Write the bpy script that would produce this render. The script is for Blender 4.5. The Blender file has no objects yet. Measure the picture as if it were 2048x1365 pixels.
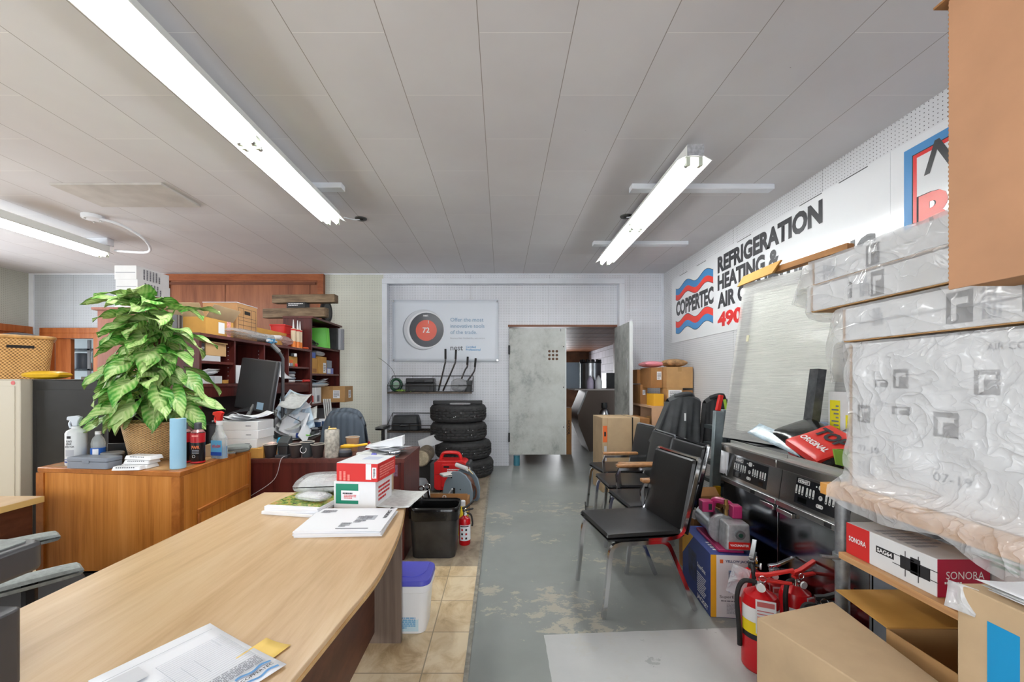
import bpy, bmesh, math, random
from mathutils import Vector, Matrix
RN = random.Random(11)
SC = bpy.context.scene
COL = SC.collection
PI = math.pi

# ---------------------------------------------------------------- camera
F, VX, VY, EYE = 820.0, 1003.0, 760.0, 1.35
cam_d = bpy.data.cameras.new('camera')
cam = bpy.data.objects.new('camera', cam_d)
COL.objects.link(cam)
cam.location = (0, 0, EYE)
cam.rotation_euler = (PI / 2, 0, 0)
cam_d.sensor_width = 36.0
cam_d.lens = 36.0 * F / 2048.0
cam_d.shift_x = (1024.0 - VX) / 2048.0
cam_d.shift_y = (VY - 682.5) / 2048.0
cam_d.clip_start = 0.02
SC.camera = cam

# ---------------------------------------------------------------- light and view
SC.view_settings.view_transform = 'Standard'
SC.view_settings.look = 'None'
SC.view_settings.gamma = 1.0
SC.view_settings.use_curve_mapping = False
SC.view_settings.exposure = 0.74
world = bpy.data.worlds.new('daylight')
SC.world = world
world.use_nodes = True
bg = world.node_tree.nodes['Background']
bg.inputs[0].default_value = (0.86, 0.93, 1.0, 1)
bg.inputs[1].default_value = 1.6
SC.cycles.use_denoising = True
SC.cycles.max_bounces = 8
SC.cycles.transparent_max_bounces = 16
SC.cycles.caustics_reflective = False
SC.cycles.caustics_refractive = False


def area(name, loc, rot, sx, sy, power, col=(1, 1, 1)):
    d = bpy.data.lights.new(name, 'AREA')
    d.shape = 'RECTANGLE'
    d.size, d.size_y, d.energy, d.color = sx, sy, power, col
    o = bpy.data.objects.new(name, d)
    o.location, o.rotation_euler = loc, rot
    COL.objects.link(o)
    return o


# daylight through the shop-front windows behind the photographer and through the back room's far window
area('daylight_front_window', (-4.35, -2.35, 1.65), (PI / 2, 0, 0), 5.0, 1.9, 45, (0.93, 0.96, 1.0))
area('daylight_front_door', (0.65, -2.35, 1.6), (PI / 2, 0, 0), 3.2, 2.2, 50, (0.93, 0.96, 1.0))
area('daylight_back_room', (1.4, 13.8, 1.3), (-PI / 2, 0, 0), 1.6, 1.4, 40, (0.95, 0.97, 1.0))
area('added_side_fill', (-7.15, 3.2, 1.65), (PI / 2 - 0.12, 0, -PI / 2), 3.9, 1.4, 80, (0.95, 0.97, 1.0))  # added fill from an unseen side window, evens out the far room
TUBE_POWER = 26.0


# ---------------------------------------------------------------- materials
def lin(c):
    out = []
    for x in c[:3]:
        x = x / 255.0
        out.append(x / 12.92 if x <= 0.04045 else ((x + 0.055) / 1.055) ** 2.4)
    return (out[0], out[1], out[2], 1.0)


class NT:
    def __init__(s, name):
        s.m = bpy.data.materials.new(name)
        s.m.use_nodes = True
        s.t = s.m.node_tree
        s.b = s.t.nodes['Principled BSDF']
        s.out = s.t.nodes['Material Output']

    def n(s, kind, **kw):
        nd = s.t.nodes.new('ShaderNode' + kind)
        for k, v in kw.items():
            setattr(nd, k, v)
        return nd

    def l(s, a, b):
        s.t.links.new(a, b)

    def val(s, sock, v):
        if hasattr(v, 'node'):
            s.l(v, sock)
        else:
            sock.default_value = v

    def math(s, op, a, b=0.0, c=None):
        nd = s.n('Math', operation=op)
        s.val(nd.inputs[0], a)
        s.val(nd.inputs[1], b)
        if c is not None:
            s.val(nd.inputs[2], c)
        return nd.outputs[0]

    def coords(s, scale=(1, 1, 1), which='Object', loc=(0, 0, 0), rot=(0, 0, 0)):
        tc = s.n('TexCoord')
        mp = s.n('Mapping')
        s.l(tc.outputs[which], mp.inputs[0])
        mp.inputs['Scale'].default_value = scale
        mp.inputs['Location'].default_value = loc
        mp.inputs['Rotation'].default_value = rot
        return mp.outputs[0]

    def noise(s, vec, scale, detail=4, rough=0.55, dist=0.0):
        nd = s.n('TexNoise')
        s.l(vec, nd.inputs['Vector'])
        nd.inputs['Scale'].default_value = scale
        nd.inputs['Detail'].default_value = detail
        nd.inputs['Roughness'].default_value = rough
        nd.inputs['Distortion'].default_value = dist
        return nd.outputs['Fac']

    def ramp(s, fac, stops):
        nd = s.n('ValToRGB')
        e = nd.color_ramp.elements
        while len(e) < len(stops):
            e.new(0.5)
        for i, (p, c) in enumerate(stops):
            e[i].position = p
            e[i].color = lin(c) if len(c) == 3 else c
        s.l(fac, nd.inputs[0])
        return nd.outputs[0]

    def mix(s, fac, a, b):
        nd = s.n('Mix', data_type='RGBA')
        s.val(nd.inputs[0], fac)
        s.val(nd.inputs[6], a)
        s.val(nd.inputs[7], b)
        return nd.outputs[2]

    def bump(s, h, strength=0.3, dist=0.01):
        nd = s.n('Bump')
        nd.inputs['Strength'].default_value = strength
        nd.inputs['Distance'].default_value = dist
        s.l(h, nd.inputs['Height'])
        s.l(nd.outputs[0], s.b.inputs['Normal'])

    def set(s, col=None, rough=0.5, metal=0.0, spec=0.5):
        if col is not None:
            s.val(s.b.inputs['Base Color'], lin(col) if isinstance(col, tuple) else col)
        s.val(s.b.inputs['Roughness'], rough)
        s.b.inputs['Metallic'].default_value = metal
        s.b.inputs['Specular IOR Level'].default_value = spec
        return s


MATS = {}


def mat(name, col, rough=0.5, metal=0.0, noise=None, bump=None, spec=0.5, coat=0.0, emit=0.0, trans=0.0, alpha=1.0):
    """plain painted / moulded surface, with optional mottling (scale, amount) and relief (scale, strength)"""
    if name in MATS:
        return MATS[name]
    k = NT(name)
    k.set(col, rough, metal, spec)
    if noise:
        v = k.coords()
        f = k.noise(v, noise[0])
        a = noise[1]
        lo = tuple(max(0, c * (1 - a)) for c in col)
        hi = tuple(min(255, c * (1 + a * 0.6)) for c in col)
        k.l(k.ramp(f, [(0.3, lo), (0.7, hi)]), k.b.inputs['Base Color'])
    if bump:
        k.bump(k.noise(k.coords(), bump[0]), bump[1], 0.004)
    k.b.inputs['Coat Weight'].default_value = coat
    if trans:
        k.b.inputs['Transmission Weight'].default_value = trans
    if alpha < 1:
        k.b.inputs['Alpha'].default_value = alpha
    if emit:
        k.b.inputs['Emission Color'].default_value = lin(col)
        k.b.inputs['Emission Strength'].default_value = emit
    MATS[name] = k.m
    return k.m


def wood(name, c1, c2, scale=(18, 18, 1.2), rough=0.42, spec=0.4, c3=None):
    if name in MATS:
        return MATS[name]
    k = NT(name)
    v = k.coords(scale)
    f = k.noise(v, 1.0, 6, 0.6, 0.6)
    v2 = k.coords(tuple(s * 6 for s in scale[:2]) + (scale[2] * 4,) if True else scale)
    f2 = k.noise(v2, 1.0, 3, 0.6)
    m = k.math('ADD', k.math('MULTIPLY', f, 0.72), k.math('MULTIPLY', f2, 0.28))
    st = [(0.34, c1), (0.62, c2)]
    if c3:
        st = [(0.30, c1), (0.48, c2), (0.64, c3)]
    k.set(k.ramp(m, st), rough, 0, spec)
    MATS[name] = k.m
    return k.m


def wrap_film(name, tint=(235, 238, 240), clear=0.72, scale=9.0, strength=0.9):
    """thin crumpled polythene: mostly see-through, with sharp sheen on its creases"""
    if name in MATS:
        return MATS[name]
    k = NT(name)
    warp = k.n('Mix', data_type='RGBA')
    warp.inputs[0].default_value = 0.12
    v = k.coords((1, 1, 1.2))
    nz_ = k.n('TexNoise')
    k.l(v, nz_.inputs['Vector'])
    nz_.inputs['Scale'].default_value = scale * 0.5
    k.l(v, warp.inputs[6])
    k.l(nz_.outputs['Color'], warp.inputs[7])
    hs = None
    for s_, w_ in ((scale * 0.55, 1.0), (scale * 1.5, 0.4), (scale * 4, 0.1)):
        r_ = k.math('ABSOLUTE', k.math('SUBTRACT', k.noise(warp.outputs[2], s_, 2, 0.4, 0.4), 0.5))
        d = k.math('MULTIPLY', k.math('SQRT', r_), -w_)
        hs = d if hs is None else k.math('ADD', hs, d)
    bp = k.n('Bump')
    bp.inputs['Strength'].default_value = strength
    bp.inputs['Distance'].default_value = 0.05
    k.l(hs, bp.inputs['Height'])
    k.set(tint, 0.10, 0, 0.9)
    k.l(bp.outputs[0], k.b.inputs['Normal'])
    tr = k.n('BsdfTransparent')
    mx = k.n('MixShader')
    mx.inputs[0].default_value = clear
    k.l(k.b.outputs[0], mx.inputs[1])
    k.l(tr.outputs[0], mx.inputs[2])
    k.l(mx.outputs[0], k.out.inputs[0])
    MATS[name] = k.m
    return k.m


# ---------------------------------------------------------------- mesh building
class B:
    def __init__(s):
        s.v, s.f, s.uv = [], [], None

    def add(s, vs, fs):
        k = len(s.v)
        s.v += [tuple(p) for p in vs]
        s.f += [tuple(i + k for i in q) for q in fs]
        return s

    def box(s, x0, x1, y0, y1, z0, z1):
        return s.add([(x0, y0, z0), (x1, y0, z0), (x1, y1, z0), (x0, y1, z0), (x0, y0, z1), (x1, y0, z1), (x1, y1, z1), (x0, y1, z1)],
                     [(3, 2, 1, 0), (4, 5, 6, 7), (0, 1, 5, 4), (1, 2, 6, 5), (2, 3, 7, 6), (3, 0, 4, 7)])

    def cbox(s, c, d, m=None):
        k = len(s.v)
        s.box(-d[0] / 2, d[0] / 2, -d[1] / 2, d[1] / 2, -d[2] / 2, d[2] / 2)
        for i in range(k, len(s.v)):
            p = Vector(s.v[i])
            if m is not None:
                p = m @ p
            s.v[i] = tuple(p + Vector(c))
        return s

    def prism(s, poly, z0, z1, top=None):
        """poly: counter-clockwise (x, y) list seen from above; top: another outline for the upper end"""
        n = len(poly)
        top = top or poly
        vs = [(p[0], p[1], z0) for p in poly] + [(p[0], p[1], z1) for p in top]
        fs = [tuple(range(n - 1, -1, -1)), tuple(range(n, 2 * n))]
        fs += [(i, (i + 1) % n, n + (i + 1) % n, n + i) for i in range(n)]
        return s.add(vs, fs)

    def extr(s, poly, o, u, w, t):
        """outline poly in the plane (u, w) at o, given thickness vector t"""
        o, u, w, t = Vector(o), Vector(u), Vector(w), Vector(t)
        n = len(poly)
        if u.cross(w).dot(t) < 0:
            poly = list(reversed(poly))
        vs = [o + u * a + w * b for a, b in poly] + [o + u * a + w * b + t for a, b in poly]
        fs = [tuple(range(n - 1, -1, -1)), tuple(range(n, 2 * n))]
        fs += [(i, (i + 1) % n, n + (i + 1) % n, n + i) for i in range(n)]
        return s.add(vs, fs)

    def sh(s, dx, dy=0, dz=0):
        s.v = [(p[0] + dx, p[1] + dy, p[2] + dz) for p in s.v]
        return s

    def quad(s, a, b, c, d):
        return s.add([a, b, c, d], [(0, 1, 2, 3)])

    def lathe(s, prof, n=24, c=(0, 0, 0), axis=None):
        vs, fs = [], []
        for r, z in prof:
            for i in range(n):
                t = 2 * PI * i / n
                vs.append(Vector((r * math.cos(t), r * math.sin(t), z)))
        for j in range(len(prof) - 1):
            for i in range(n):
                a, b = j * n + i, j * n + (i + 1) % n
                fs.append((a, b, b + n, a + n))
        fs.append(tuple(range(n - 1, -1, -1)))
        k = (len(prof) - 1) * n
        fs.append(tuple(range(k, k + n)))
        if axis is not None:
            q = Vector((0, 0, 1)).rotation_difference(Vector(axis)).to_matrix()
            vs = [q @ p for p in vs]
        c = Vector(c)
        return s.add([p + c for p in vs], fs)

    def cyl(s, a, b, r, r2=None, n=16):
        a, b = Vector(a), Vector(b)
        d = b - a
        return s.lathe([(r, 0), (r if r2 is None else r2, d.length)], n, a, d)

    def tube(s, pts, r, n=8, closed=False, twist=0.0, flat=1.0):
        pts = [Vector(p) for p in pts]
        m = len(pts)
        rings = []
        prev = None
        for i, p in enumerate(pts):
            if closed:
                t = pts[(i + 1) % m] - pts[i - 1]
            else:
                t = pts[min(i + 1, m - 1)] - pts[max(i - 1, 0)]
            t.normalize()
            if prev is None:
                up = Vector((0, 0, 1)) if abs(t.z) < 0.9 else Vector((0, 1, 0))
                a = t.cross(up).normalized()
            else:
                a = (prev - t * prev.dot(t)).normalized()
            prev = a
            b = t.cross(a)
            rr = r[i] if isinstance(r, (list, tuple)) else r
            rings.append([p + (a * math.cos(2 * PI * k / n + twist) + b * math.sin(2 * PI * k / n + twist) * flat) * rr for k in range(n)])
        vs = [q for g in rings for q in g]
        fs = []
        for j in range(m if closed else m - 1):
            for k in range(n):
                a0, b0 = j * n + k, j * n + (k + 1) % n
                a1, b1 = ((j + 1) % m) * n + k, ((j + 1) % m) * n + (k + 1) % n
                fs.append((a0, a1, b1, b0))
        if not closed:
            fs.append(tuple(range(n)))
            fs.append(tuple(range((m - 1) * n + n - 1, (m - 1) * n - 1, -1)))
        return s.add(vs, fs)

    def ball(s, c, r, n=14, sq=(1, 1, 1)):
        vs, fs = [], []
        m = n // 2
        for j in range(1, m):
            a = PI * j / m
            for i in range(n):
                t = 2 * PI * i / n
                vs.append((c[0] + r * sq[0] * math.sin(a) * math.cos(t), c[1] + r * sq[1] * math.sin(a) * math.sin(t), c[2] + r * sq[2] * math.cos(a)))
        for j in range(m - 2):
            for i in range(n):
                a, b = j * n + i, j * n + (i + 1) % n
                fs.append((a, a + n, b + n, b))
        k = len(vs)
        vs += [(c[0], c[1], c[2] + r * sq[2]), (c[0], c[1], c[2] - r * sq[2])]
        for i in range(n):
            fs.append((k, i, (i + 1) % n))
            fs.append((k + 1, (m - 2) * n + (i + 1) % n, (m - 2) * n + i))
        return s.add(vs, fs)

    def grid(s, fn, nu, nv, uv=False):
        k = len(s.v)
        for j in range(nv + 1):
            for i in range(nu + 1):
                s.v.append(tuple(fn(i / nu, j / nv)))
        for j in range(nv):
            for i in range(nu):
                a = k + j * (nu + 1) + i
                s.f.append((a, a + 1, a + nu + 2, a + nu + 1))
        if uv:
            if s.uv is None:
                s.uv = {}
            for j in range(nv + 1):
                for i in range(nu + 1):
                    s.uv[k + j * (nu + 1) + i] = (i / nu, j / nv)
        return s

    def pillow(s, sx, sy, sz, c=(0, 0, 0), n=10, p=4.0, puff=0.55, m=None):
        """stuffed flat cushion: edge seam half way up, both faces bulging"""
        c = Vector(c)
        for sg in (1, -1):
            def fn(u, v, sg=sg):
                a, b = 2 * u - 1, 2 * v - 1
                a2 = math.copysign(1 - (1 - abs(a)) ** 1.6, a)
                b2 = math.copysign(1 - (1 - abs(b)) ** 1.6, b)
                h = (max(0, 1 - abs(a2) ** p) * max(0, 1 - abs(b2) ** p)) ** 0.4
                q = Vector((a2 * sx / 2, b2 * sy / 2, sg * sz / 2 * (puff * h + (1 - puff) * (1 if max(abs(a2), abs(b2)) < 0.985 else 0.35))))
                if m is not None:
                    q = m @ q
                return q + c
            k = len(s.f)
            s.grid(fn, n, n)
            if sg < 0:
                s.f[k:] = [tuple(reversed(q)) for q in s.f[k:]]
        return s

    def mesh(s, name, smooth=None):
        me = bpy.data.meshes.new(name)
        me.from_pydata(s.v, [], s.f)
        if smooth is not None:
            me.polygons.foreach_set('use_smooth', [True] * len(me.polygons))
            me.update()
            me.set_sharp_from_angle(angle=math.radians(smooth))
        if s.uv:
            ul = me.uv_layers.new(name='leafmap')
            for lp in me.loops:
                ul.data[lp.index].uv = s.uv.get(lp.vertex_index, (0, 0))
        me.update()
        return me


def obj(name, mb, m, parent=None, smooth=35, bevel=0, seg=2, subsurf=0, solid=0):
    me = mb if isinstance(mb, bpy.types.Mesh) else mb.mesh(name, smooth)
    if m is not None and not me.materials:
        me.materials.append(m)
    o = bpy.data.objects.new(name, me)
    COL.objects.link(o)
    if parent is not None:
        o.parent = parent
    if solid:
        md = o.modifiers.new('thickness', 'SOLIDIFY')
        md.thickness = solid
        md.offset = 0
    if bevel:
        md = o.modifiers.new('edges', 'BEVEL')
        md.width, md.segments, md.limit_method, md.angle_limit = bevel, seg, 'ANGLE', math.radians(40)
        md.harden_normals = False
    if subsurf:
        md = o.modifiers.new('round', 'SUBSURF')
        md.levels = md.render_levels = subsurf
    return o


def tag(o, label, cat, group=None, loc=None, rz=None):
    o['label'], o['category'] = label, cat
    if group:
        o['group'] = group
    if loc is not None:
        o.location = loc
    if rz is not None:
        o.rotation_euler = (0, 0, rz)
    return o


def thing(name, label, cat, loc=(0, 0, 0), rz=0.0, group=None):
    o = bpy.data.objects.new(name, None)
    o.empty_display_size = 0.05
    COL.objects.link(o)
    return tag(o, label, cat, group, loc, rz)


def solo(name, mb, m, label, cat, loc=(0, 0, 0), rz=0.0, group=None, **kw):
    return tag(obj(name, mb, m, None, **kw), label, cat, group, loc, rz)


def struct(name, mb, m, parent=None, **kw):
    o = obj(name, mb, m, parent, **kw)
    o['kind'] = 'structure'
    return o


def dup(root, loc, rz=None, label=None, group=None):
    r = root.copy()
    COL.objects.link(r)
    r.location = loc
    if rz is not None:
        r.rotation_euler = (0, 0, rz)
    if label:
        r['label'] = label
    if group:
        r['group'] = group
    for ch in list(root.children):
        c = ch.copy()
        COL.objects.link(c)
        c.parent = r
        for g in ch.children:
            d = g.copy()
            COL.objects.link(d)
            d.parent = c
    return r


def at(px, py, Y):
    return Vector(((px - VX) * Y / F, Y, EYE - (py - VY) * Y / F))


# ---------------------------------------------------------------- flat print on faces
def text(body, m, parent, loc, xd, yd, w=None, h=None, bold=0.0, name='lettering', shear=0.0, gap=0.0006, spacing=1.0, align='C'):
    cu = bpy.data.curves.new('lettering', 'FONT')
    cu.body = body
    cu.size = 1.0
    cu.offset = bold
    cu.shear = shear
    cu.space_character = spacing
    cu.resolution_u = 3
    cu.fill_mode = 'FRONT'
    tmp = bpy.data.objects.new('lettering', cu)
    COL.objects.link(tmp)
    dg = bpy.context.evaluated_depsgraph_get()
    dg.update()
    me = bpy.data.meshes.new_from_object(tmp.evaluated_get(dg))
    bpy.data.objects.remove(tmp)
    bpy.data.curves.remove(cu)
    xs = [v.co.x for v in me.vertices]
    ys = [v.co.y for v in me.vertices]
    x0, x1, y0, y1 = min(xs), max(xs), min(ys), max(ys)
    sx = w / (x1 - x0) if w else None
    sy = h / (y1 - y0) if h else None
    sx = sx or sy
    sy = sy or sx
    xd, yd, loc = Vector(xd).normalized(), Vector(yd).normalized(), Vector(loc)
    nn = xd.cross(yd)
    cx = {'C': (x0 + x1) / 2, 'L': x0}[align]
    for v in me.vertices:
        v.co = loc + xd * (v.co.x - cx) * sx + yd * (v.co.y - (y0 + y1) / 2) * sy + nn * gap
    me.materials.clear()
    me.update()
    return obj(name, me, m, parent)


SIDES = {'front': ((1, 0, 0), (0, 0, 1), (0, -1, 0)), 'back': ((-1, 0, 0), (0, 0, 1), (0, 1, 0)),
         'left': ((0, -1, 0), (0, 0, 1), (-1, 0, 0)), 'right': ((0, 1, 0), (0, 0, 1), (1, 0, 0)),
         'top': ((1, 0, 0), (0, 1, 0), (0, 0, 1))}


def face(size, side, u, v):
    """point on a side of a box standing on z = 0; u, v from -0.5 to 0.5 across and up the face"""
    xd, yd, nn = (Vector(a) for a in SIDES[side])
    sz = Vector(size)
    c = Vector((0, 0, size[2] / 2)) + Vector([nn[i] * sz[i] / 2 for i in range(3)])
    ex = sum(abs(xd[i]) * sz[i] for i in range(3))
    ey = sum(abs(yd[i]) * sz[i] for i in range(3))
    return c + xd * u * ex + yd * v * ey, xd, yd, nn, ex, ey


def decal(parent, size, side, u, v, w, h, m, name='label', th=0.0007, rot=0.0):
    c, xd, yd, nn, ex, ey = face(size, side, u, v)
    w, h = w * ex, h * ey
    if rot:
        xd, yd = xd * math.cos(rot) + yd * math.sin(rot), yd * math.cos(rot) - xd * math.sin(rot)
    b = B().extr([(-w / 2, -h / 2), (w / 2, -h / 2), (w / 2, h / 2), (-w / 2, h / 2)], c, xd, yd, nn * th)
    return obj(name, b, m, parent)


def ftext(parent, size, side, u, v, body, m, w=None, h=None, gap=0.0012, vert=0, **kw):
    """vert: 1 reads upwards, -1 reads downwards"""
    c, xd, yd, nn, ex, ey = face(size, side, u, v)
    if vert == 1:
        xd, yd = yd, -xd
        ex, ey = ey, ex
    elif vert == -1:
        xd, yd = -yd, xd
        ex, ey = ey, ex
    return text(body, m, parent, c, xd, yd, w * ex if w else None, h * ey if h else None, gap=gap, **kw)


def smallprint(parent, size, side, u, v, w, h, rows, m, gap=0.0012, seed=1, vert=False, name='small_print'):
    """rows of print too small to read"""
    rr = random.Random(seed)
    c, xd, yd, nn, ex, ey = face(size, side, u, v)
    w, h = w * ex, h * ey
    if vert:
        xd, yd, w, h = yd, -xd, h, w
    b = B()
    for i in range(rows):
        yy = h / 2 - h * (i + 0.5) / rows
        t = h / rows * 0.27
        x = -w / 2
        end = w / 2 * (1 if i < rows - 1 else 0.3)
        while x < end - w * 0.02:
            l = w * rr.uniform(0.05, 0.2)
            l = min(l, end - x)
            b.extr([(x, yy - t), (x + l, yy - t), (x + l, yy + t), (x, yy + t)], c + nn * gap, xd, yd, nn * 0.0002)
            x += l + w * 0.02
    return obj(name, b, m, parent)


def arc(c, r, a0, a1, n, ax='xz'):
    out = []
    for i in range(n + 1):
        t = a0 + (a1 - a0) * i / n
        p, q = r * math.cos(t), r * math.sin(t)
        out.append({'xz': (c[0] + p, c[1], c[2] + q), 'yz': (c[0], c[1] + p, c[2] + q), 'xy': (c[0] + p, c[1] + q, c[2])}[ax])
    return out


def rrect(w, d, r, n=4, cx=0, cy=0):
    """rounded rectangle outline, counter-clockwise"""
    out = []
    for sx, sy, a in ((1, 1, 0), (-1, 1, 1), (-1, -1, 2), (1, -1, 3)):
        for i in range(n + 1):
            t = (a + i / n) * PI / 2
            out.append((cx + sx * (w / 2 - r) + r * math.cos(t), cy + sy * (d / 2 - r) + r * math.sin(t)))
    return out


def bez(pts, n=16):
    """smooth curve through points (Catmull-Rom)"""
    pts = [Vector(p) for p in pts]
    out = []
    m = len(pts)
    for i in range(m - 1):
        p0, p1, p2, p3 = pts[max(i - 1, 0)], pts[i], pts[i + 1], pts[min(i + 2, m - 1)]
        k = max(2, n // (m - 1))
        for j in range(k):
            t = j / k
            out.append(0.5 * ((2 * p1) + (p2 - p0) * t + (2 * p0 - 5 * p1 + 4 * p2 - p3) * t * t + (3 * p1 - p0 - 3 * p2 + p3) * t ** 3))
    out.append(pts[-1])
    return out


# ================================================================ materials of the room
def peg_mat(name, col, axes, hole=(70, 72, 74), origin=(0, 0)):
    k = NT(name)
    tc = k.n('TexCoord')
    sp = k.n('SeparateXYZ')
    k.l(tc.outputs['Object'], sp.inputs[0])
    d = []
    for i, a in enumerate(axes):
        s = k.math('ADD', sp.outputs[a], 20.0 + origin[i])
        fr = k.math('FRACT', k.math('DIVIDE', s, 0.0254))
        e = k.math('SUBTRACT', fr, 0.5)
        d.append(k.math('MULTIPLY', e, e))
    dist = k.math('SQRT', k.math('ADD', d[0], d[1]))
    dot = k.math('LESS_THAN', dist, 0.125)
    sm = []
    for i, (a, w) in enumerate(zip(axes, (1.22, 2.3))):
        s = k.math('ADD', sp.outputs[a], 20.0 + origin[i])
        fr = k.math('FRACT', k.math('DIVIDE', s, w))
        sm.append(k.math('LESS_THAN', fr, 0.0035 / w))
    seam = k.math('MULTIPLY', k.math('MAXIMUM', sm[0], sm[1]), 0.6)
    f = k.noise(k.coords(), 1.3, 5, 0.6)
    base = k.ramp(f, [(0.3, tuple(c * 0.95 for c in col)), (0.7, col)])
    k.set(k.mix(k.math('MAXIMUM', dot, seam), base, lin(hole)), 0.55)
    MATS[name] = k.m
    return k.m


def ceiling_mat():
    k = NT('ceiling_tiles')
    tc = k.n('TexCoord')
    sp = k.n('SeparateXYZ')
    k.l(tc.outputs['Object'], sp.inputs[0])
    cb = k.n('CombineXYZ')
    k.l(k.math('ADD', sp.outputs[1], 0.202 + 8.5), cb.inputs[0])
    k.l(k.math('ADD', sp.outputs[0], 0.107 + 8.8), cb.inputs[1])
    br = k.n('TexBrick')
    k.l(cb.outputs[0], br.inputs[0])
    br.offset, br.offset_frequency = 0.5, 2
    br.inputs['Color1'].default_value = lin((220, 220, 222))
    br.inputs['Color2'].default_value = lin((214, 214, 217))
    br.inputs['Mortar'].default_value = lin((128, 124, 120))
    br.inputs['Scale'].default_value = 1.0
    br.inputs['Mortar Size'].default_value = 0.0022
    br.inputs['Mortar Smooth'].default_value = 0.1
    br.inputs['Bias'].default_value = 0.0
    br.inputs['Brick Width'].default_value = 0.85
    br.inputs['Row Height'].default_value = 0.44
    fr = k.math('FRACT', k.math('DIVIDE', k.math('ADD', sp.outputs[0], 0.107 + 8.8), 0.44))
    lng = k.math('GREATER_THAN', k.math('ABSOLUTE', k.math('SUBTRACT', fr, 0.5)), 0.493)
    k.l(k.mix(lng, lin((236, 236, 236)), lin((152, 148, 144))), br.inputs['Mortar'])  # cross seams painted near white as a highlight
    f = k.noise(k.coords(), 0.9, 4, 0.6)
    sp2 = k.noise(k.coords(), 26, 2, 0.7)
    stain = k.ramp(f, [(0.3, (243, 240, 240)), (0.7, (255, 255, 255))])
    mx = k.n('Mix', data_type='RGBA', blend_type='MULTIPLY')
    mx.inputs[0].default_value = 1.0
    k.l(br.outputs[0], mx.inputs[6])
    k.l(stain, mx.inputs[7])
    speck = k.math('GREATER_THAN', sp2, 0.80)
    k.set(k.mix(speck, mx.outputs[2], lin((120, 115, 110))), 0.7)
    k.bump(br.outputs[1], -0.5, 0.004)
    return k.m


def concrete_mat():
    k = NT('painted_concrete')
    v = k.coords()
    tc = k.n('TexCoord')
    sp = k.n('SeparateXYZ')
    k.l(tc.outputs['Object'], sp.inputs[0])
    big = k.noise(v, 1.1, 5, 0.6)
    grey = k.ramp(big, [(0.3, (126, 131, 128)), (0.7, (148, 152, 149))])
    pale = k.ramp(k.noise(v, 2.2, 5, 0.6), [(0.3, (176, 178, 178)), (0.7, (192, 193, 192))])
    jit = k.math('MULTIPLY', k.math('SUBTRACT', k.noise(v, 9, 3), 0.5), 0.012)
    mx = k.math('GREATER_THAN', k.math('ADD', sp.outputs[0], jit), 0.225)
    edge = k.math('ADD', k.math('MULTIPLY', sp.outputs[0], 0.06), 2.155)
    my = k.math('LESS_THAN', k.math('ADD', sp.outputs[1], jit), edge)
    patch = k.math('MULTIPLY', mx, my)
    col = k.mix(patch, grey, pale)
    # paint scuffed through to the bare cement, mostly along the walkway
    n1 = k.noise(k.coords((1.0, 1.5, 1)), 8.0, 12, 0.76, 0.3)
    n2 = k.noise(k.coords((1, 1, 1), loc=(1.7, 0.4, 0)), 1.6, 2, 0.5)
    wear = k.math('GREATER_THAN', k.math('ADD', n1, k.math('MULTIPLY', k.math('SUBTRACT', n2, 0.5), 0.75)), 0.628)
    near = k.math('LESS_THAN', sp.outputs[1], 4.6)
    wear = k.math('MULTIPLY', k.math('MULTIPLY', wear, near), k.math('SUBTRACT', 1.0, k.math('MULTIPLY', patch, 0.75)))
    col = k.mix(k.math('MULTIPLY', wear, 0.7), col, lin((182, 174, 156)))
    dk = k.math('GREATER_THAN', k.noise(k.coords((1, 1, 1), loc=(3, 5, 0)), 5.5, 6, 0.7), 0.66)
    col = k.mix(k.math('MULTIPLY', dk, 0.35), col, lin((92, 95, 94)))
    k.set(col, 0.42)
    k.bump(n1, 0.05, 0.01)
    return k.m


def vinyl_mat():
    k = NT('stone_vinyl_tiles')
    tc = k.n('TexCoord')
    sp = k.n('SeparateXYZ')
    k.l(tc.outputs['Object'], sp.inputs[0])
    br = k.n('TexBrick')
    k.l(k.coords((1, 1, 1), loc=(9.075, 3.35, 0)), br.inputs[0])
    br.offset = 0.0
    br.inputs['Color1'].default_value = (0, 0, 0, 1)
    br.inputs['Color2'].default_value = (1, 1, 1, 1)
    br.inputs['Mortar'].default_value = (0.5, 0.5, 0.5, 1)
    br.inputs['Scale'].default_value = 1.0
    br.inputs['Mortar Size'].default_value = 0.003
    br.inputs['Brick Width'].default_value = 0.335
    br.inputs['Row Height'].default_value = 0.3075
    cl = k.noise(k.coords((1.6, 1, 1)), 4.5, 7, 0.65, 0.9)
    m = k.math('ADD', k.math('MULTIPLY', br.outputs[0], 0.14), cl)
    tan = k.ramp(m, [(0.36, (172, 146, 108)), (0.5, (204, 180, 142)), (0.66, (222, 204, 172))])
    grey = k.ramp(m, [(0.36, (112, 100, 84)), (0.5, (146, 132, 112)), (0.66, (168, 154, 134))])
    far = k.math('GREATER_THAN', sp.outputs[1], 2.956)
    col = k.mix(far, tan, grey)
    col = k.mix(br.outputs[1], col, lin((150, 134, 108)))
    k.set(col, 0.38)
    k.bump(br.outputs[1], -0.25, 0.003)
    return k.m


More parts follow.
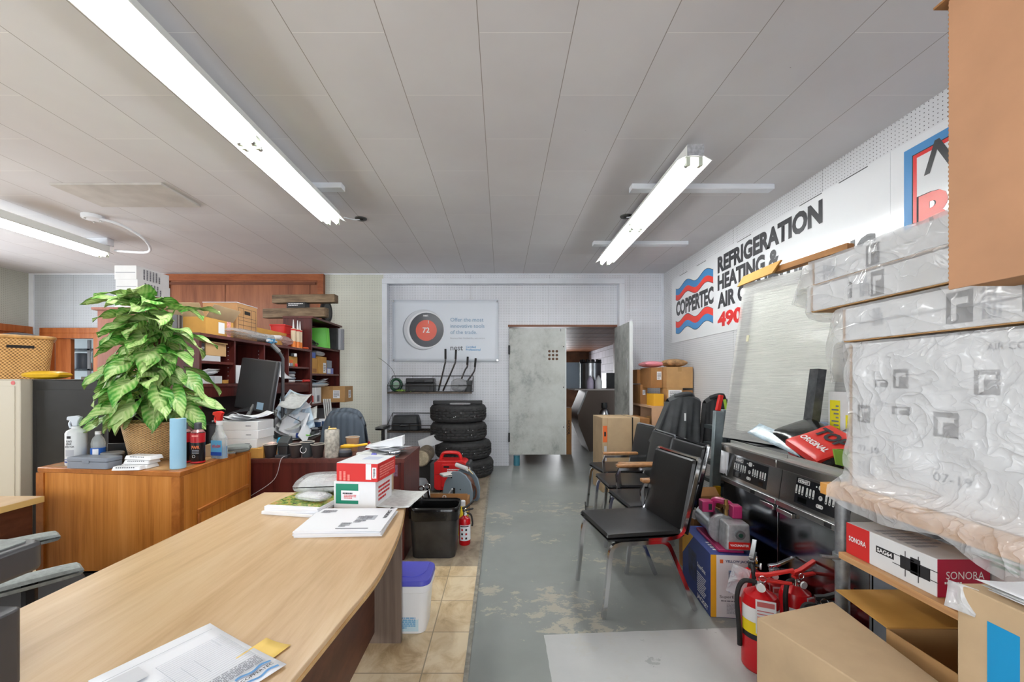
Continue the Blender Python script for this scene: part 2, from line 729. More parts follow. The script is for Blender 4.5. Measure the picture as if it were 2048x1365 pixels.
PEG_XZ = peg_mat('white_pegboard_back', (232, 234, 240), (0, 2))
PEG_XZ_C = peg_mat('warm_lit_pegboard_back', (212, 213, 200), (0, 2), (60, 62, 58))  # same board, warm cast of the light put into its colour
PEG_XZ_G = peg_mat('cool_lit_pegboard_back', (190, 196, 202), (0, 2), (84, 88, 92))  # same board again, cool dimmer light put into its colour
PEG_YZ = peg_mat('white_pegboard_side', (212, 213, 216), (1, 2))
PEG_YZ_C = peg_mat('warm_lit_pegboard_side', (186, 187, 176), (1, 2), (80, 82, 74))  # left wall board, dull warm light put into its colour
WHITEP = mat('white_paint', (226, 230, 236), 0.45, noise=(3, 0.04))
REDWOOD = wood('reddish_door_wood', (118, 66, 40), (158, 98, 64), (6, 6, 0.7), 0.4)
REDWOOD_T = wood('reddish_trim_wood', (128, 66, 34), (160, 92, 54), (3, 12, 14), 0.4)
ORANGEWOOD = wood('orange_doorframe_wood', (140, 70, 26), (178, 104, 52), (14, 14, 1.0), 0.4)
DARKPLANK = wood('brown_ceiling_planks', (92, 54, 34), (134, 86, 58), (14, 1.0, 14), 0.5)
GREYMETAL = mat('galvanised_steel', (150, 154, 158), 0.38, 0.85, noise=(22, 0.2))
DARKHOLE = mat('dark_recess', (28, 24, 22), 0.8)

# ================================================================ floor, ceiling, walls
XL, XR, YB, YF, ZC = -7.25, 2.49, 6.30, -2.5, 2.98
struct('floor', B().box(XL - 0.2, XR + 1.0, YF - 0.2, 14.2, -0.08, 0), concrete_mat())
vf = struct('floor', B().box(XL, -0.165, YF, 6.42, 0, 0.005), vinyl_mat())
struct('trim_1', B().box(-0.172, -0.15, YF, 5.9, 0, 0.009), mat('floor_edge_strip', (142, 138, 128), 0.5, noise=(30, 0.2)))
struct('ceiling', B().box(XL - 0.2, XR + 0.2, YF - 0.2, YB + 0.12, ZC, ZC + 0.1), ceiling_mat())
patch = struct('trim_2', B().prism([(-3.74, 3.39), (-2.81, 3.385), (-2.81, 3.83), (-3.72, 3.825)], 2.962, 2.979),
               mat('loose_ceiling_board', (196, 192, 187), 0.7, noise=(6, 0.06)))

OX0, OX1, OZ = -1.813, 1.867, 2.871          # framed recess in the back wall
struct('wall_back', B().box(-2.71, OX0, YB, 6.42, 0, ZC), PEG_XZ_C)
struct('wall_back', B().box(OX1, XR, YB, 6.42, 0, ZC).box(OX0, OX1, YB, 6.42, OZ, ZC), PEG_XZ)
struct('wall_back', B().box(-6.2, -2.71, YB, 6.42, 0, ZC).box(-6.86, -6.2, YB, 6.42, 2.02, ZC).box(XL, -6.86, YB, 6.42, 0, ZC), PEG_XZ_G)
DX0, DX1, DZ = 0.117, 1.80, 2.188            # doorway in the recess
struct('wall_recess', B().box(-1.95, DX0, 6.42, 6.47, 0, ZC).box(DX0, DX1, 6.42, 6.47, DZ, ZC).box(DX1, 2.0, 6.42, 6.47, 0, ZC), PEG_XZ)
t = 0.06
struct('trim_3', B().box(OX0 - 0.02, OX0 + t, 6.282, 6.419, 0, OZ - 0.046).box(OX1 - t, OX1 + 0.02, 6.282, 6.419, 0, OZ - 0.046)
       .box(OX0 - 0.02, OX1 + 0.02, 6.282, 6.2999, OZ - 0.045, OZ + 0.03).box(OX0 + 0.001, OX1 - 0.001, 6.3, 6.419, OZ - 0.045, OZ - 0.001), WHITEP, bevel=0.003)
struct('trim_4', B().box(DX0 - 0.015, DX1 + 0.015, 6.40, 6.50, DZ - 0.012, DZ + 0.02), wood('door_head_wood', (104, 62, 40), (136, 86, 58), (1, 12, 12)))
struct('trim_5', B().box(XL, XR, 6.285, 6.30, 2.965, 2.98).box(2.455, 2.49, 6.285, 6.30, 0, 2.965)
       .box(XL, XL + 0.07, 6.285, 6.30, 0, 2.965).box(OX1 + 0.02, 2.455, 6.292, 6.30, 2.41, 2.425), WHITEP)
struct('wall_right', B().box(XR, XR + 0.12, YF, YB + 0.17, 0, ZC), PEG_YZ)
struct('wall_left', B().box(XL - 0.12, XL, 5.14, YB + 0.17, 0, ZC).box(XL - 0.12, XL, YF, 1.2, 0, ZC).box(XL - 0.12, XL, 1.2, 5.14, 0, 0.9).box(XL - 0.12, XL, 1.2, 5.14, 2.4, ZC), PEG_YZ_C)  # opening added out of view for the side fill
# street side, behind the photographer: glazed shop front
fw = B()
fw.box(XL, -6.9, YF - 0.15, YF, 0, ZC).box(-6.9, -1.8, YF - 0.15, YF, 0, 0.65).box(-6.9, -1.8, YF - 0.15, YF, 2.65, ZC)
fw.box(-1.8, -1.0, YF - 0.15, YF, 0, ZC).box(-1.0, 2.3, YF - 0.15, YF, 2.75, ZC).box(2.3, XR, YF - 0.15, YF, 0, ZC).box(-1.0, 2.3, YF - 0.15, YF, 0, 0.4)
struct('wall_front', fw, mat('front_wall_paint', (206, 204, 200), 0.6))
GLASS = NT('window_glass')
_tr = GLASS.n('BsdfTransparent')
_gl = GLASS.n('BsdfGlossy')
_gl.inputs['Roughness'].default_value = 0.02
_mx = GLASS.n('MixShader')
_mx.inputs[0].default_value = 0.08
GLASS.l(_tr.outputs[0], _mx.inputs[1])
GLASS.l(_gl.outputs[0], _mx.inputs[2])
GLASS.l(_mx.outputs[0], GLASS.out.inputs[0])
GLASS = GLASS.m
ALU = mat('aluminium_frame', (170, 172, 174), 0.35, 0.8)
for n, x0, x1, z0, z1, k in ((1, -6.9, -1.8, 0.65, 2.65, 3), (2, -1.0, 2.3, 0.4, 2.75, 2)):
    w = struct('window_%d' % n, B().box(x0, x1, YF - 0.09, YF - 0.08, z0, z1), GLASS)
    fb = B().box(x0, x1, YF - 0.12, YF - 0.05, z0, z0 + 0.05).box(x0, x1, YF - 0.12, YF - 0.05, z1 - 0.05, z1)
    for i in range(k + 1):
        xx = x0 + (x1 - x0 - 0.05) * i / k
        fb.box(xx, xx + 0.05, YF - 0.12, YF - 0.05, z0, z1)
    struct('window_frame', fb, ALU, w)
w = struct('window_4', B().box(XL - 0.07, XL - 0.06, 1.2, 5.14, 0.9, 2.4), GLASS)  # added window, out of view, there to let in fill light
fb = B().box(XL - 0.1, XL - 0.02, 1.2, 5.14, 0.9, 0.95).box(XL - 0.1, XL - 0.02, 1.2, 5.14, 2.35, 2.4)
for i in range(4):
    yy = 1.2 + 3.89 * i / 3
    fb.box(XL - 0.1, XL - 0.02, yy, yy + 0.05, 0.95, 2.35)
struct('window_frame', fb, ALU, w)
struct('ground', B().box(-14, 10, -14, YF - 0.2, -0.3, -0.2), mat('pavement', (170, 168, 164), 0.8, noise=(4, 0.08)))

# timber panel filling an old opening high in the back wall
p = struct('door_3', B().box(-5.05, -2.80, 6.255, 6.30, 0.0, 2.86), REDWOOD)
struct('door_frame', B().box(-5.15, -2.71, 6.235, 6.30, 2.86, 2.962).box(-2.80, -2.71, 6.235, 6.30, 0, 2.86).box(-5.15, -5.06, 6.235, 6.30, 0, 2.86), REDWOOD_T, p)
struct('door_moulding', B().box(-5.06, -2.83, 6.238, 6.256, 2.80, 2.835).box(-2.93, -2.92, 6.25, 6.256, 0, 2.8).box(-4.22, -4.213, 6.25, 6.256, 0, 2.8), wood('dark_moulding', (86, 44, 24), (112, 60, 34), (2, 12, 12)), p)

# doorway into the next shop at far left, with its open timber door and shelf beyond
w4 = struct('door_4', B().box(-7.02, -6.86, 6.225, 6.30, 0, 2.06).box(-6.2, -6.1, 6.225, 6.30, 0, 2.06).box(-7.02, -6.1, 6.225, 6.30, 2.0601, 2.14).box(-6.86, -6.2, 6.225, 6.30, 1.98, 2.06)
            .box(-6.86, -6.62, 6.30, 6.36, 0, 1.98), ORANGEWOOD, bevel=0.004)
struct('wall_beyond', B().box(-9.6, -5.6, 7.4, 7.45, 0, 2.4).box(-5.65, -5.6, 6.42, 7.4, 0, 2.4).box(-9.6, -5.6, 6.42, 7.45, 2.4, 2.45), mat('far_store_wall', (176, 184, 186), 0.7, noise=(2, 0.1)))
struct('floor', B().box(-9.6, -5.4, 6.42, 7.5, -0.05, 0.004), mat('far_store_floor', (120, 118, 112), 0.6))
d5 = struct('door_5', B().box(-7.25, -7.2, 5.85, 6.22, 0, 2.08), wood('brown_side_door', (122, 58, 24), (150, 82, 40), (14, 14, 1.0)))
struct('door_frame', B().box(-7.25, -7.17, 5.15, 6.27, 2.06, 2.16).box(-7.25, -7.17, 6.19, 6.28, 0, 2.06), ORANGEWOOD, d5)
pl = B()
for i in range(8):
    pl.box(-7.2, -6.99, 6.20, 6.224, 0.9 + i * 0.135, 1.028 + i * 0.135)
struct('trim_6', pl, ORANGEWOOD, bevel=0.002)

# ---------------------------------------------------------------- back room seen through the doorway
bm_ = B().box(-2.4, 3.3, 6.47, 14.2, 2.30, 2.36)
for i in range(10):
    yy = 6.9 + i * 0.74
    bm_.box(-2.4, 3.3, yy, yy + 0.012, 2.297, 2.30)
struct('ceiling', bm_, DARKPLANK)
bk = NT('white_block_wall')
br = bk.n('TexBrick')
tc_ = bk.coords((1, 1, 1), rot=(0, 0, 0))
sp_ = bk.n('SeparateXYZ')
bk.l(tc_, sp_.inputs[0])
cb_ = bk.n('CombineXYZ')
bk.l(sp_.outputs[1], cb_.inputs[0])
bk.l(sp_.outputs[2], cb_.inputs[1])
bk.l(cb_.outputs[0], br.inputs[0])
br.inputs['Color1'].default_value = lin((206, 204, 214))
br.inputs['Color2'].default_value = lin((190, 188, 198))
br.inputs['Mortar'].default_value = lin((120, 118, 124))
br.inputs['Scale'].default_value = 1
br.inputs['Brick Width'].default_value = 0.4
br.inputs['Row Height'].default_value = 0.2
br.inputs['Mortar Size'].default_value = 0.006
bk.set(br.outputs[0], 0.6)
struct('wall_store_right', B().box(3.0, 3.1, 6.47, 14.2, 0, 2.3), bk.m)
struct('wall_store_left', B().box(-2.5, -2.4, 6.47, 14.2, 0, 2.3), mat('store_wall', (150, 140, 128), 0.7, noise=(2, 0.15)))
struct('wall_store_far', B().box(-2.4, 0.6, 14.1, 14.2, 0, 2.3).box(2.2, 3.0, 14.1, 14.2, 0, 2.3).box(0.6, 2.2, 14.1, 14.2, 0, 0.6).box(0.6, 2.2, 14.1, 14.2, 2.0, 2.3), mat('store_far_wall', (126, 92, 66), 0.7, noise=(3, 0.2)))
wn = struct('window_3', B().box(0.6, 2.2, 14.14, 14.15, 0.6, 2.0), GLASS)
struct('window_frame', B().box(0.6, 2.2, 14.1, 14.2, 1.27, 1.33).box(1.37, 1.43, 14.1, 14.2, 0.6, 2.0), mat('brown_window_frame', (96, 60, 40), 0.5), wn)
struct('pillar', B().box(2.86, 3.0, 10.2, 10.5, 0, 2.3), mat('maroon_post', (88, 34, 34), 0.5))

# ---------------------------------------------------------------- the two sheet-metal door leaves
grime = NT('grubby_grey_door_paint')
v_ = grime.coords()
g1 = grime.noise(v_, 2.2, 10, 0.74, 0.15)
sp_ = grime.n('SeparateXYZ')
grime.l(v_, sp_.inputs[0])
bias = grime.math('MULTIPLY', grime.math('SUBTRACT', 0.45, sp_.outputs[0]), 0.16)
grime.set(grime.ramp(grime.math('ADD', g1, bias), [(0.40, (200, 203, 199)), (0.55, (184, 187, 182)), (0.72, (120, 121, 118))]), 0.45)
GRIME = grime.m
BLACKM = mat('black_iron', (30, 30, 31), 0.45, 0.3)
d1 = struct('door_1', B().box(0, 0.885, -0.035, 0, 0, 1.965), GRIME, bevel=0.003)
d1.location = (0.12, 6.415, 0.183)
struct('door_edge', B().box(0.868, 0.888, -0.038, 0.002, 0, 1.965), mat('door_edge_steel', (214, 218, 218), 0.4), d1)
hb = B()
for zz in (0.20, 1.56):
    hb.box(-0.015, 0.012, -0.055, -0.03, zz, zz + 0.14)
obj('hinge', hb, BLACKM, d1)
hb = B()
for i in range(3):
    for j in range(3):
        hb.cyl((0.625 + i * 0.058, -0.0355, 1.49 + j * 0.06), (0.625 + i * 0.058, -0.0375, 1.49 + j * 0.06), 0.02, n=18)
obj('vent_hole', hb, mat('hole_shadow', (92, 62, 40), 0.8), d1)
hb = B()
for zz in (0.43, 1.05, 1.68):
    hb.cyl((0.845, -0.0355, zz), (0.845, -0.039, zz), 0.009, n=10)
hb.box(0.80, 0.806, -0.04, -0.0355, 1.92, 1.96)
obj('bolt', hb, BLACKM, d1)
d2 = struct('door_2', B().box(-0.035, 0, -0.76, 0, 0, 1.965), GRIME, bevel=0.003)
d2.location = (1.80, 6.405, 0.19)
struct('door_edge', B().box(-0.04, 0.004, -0.775, -0.752, 0, 1.965), mat('door_edge_steel', (214, 218, 218), 0.4), d2)
hb = B()
hb.box(-0.039, -0.0352, -0.66, -0.58, 1.30, 1.46)
for zz in (0.98, 1.08, 1.19):
    hb.box(-0.037, -0.0352, -0.65 + (zz * 7 % 1) * 0.03, -0.60, zz, zz + 0.035)
obj('handle', hb, mat('worn_bright_metal', (214, 216, 216), 0.35, 0.6), d2)

# ================================================================ ceiling lights
TUBE = mat('lit_tube', (250, 252, 252), 0.3, emit=TUBE_POWER)
ENAMEL = mat('white_enamel', (238, 240, 236), 0.28, coat=0.3)
HOLDER = mat('lampholder_plastic', (196, 204, 186), 0.4)
CAPM = mat('lamp_end_metal', (190, 190, 186), 0.3, 0.7)
ENDCAP = mat('grey_end_cap', (176, 178, 182), 0.45, noise=(40, 0.15))


def tube_light(label, x, y0, ln, banks, zt, half=0.115, group=None):
    """hangs below the ceiling; channel, reflector wings, lampholders and tubes; runs along Y from y0"""
    t = thing('fluorescent_light', label, 'light', (x, y0, zt), 0, group)
    obj('channel', B().box(-0.055, 0.055, 0, ln, -0.075, 0.0), ENAMEL, t, bevel=0.003)
    rf = B()
    for s in (-1, 1):
        pr = [(0.054, -0.07), (half, -0.102), (half + 0.003, -0.099), (0.056, -0.066)]
        rf.extr([(s * a, b) for a, b in pr], (0, 0.01, 0), (1, 0, 0), (0, 0, 1), (0, ln - 0.02, 0))
    rf.box(-0.054, 0.054, 0.01, ln - 0.01, -0.079, -0.0755)
    obj('reflector', rf, ENAMEL, t)
    obj('end_cap', B().box(-0.056, 0.056, -0.004, 0, -0.077, 0.001), ENDCAP, t)
    bl = ln / banks
    for k in range(banks):
        a, b = k * bl + 0.03, (k + 1) * bl - 0.03
        for s in (-1, 1):
            o = obj('tube', B().cyl((s * 0.042, a + 0.02, -0.118), (s * 0.042, b - 0.02, -0.118), 0.017, n=14), TUBE, t)
            for e in (a, b - 0.022):
                obj('tube_cap', B().cyl((s * 0.042, e, -0.118), (s * 0.042, e + 0.022, -0.118), 0.0175, n=14), CAPM, o)
            for yy in (a - 0.018, b):
                obj('lampholder', B().box(s * 0.042 - 0.014, s * 0.042 + 0.014, yy, yy + 0.018, -0.135, -0.076), HOLDER, t, bevel=0.002)
    return t


tube_light('twin tube ceiling light over the row of black chairs', 1.306, 2.76, 2.45, 2, 2.935, group='fluorescent ceiling lights')
tube_light('long twin tube ceiling light above the pale desk', -1.575, 1.26, 2.60, 2, 2.935, group='fluorescent ceiling lights')
tube_light('short twin tube ceiling light above the filing cabinets at far left', -4.60, 3.62, 1.14, 1, 2.90, group='fluorescent ceiling lights')
for i, (x0, x1, y, lab) in enumerate(((1.083, 2.267, 3.40, 'white batten nearest the window end, across the light over the chairs'),
                                      (1.08, 2.19, 4.80, 'white batten across the far end of the light over the chairs'),
                                      (-1.78, -1.32, 3.38, 'white batten across the far end of the light above the pale desk'),
                                      (-4.86, -4.52, 4.70, 'white batten across the light at far left'))):
    solo('mounting_batten', B().box(x0, x1, y, y + 0.085, 2.936 if i < 3 else 2.90, 2.98), WHITEP, lab, 'batten', group='ceiling battens', bevel=0.004)
for x, y, lab in ((-1.42, 4.14, 'dark round ceiling outlet beyond the light above the pale desk'), (1.24, 4.08, 'dark round ceiling outlet beside the light over the chairs')):
    t = thing('ceiling_outlet', lab, 'outlet box', (x, y, 2.98), 0, 'open ceiling outlets')
    obj('cover_plate', B().lathe([(0.052, -0.012), (0.058, -0.008), (0.06, 0)], 20), mat('dark_outlet_metal', (74, 74, 72), 0.5, 0.4), t)
    obj('centre_block', B().box(-0.025, 0.025, -0.012, 0.012, -0.02, -0.0125), BLACKM, t)
    dx = -0.12 if x < 0 else 0.05
    obj('cable', B().tube(bez([(0, 0, -0.014), (dx * 0.5, -0.05, -0.03), (dx, -0.14, -0.045)]), 0.006), WHITEP, t)
t = thing('junction_box', 'white round junction box feeding the short light at far left', 'outlet box', (-4.06, 4.07, 2.98))
obj('body', B().lathe([(0.07, -0.04), (0.085, -0.034), (0.088, 0)], 22), WHITEP, t)
cl = B()
for a in (0.5, 2.2, 4.4):
    cl.cyl((0.06 * math.cos(a), 0.06 * math.sin(a), -0.038), (0.06 * math.cos(a), 0.06 * math.sin(a), -0.052), 0.009, n=8)
obj('screw_post', cl, CAPM, t)
obj('flexible_cable', B().tube(bez([(0.07, 0.0, -0.03), (0.2, 0.1, -0.06), (0.26, 0.3, -0.14), (0.1, 0.52, -0.20), (-0.40, 0.66, -0.14)], 24), 0.013), WHITEP, t)


# ================================================================ shared object materials
OAK = wood('honey_oak', (158, 92, 32), (196, 126, 54), (16, 16, 0.8), 0.38, c3=(212, 144, 74))
OAKTRIM = wood('honey_oak_trim', (150, 84, 30), (184, 114, 50), (9, 9, 9), 0.36)
MAHOG = wood('mahogany_laminate', (64, 24, 22), (96, 40, 36), (20, 20, 0.9), 0.34)
MAHOGD = wood('mahogany_laminate_edge', (74, 34, 30), (104, 54, 48), (8, 8, 8), 0.36)
MAHOGT = wood('mahogany_desk_top', (84, 52, 46), (118, 80, 70), (1.2, 14, 14), 0.3)
WALNUT = wood('walnut_laminate', (62, 34, 24), (98, 58, 42), (3, 3, 10), 0.42)
GREYWD = wood('grey_brown_laminate', (92, 78, 68), (126, 110, 98), (16, 16, 0.8), 0.42)
MAPLE = wood('pale_maple_top', (176, 143, 102), (196, 164, 124), (12, 1.1, 6), 0.36, c3=(206, 178, 141))
MAPLED = wood('maple_edge_band', (176, 136, 84), (204, 166, 112), (10, 10, 10), 0.4)
PINKWD = wood('light_washed_cherry', (150, 92, 76), (176, 118, 100), (14, 14, 0.8), 0.42)  # light washing over the cherry is put into this paler colour
CARD = mat('brown_cardboard', (184, 142, 92), 0.75, noise=(7, 0.06))
CARDD = mat('dark_cardboard', (160, 112, 64), 0.75, noise=(7, 0.08))
CARDP = mat('pale_cardboard', (186, 160, 126), 0.75, noise=(6, 0.05))
CARDO = mat('ochre_cardboard', (196, 146, 70), 0.7, noise=(6, 0.06))
TAPE = mat('clear_brown_tape', (172, 132, 84), 0.2)
WHITEC = mat('white_card', (228, 230, 232), 0.55, noise=(5, 0.03))
PAPER = mat('white_paper', (236, 238, 242), 0.6)
PAPERG = mat('newsprint', (206, 208, 206), 0.7, noise=(40, 0.08))
INK = mat('black_print', (34, 34, 38), 0.6)
INKG = mat('grey_print', (122, 124, 132), 0.6)
INKL = mat('pale_grey_print', (170, 174, 182), 0.6)
INKW = mat('white_print', (240, 240, 240), 0.5)
INKR = mat('red_print', (206, 42, 40), 0.5)
INKB = mat('blue_print', (30, 60, 140), 0.5)
BLACKP = mat('black_plastic', (28, 28, 30), 0.38)
BLACKP2 = mat('worn_black_plastic', (46, 46, 48), 0.5, noise=(14, 0.2))
GREYP = mat('grey_plastic', (128, 136, 148), 0.42)
WHITEPL = mat('white_plastic', (232, 233, 234), 0.35)
REDP = mat('red_plastic', (206, 34, 28), 0.35)
CHROME = mat('chrome', (222, 223, 226), 0.1, 1.0)
STEEL = mat('brushed_steel', (170, 172, 174), 0.28, 1.0, noise=(6, 0.08))
BLACKMETAL = mat('black_painted_metal', (24, 24, 25), 0.35, noise=(5, 0.3))
BEIGEMETAL = mat('beige_painted_metal', (196, 190, 174), 0.4)
WICKER = None


def wicker(name, c1, c2, per_m=70, rad=False):
    k = NT(name)
    tc = k.n('TexCoord')
    sp = k.n('SeparateXYZ')
    k.l(tc.outputs['Object'], sp.inputs[0])
    if rad:
        ang = k.math('MULTIPLY', k.math('ARCTAN2', sp.outputs[1], sp.outputs[0]), 0.15)
    else:
        ang = k.math('ADD', sp.outputs[0], sp.outputs[1])
    a = k.math('SINE', k.math('MULTIPLY', ang, 2 * PI * 44))
    sgn = k.math('SIGN', a)
    z = k.math('SINE', k.math('ADD', k.math('MULTIPLY', sp.outputs[2], 2 * PI * per_m), k.math('MULTIPLY', sgn, PI / 2)))
    h = k.math('MULTIPLY', k.math('ADD', k.math('MULTIPLY', z, k.math('ABSOLUTE', a)), 1.0), 0.5)
    f = k.math('ADD', k.math('MULTIPLY', h, 0.75), k.math('MULTIPLY', k.noise(k.coords(), 12), 0.35))
    k.set(k.ramp(f, [(0.15, tuple(int(q * 0.45) for q in c1)), (0.5, c1), (0.85, c2)]), 0.6)
    k.bump(h, 0.7, 0.006)
    MATS[name] = k.m
    return k.m


WICKER = wicker('woven_wicker', (196, 150, 92), (226, 190, 140), 92, True)
RATTAN = wicker('coarse_rattan', (198, 146, 80), (228, 186, 124), 38)


def sheet(w, d, curl=0.0, n=6, wob=0.0, seed=0, axis=0):
    """loose paper, centred, lying at z = 0"""
    rr = random.Random(seed)
    p1, p2 = rr.uniform(0, 6), rr.uniform(0, 6)
    def fn(u, v):
        a, b = u - 0.5, v - 0.5
        c = a if axis == 0 else b
        return (a * w, b * d, curl * c * c * 4 + wob * (math.sin(5 * a + p1) + math.sin(4 * b + p2)) * 0.5 + wob)
    return B().grid(fn, n, n)


# ================================================================ pale desk in front
L = (-0.85, 1.30, 0)
t = thing('office_desk', 'large pale maple office desk with a bowed edge beside the walkway', 'desk', L)
bow = bez([(-0.455, 0.40, 0), (-0.437, 0.70, 0), (-0.405, 1.05, 0), (-0.386, 1.30, 0), (-0.412, 1.66, 0), (-0.470, 2.0, 0), (-0.517, 2.22, 0)], 36)
outl = [(p.x, p.y) for p in bow]
poly = [(-1.285, 0.40)] + outl + [(-1.285, 2.22)]
obj('desk_top', B().prism(poly, 0.716, 0.740).sh(-L[0], -L[1]), MAPLE, t, bevel=0.002)
band = B()
for i in range(len(outl) - 1):
    (ax, ay), (bx, by) = outl[i], outl[i + 1]
    band.prism([(ax, ay), (ax + 0.0025, ay), (bx + 0.0025, by), (bx, by)], 0.717, 0.727)
band.box(-1.285, -0.517, 2.22, 2.2225, 0.717, 0.727)
obj('edge_band', band.sh(-L[0], -L[1]), MAPLED, t)
obj('end_panel', B().box(-1.25, -0.512, 2.09, 2.118, 0, 0.715).sh(-L[0], -L[1]), GREYWD, t, bevel=0.0015)
obj('end_panel', B().box(-1.25, -0.512, 0.47, 0.498, 0, 0.715).sh(-L[0], -L[1]), GREYWD, t, bevel=0.0015)
obj('modesty_panel', B().box(-0.665, -0.647, 0.499, 2.089, 0.06, 0.715).sh(-L[0], -L[1]), WALNUT, t)

# work-order form
u = Vector((0.876, -0.482, 0))
w_ = Vector((-0.482, -0.876, 0))
FW, FH = 0.305, 0.222
o_ = Vector((-0.723, 1.017, 0.7412))
cc = o_ + u * FW / 2 + w_ * FH / 2
ang = math.atan2(u.y, u.x)
frm = solo('paper_form', sheet(FW, FH, 0.004, 8, 0.0008, 4), PAPER, 'white ruled work order form lying on the near end of the pale desk', 'paper', cc, ang, solid=0.0004)


def fp(b, x0, x1, y0, y1, z=0.0062):
    return b.box(x0, x1, y0, y1, z, z + 0.0002)


lb = B()
for i in range(24):                              # the form's rows run along local +Y; its foot is at +X
    xx = -0.075 + i * 0.0074
    fp(lb, xx, xx + 0.0008, -0.10 if i > 6 else -0.03, 0.096)
for yy, x0, x1 in ((0.096, -0.082, 0.10), (0.075, -0.075, -0.03), (-0.03, -0.075, 0.03), (-0.005, -0.03, 0.04), (0.02, -0.03, 0.04), (-0.10, -0.03, 0.10)):
    fp(lb, x0, x1, yy, yy + 0.0009)
fp(lb, -0.12, -0.1188, -0.10, 0.10)
obj('ruled_lines', lb, INKL, frm)
gb = B()
fp(gb, -0.112, -0.06, -0.105, -0.045, 0.0062)
obj('shaded_box', gb, mat('pale_grey_box', (206, 208, 212), 0.6), frm)
sp = B()
rr = random.Random(3)
for i in range(7):
    y = -0.03
    while y < 0.09:
        l = rr.uniform(0.005, 0.018)
        fp(sp, 0.068 + i * 0.0048, 0.0702 + i * 0.0048, y, min(y + l, 0.094), 0.0064)
        y += l + 0.003
obj('small_print', sp, INKG, frm)


def wave_band(x0, x1, z0, z1, n=40, amp=0.12, cycles=1.6, ph=0.3, tilt=0.0):
    """outline of a wavy ribbon in a plane"""
    up = [(x0 + (x1 - x0) * i / n, z1 + amp * math.sin(ph + cycles * 2 * PI * i / n) + tilt * i / n) for i in range(n + 1)]
    dn = [(x0 + (x1 - x0) * i / n, z0 + amp * math.sin(ph + cycles * 2 * PI * i / n) + tilt * i / n) for i in range(n, -1, -1)]
    return dn[::-1][:0] + up + dn


LOGOB = mat('logo_blue', (66, 134, 190), 0.45)
LOGOR = mat('logo_red', (224, 62, 50), 0.45)
for z0 in (0.108, 0.136):
    obj('logo_ribbon', B().extr(wave_band(0.03, 0.10, -z0 - 0.006, -z0, 24, 0.003, 1.6), (0, 0, 0.0064), (0, 1, 0), (-1, 0, 0), (0, 0, 0.0002)), LOGOB, frm)
text('COPPERTEC', INK, frm, (0.125, 0.065, 0.0064), (0, 1, 0), (-1, 0, 0), w=0.066, h=0.008, bold=0.02)
tb = B()
rr = random.Random(9)
for i in range(3):
    y = -0.025
    while y < 0.022:
        l = rr.uniform(0.004, 0.011)
        fp(tb, 0.11 + i * 0.0095, 0.116 + i * 0.0095, y, y + l)
        y += l + 0.002
obj('heading_print', tb, INK, frm)
solo('sticky_note', sheet(0.076, 0.076, 0.003, 4), mat('yellow_sticky_note', (236, 200, 104), 0.6), 'yellow sticky note peeking out from under the printed form', 'note', (-0.53, 0.915, 0.7404), -0.35, solid=0.0003)

# stack of envelopes
EW, ED = 0.335, 0.275
ES = (EW, ED, 0.0036)
for i in range(7):
    lab = 'white printed mailing envelope on top of the stack on the pale desk' if i == 6 else 'white envelope under the printed one in the stack on the pale desk'
    e = solo('envelope', B().box(-EW / 2, EW / 2, -ED / 2, ED / 2, 0, 0.0034), PAPER, lab, 'envelope',
             (-0.640 + RN.uniform(-0.008, 0.008), 1.725 + RN.uniform(-0.006, 0.006), 0.7402 + i * 0.0037), 0.02 + RN.uniform(-0.04, 0.04) * (i < 6), 'stacked envelopes')
ftext(e, ES, 'top', 0.43, 0.18, 'DAIKIN', INK, w=0.36, h=0.05, vert=-1, bold=0.02)
tri = B().extr([(0, 0), (0.02, 0.012), (0, 0.024)], (0.137, 0.122, 0.0045), (1, 0, 0), (0, 1, 0), (0, 0, 0.0002))
obj('logo', tri, INK, e)
smallprint(e, ES, 'top', -0.36, 0.33, 0.18, 0.14, 5, INKG, seed=2)
smallprint(e, ES, 'top', 0.16, -0.05, 0.14, 0.30, 5, INKG, seed=5)
smallprint(e, ES, 'top', 0.02, -0.28, 0.12, 0.18, 4, INKG, seed=6)
decal(e, ES, 'top', 0.24, 0.03, 0.16, 0.2, INKL, 'postage_mark')
decal(e, ES, 'top', 0.24, 0.03, 0.07, 0.1, INKG, 'postage_mark', th=0.0011)
decal(e, ES, 'top', 0.14, -0.43, 0.38, 0.025, INKG, 'barcode_strip')

# magazines
GARDEN = NT('garden_photo')
_f = GARDEN.noise(GARDEN.coords(), 26, 5, 0.7, 1.2)
GARDEN.set(GARDEN.ramp(_f, [(0.3, (44, 60, 40)), (0.45, (92, 128, 50)), (0.55, (176, 186, 90)), (0.62, (190, 122, 70)), (0.72, (232, 228, 214))]), 0.25)
for i in range(5):
    top = i == 4
    m_ = solo('magazine', B().box(-0.13, 0.13, -0.14, 0.14, 0, 0.0075), PAPER,
              'garden magazine with leafy cover on top of the stack by the white boxes' if top else 'magazine lying under the garden magazine on the pale desk',
              'magazine', (-0.925 + RN.uniform(-0.01, 0.01), 1.97 + RN.uniform(-0.008, 0.008), 0.7402 + i * 0.0078), -0.12 + RN.uniform(-0.08, 0.08), 'stacked magazines', bevel=0.001)
obj('cover_picture', B().box(-0.128, 0.128, -0.115, 0.125, 0.0077, 0.008), GARDEN.m, m_)
obj('cover_masthead', B().box(-0.128, 0.128, 0.125, 0.138, 0.0077, 0.008), mat('yellow_green_print', (206, 210, 90), 0.4), m_)

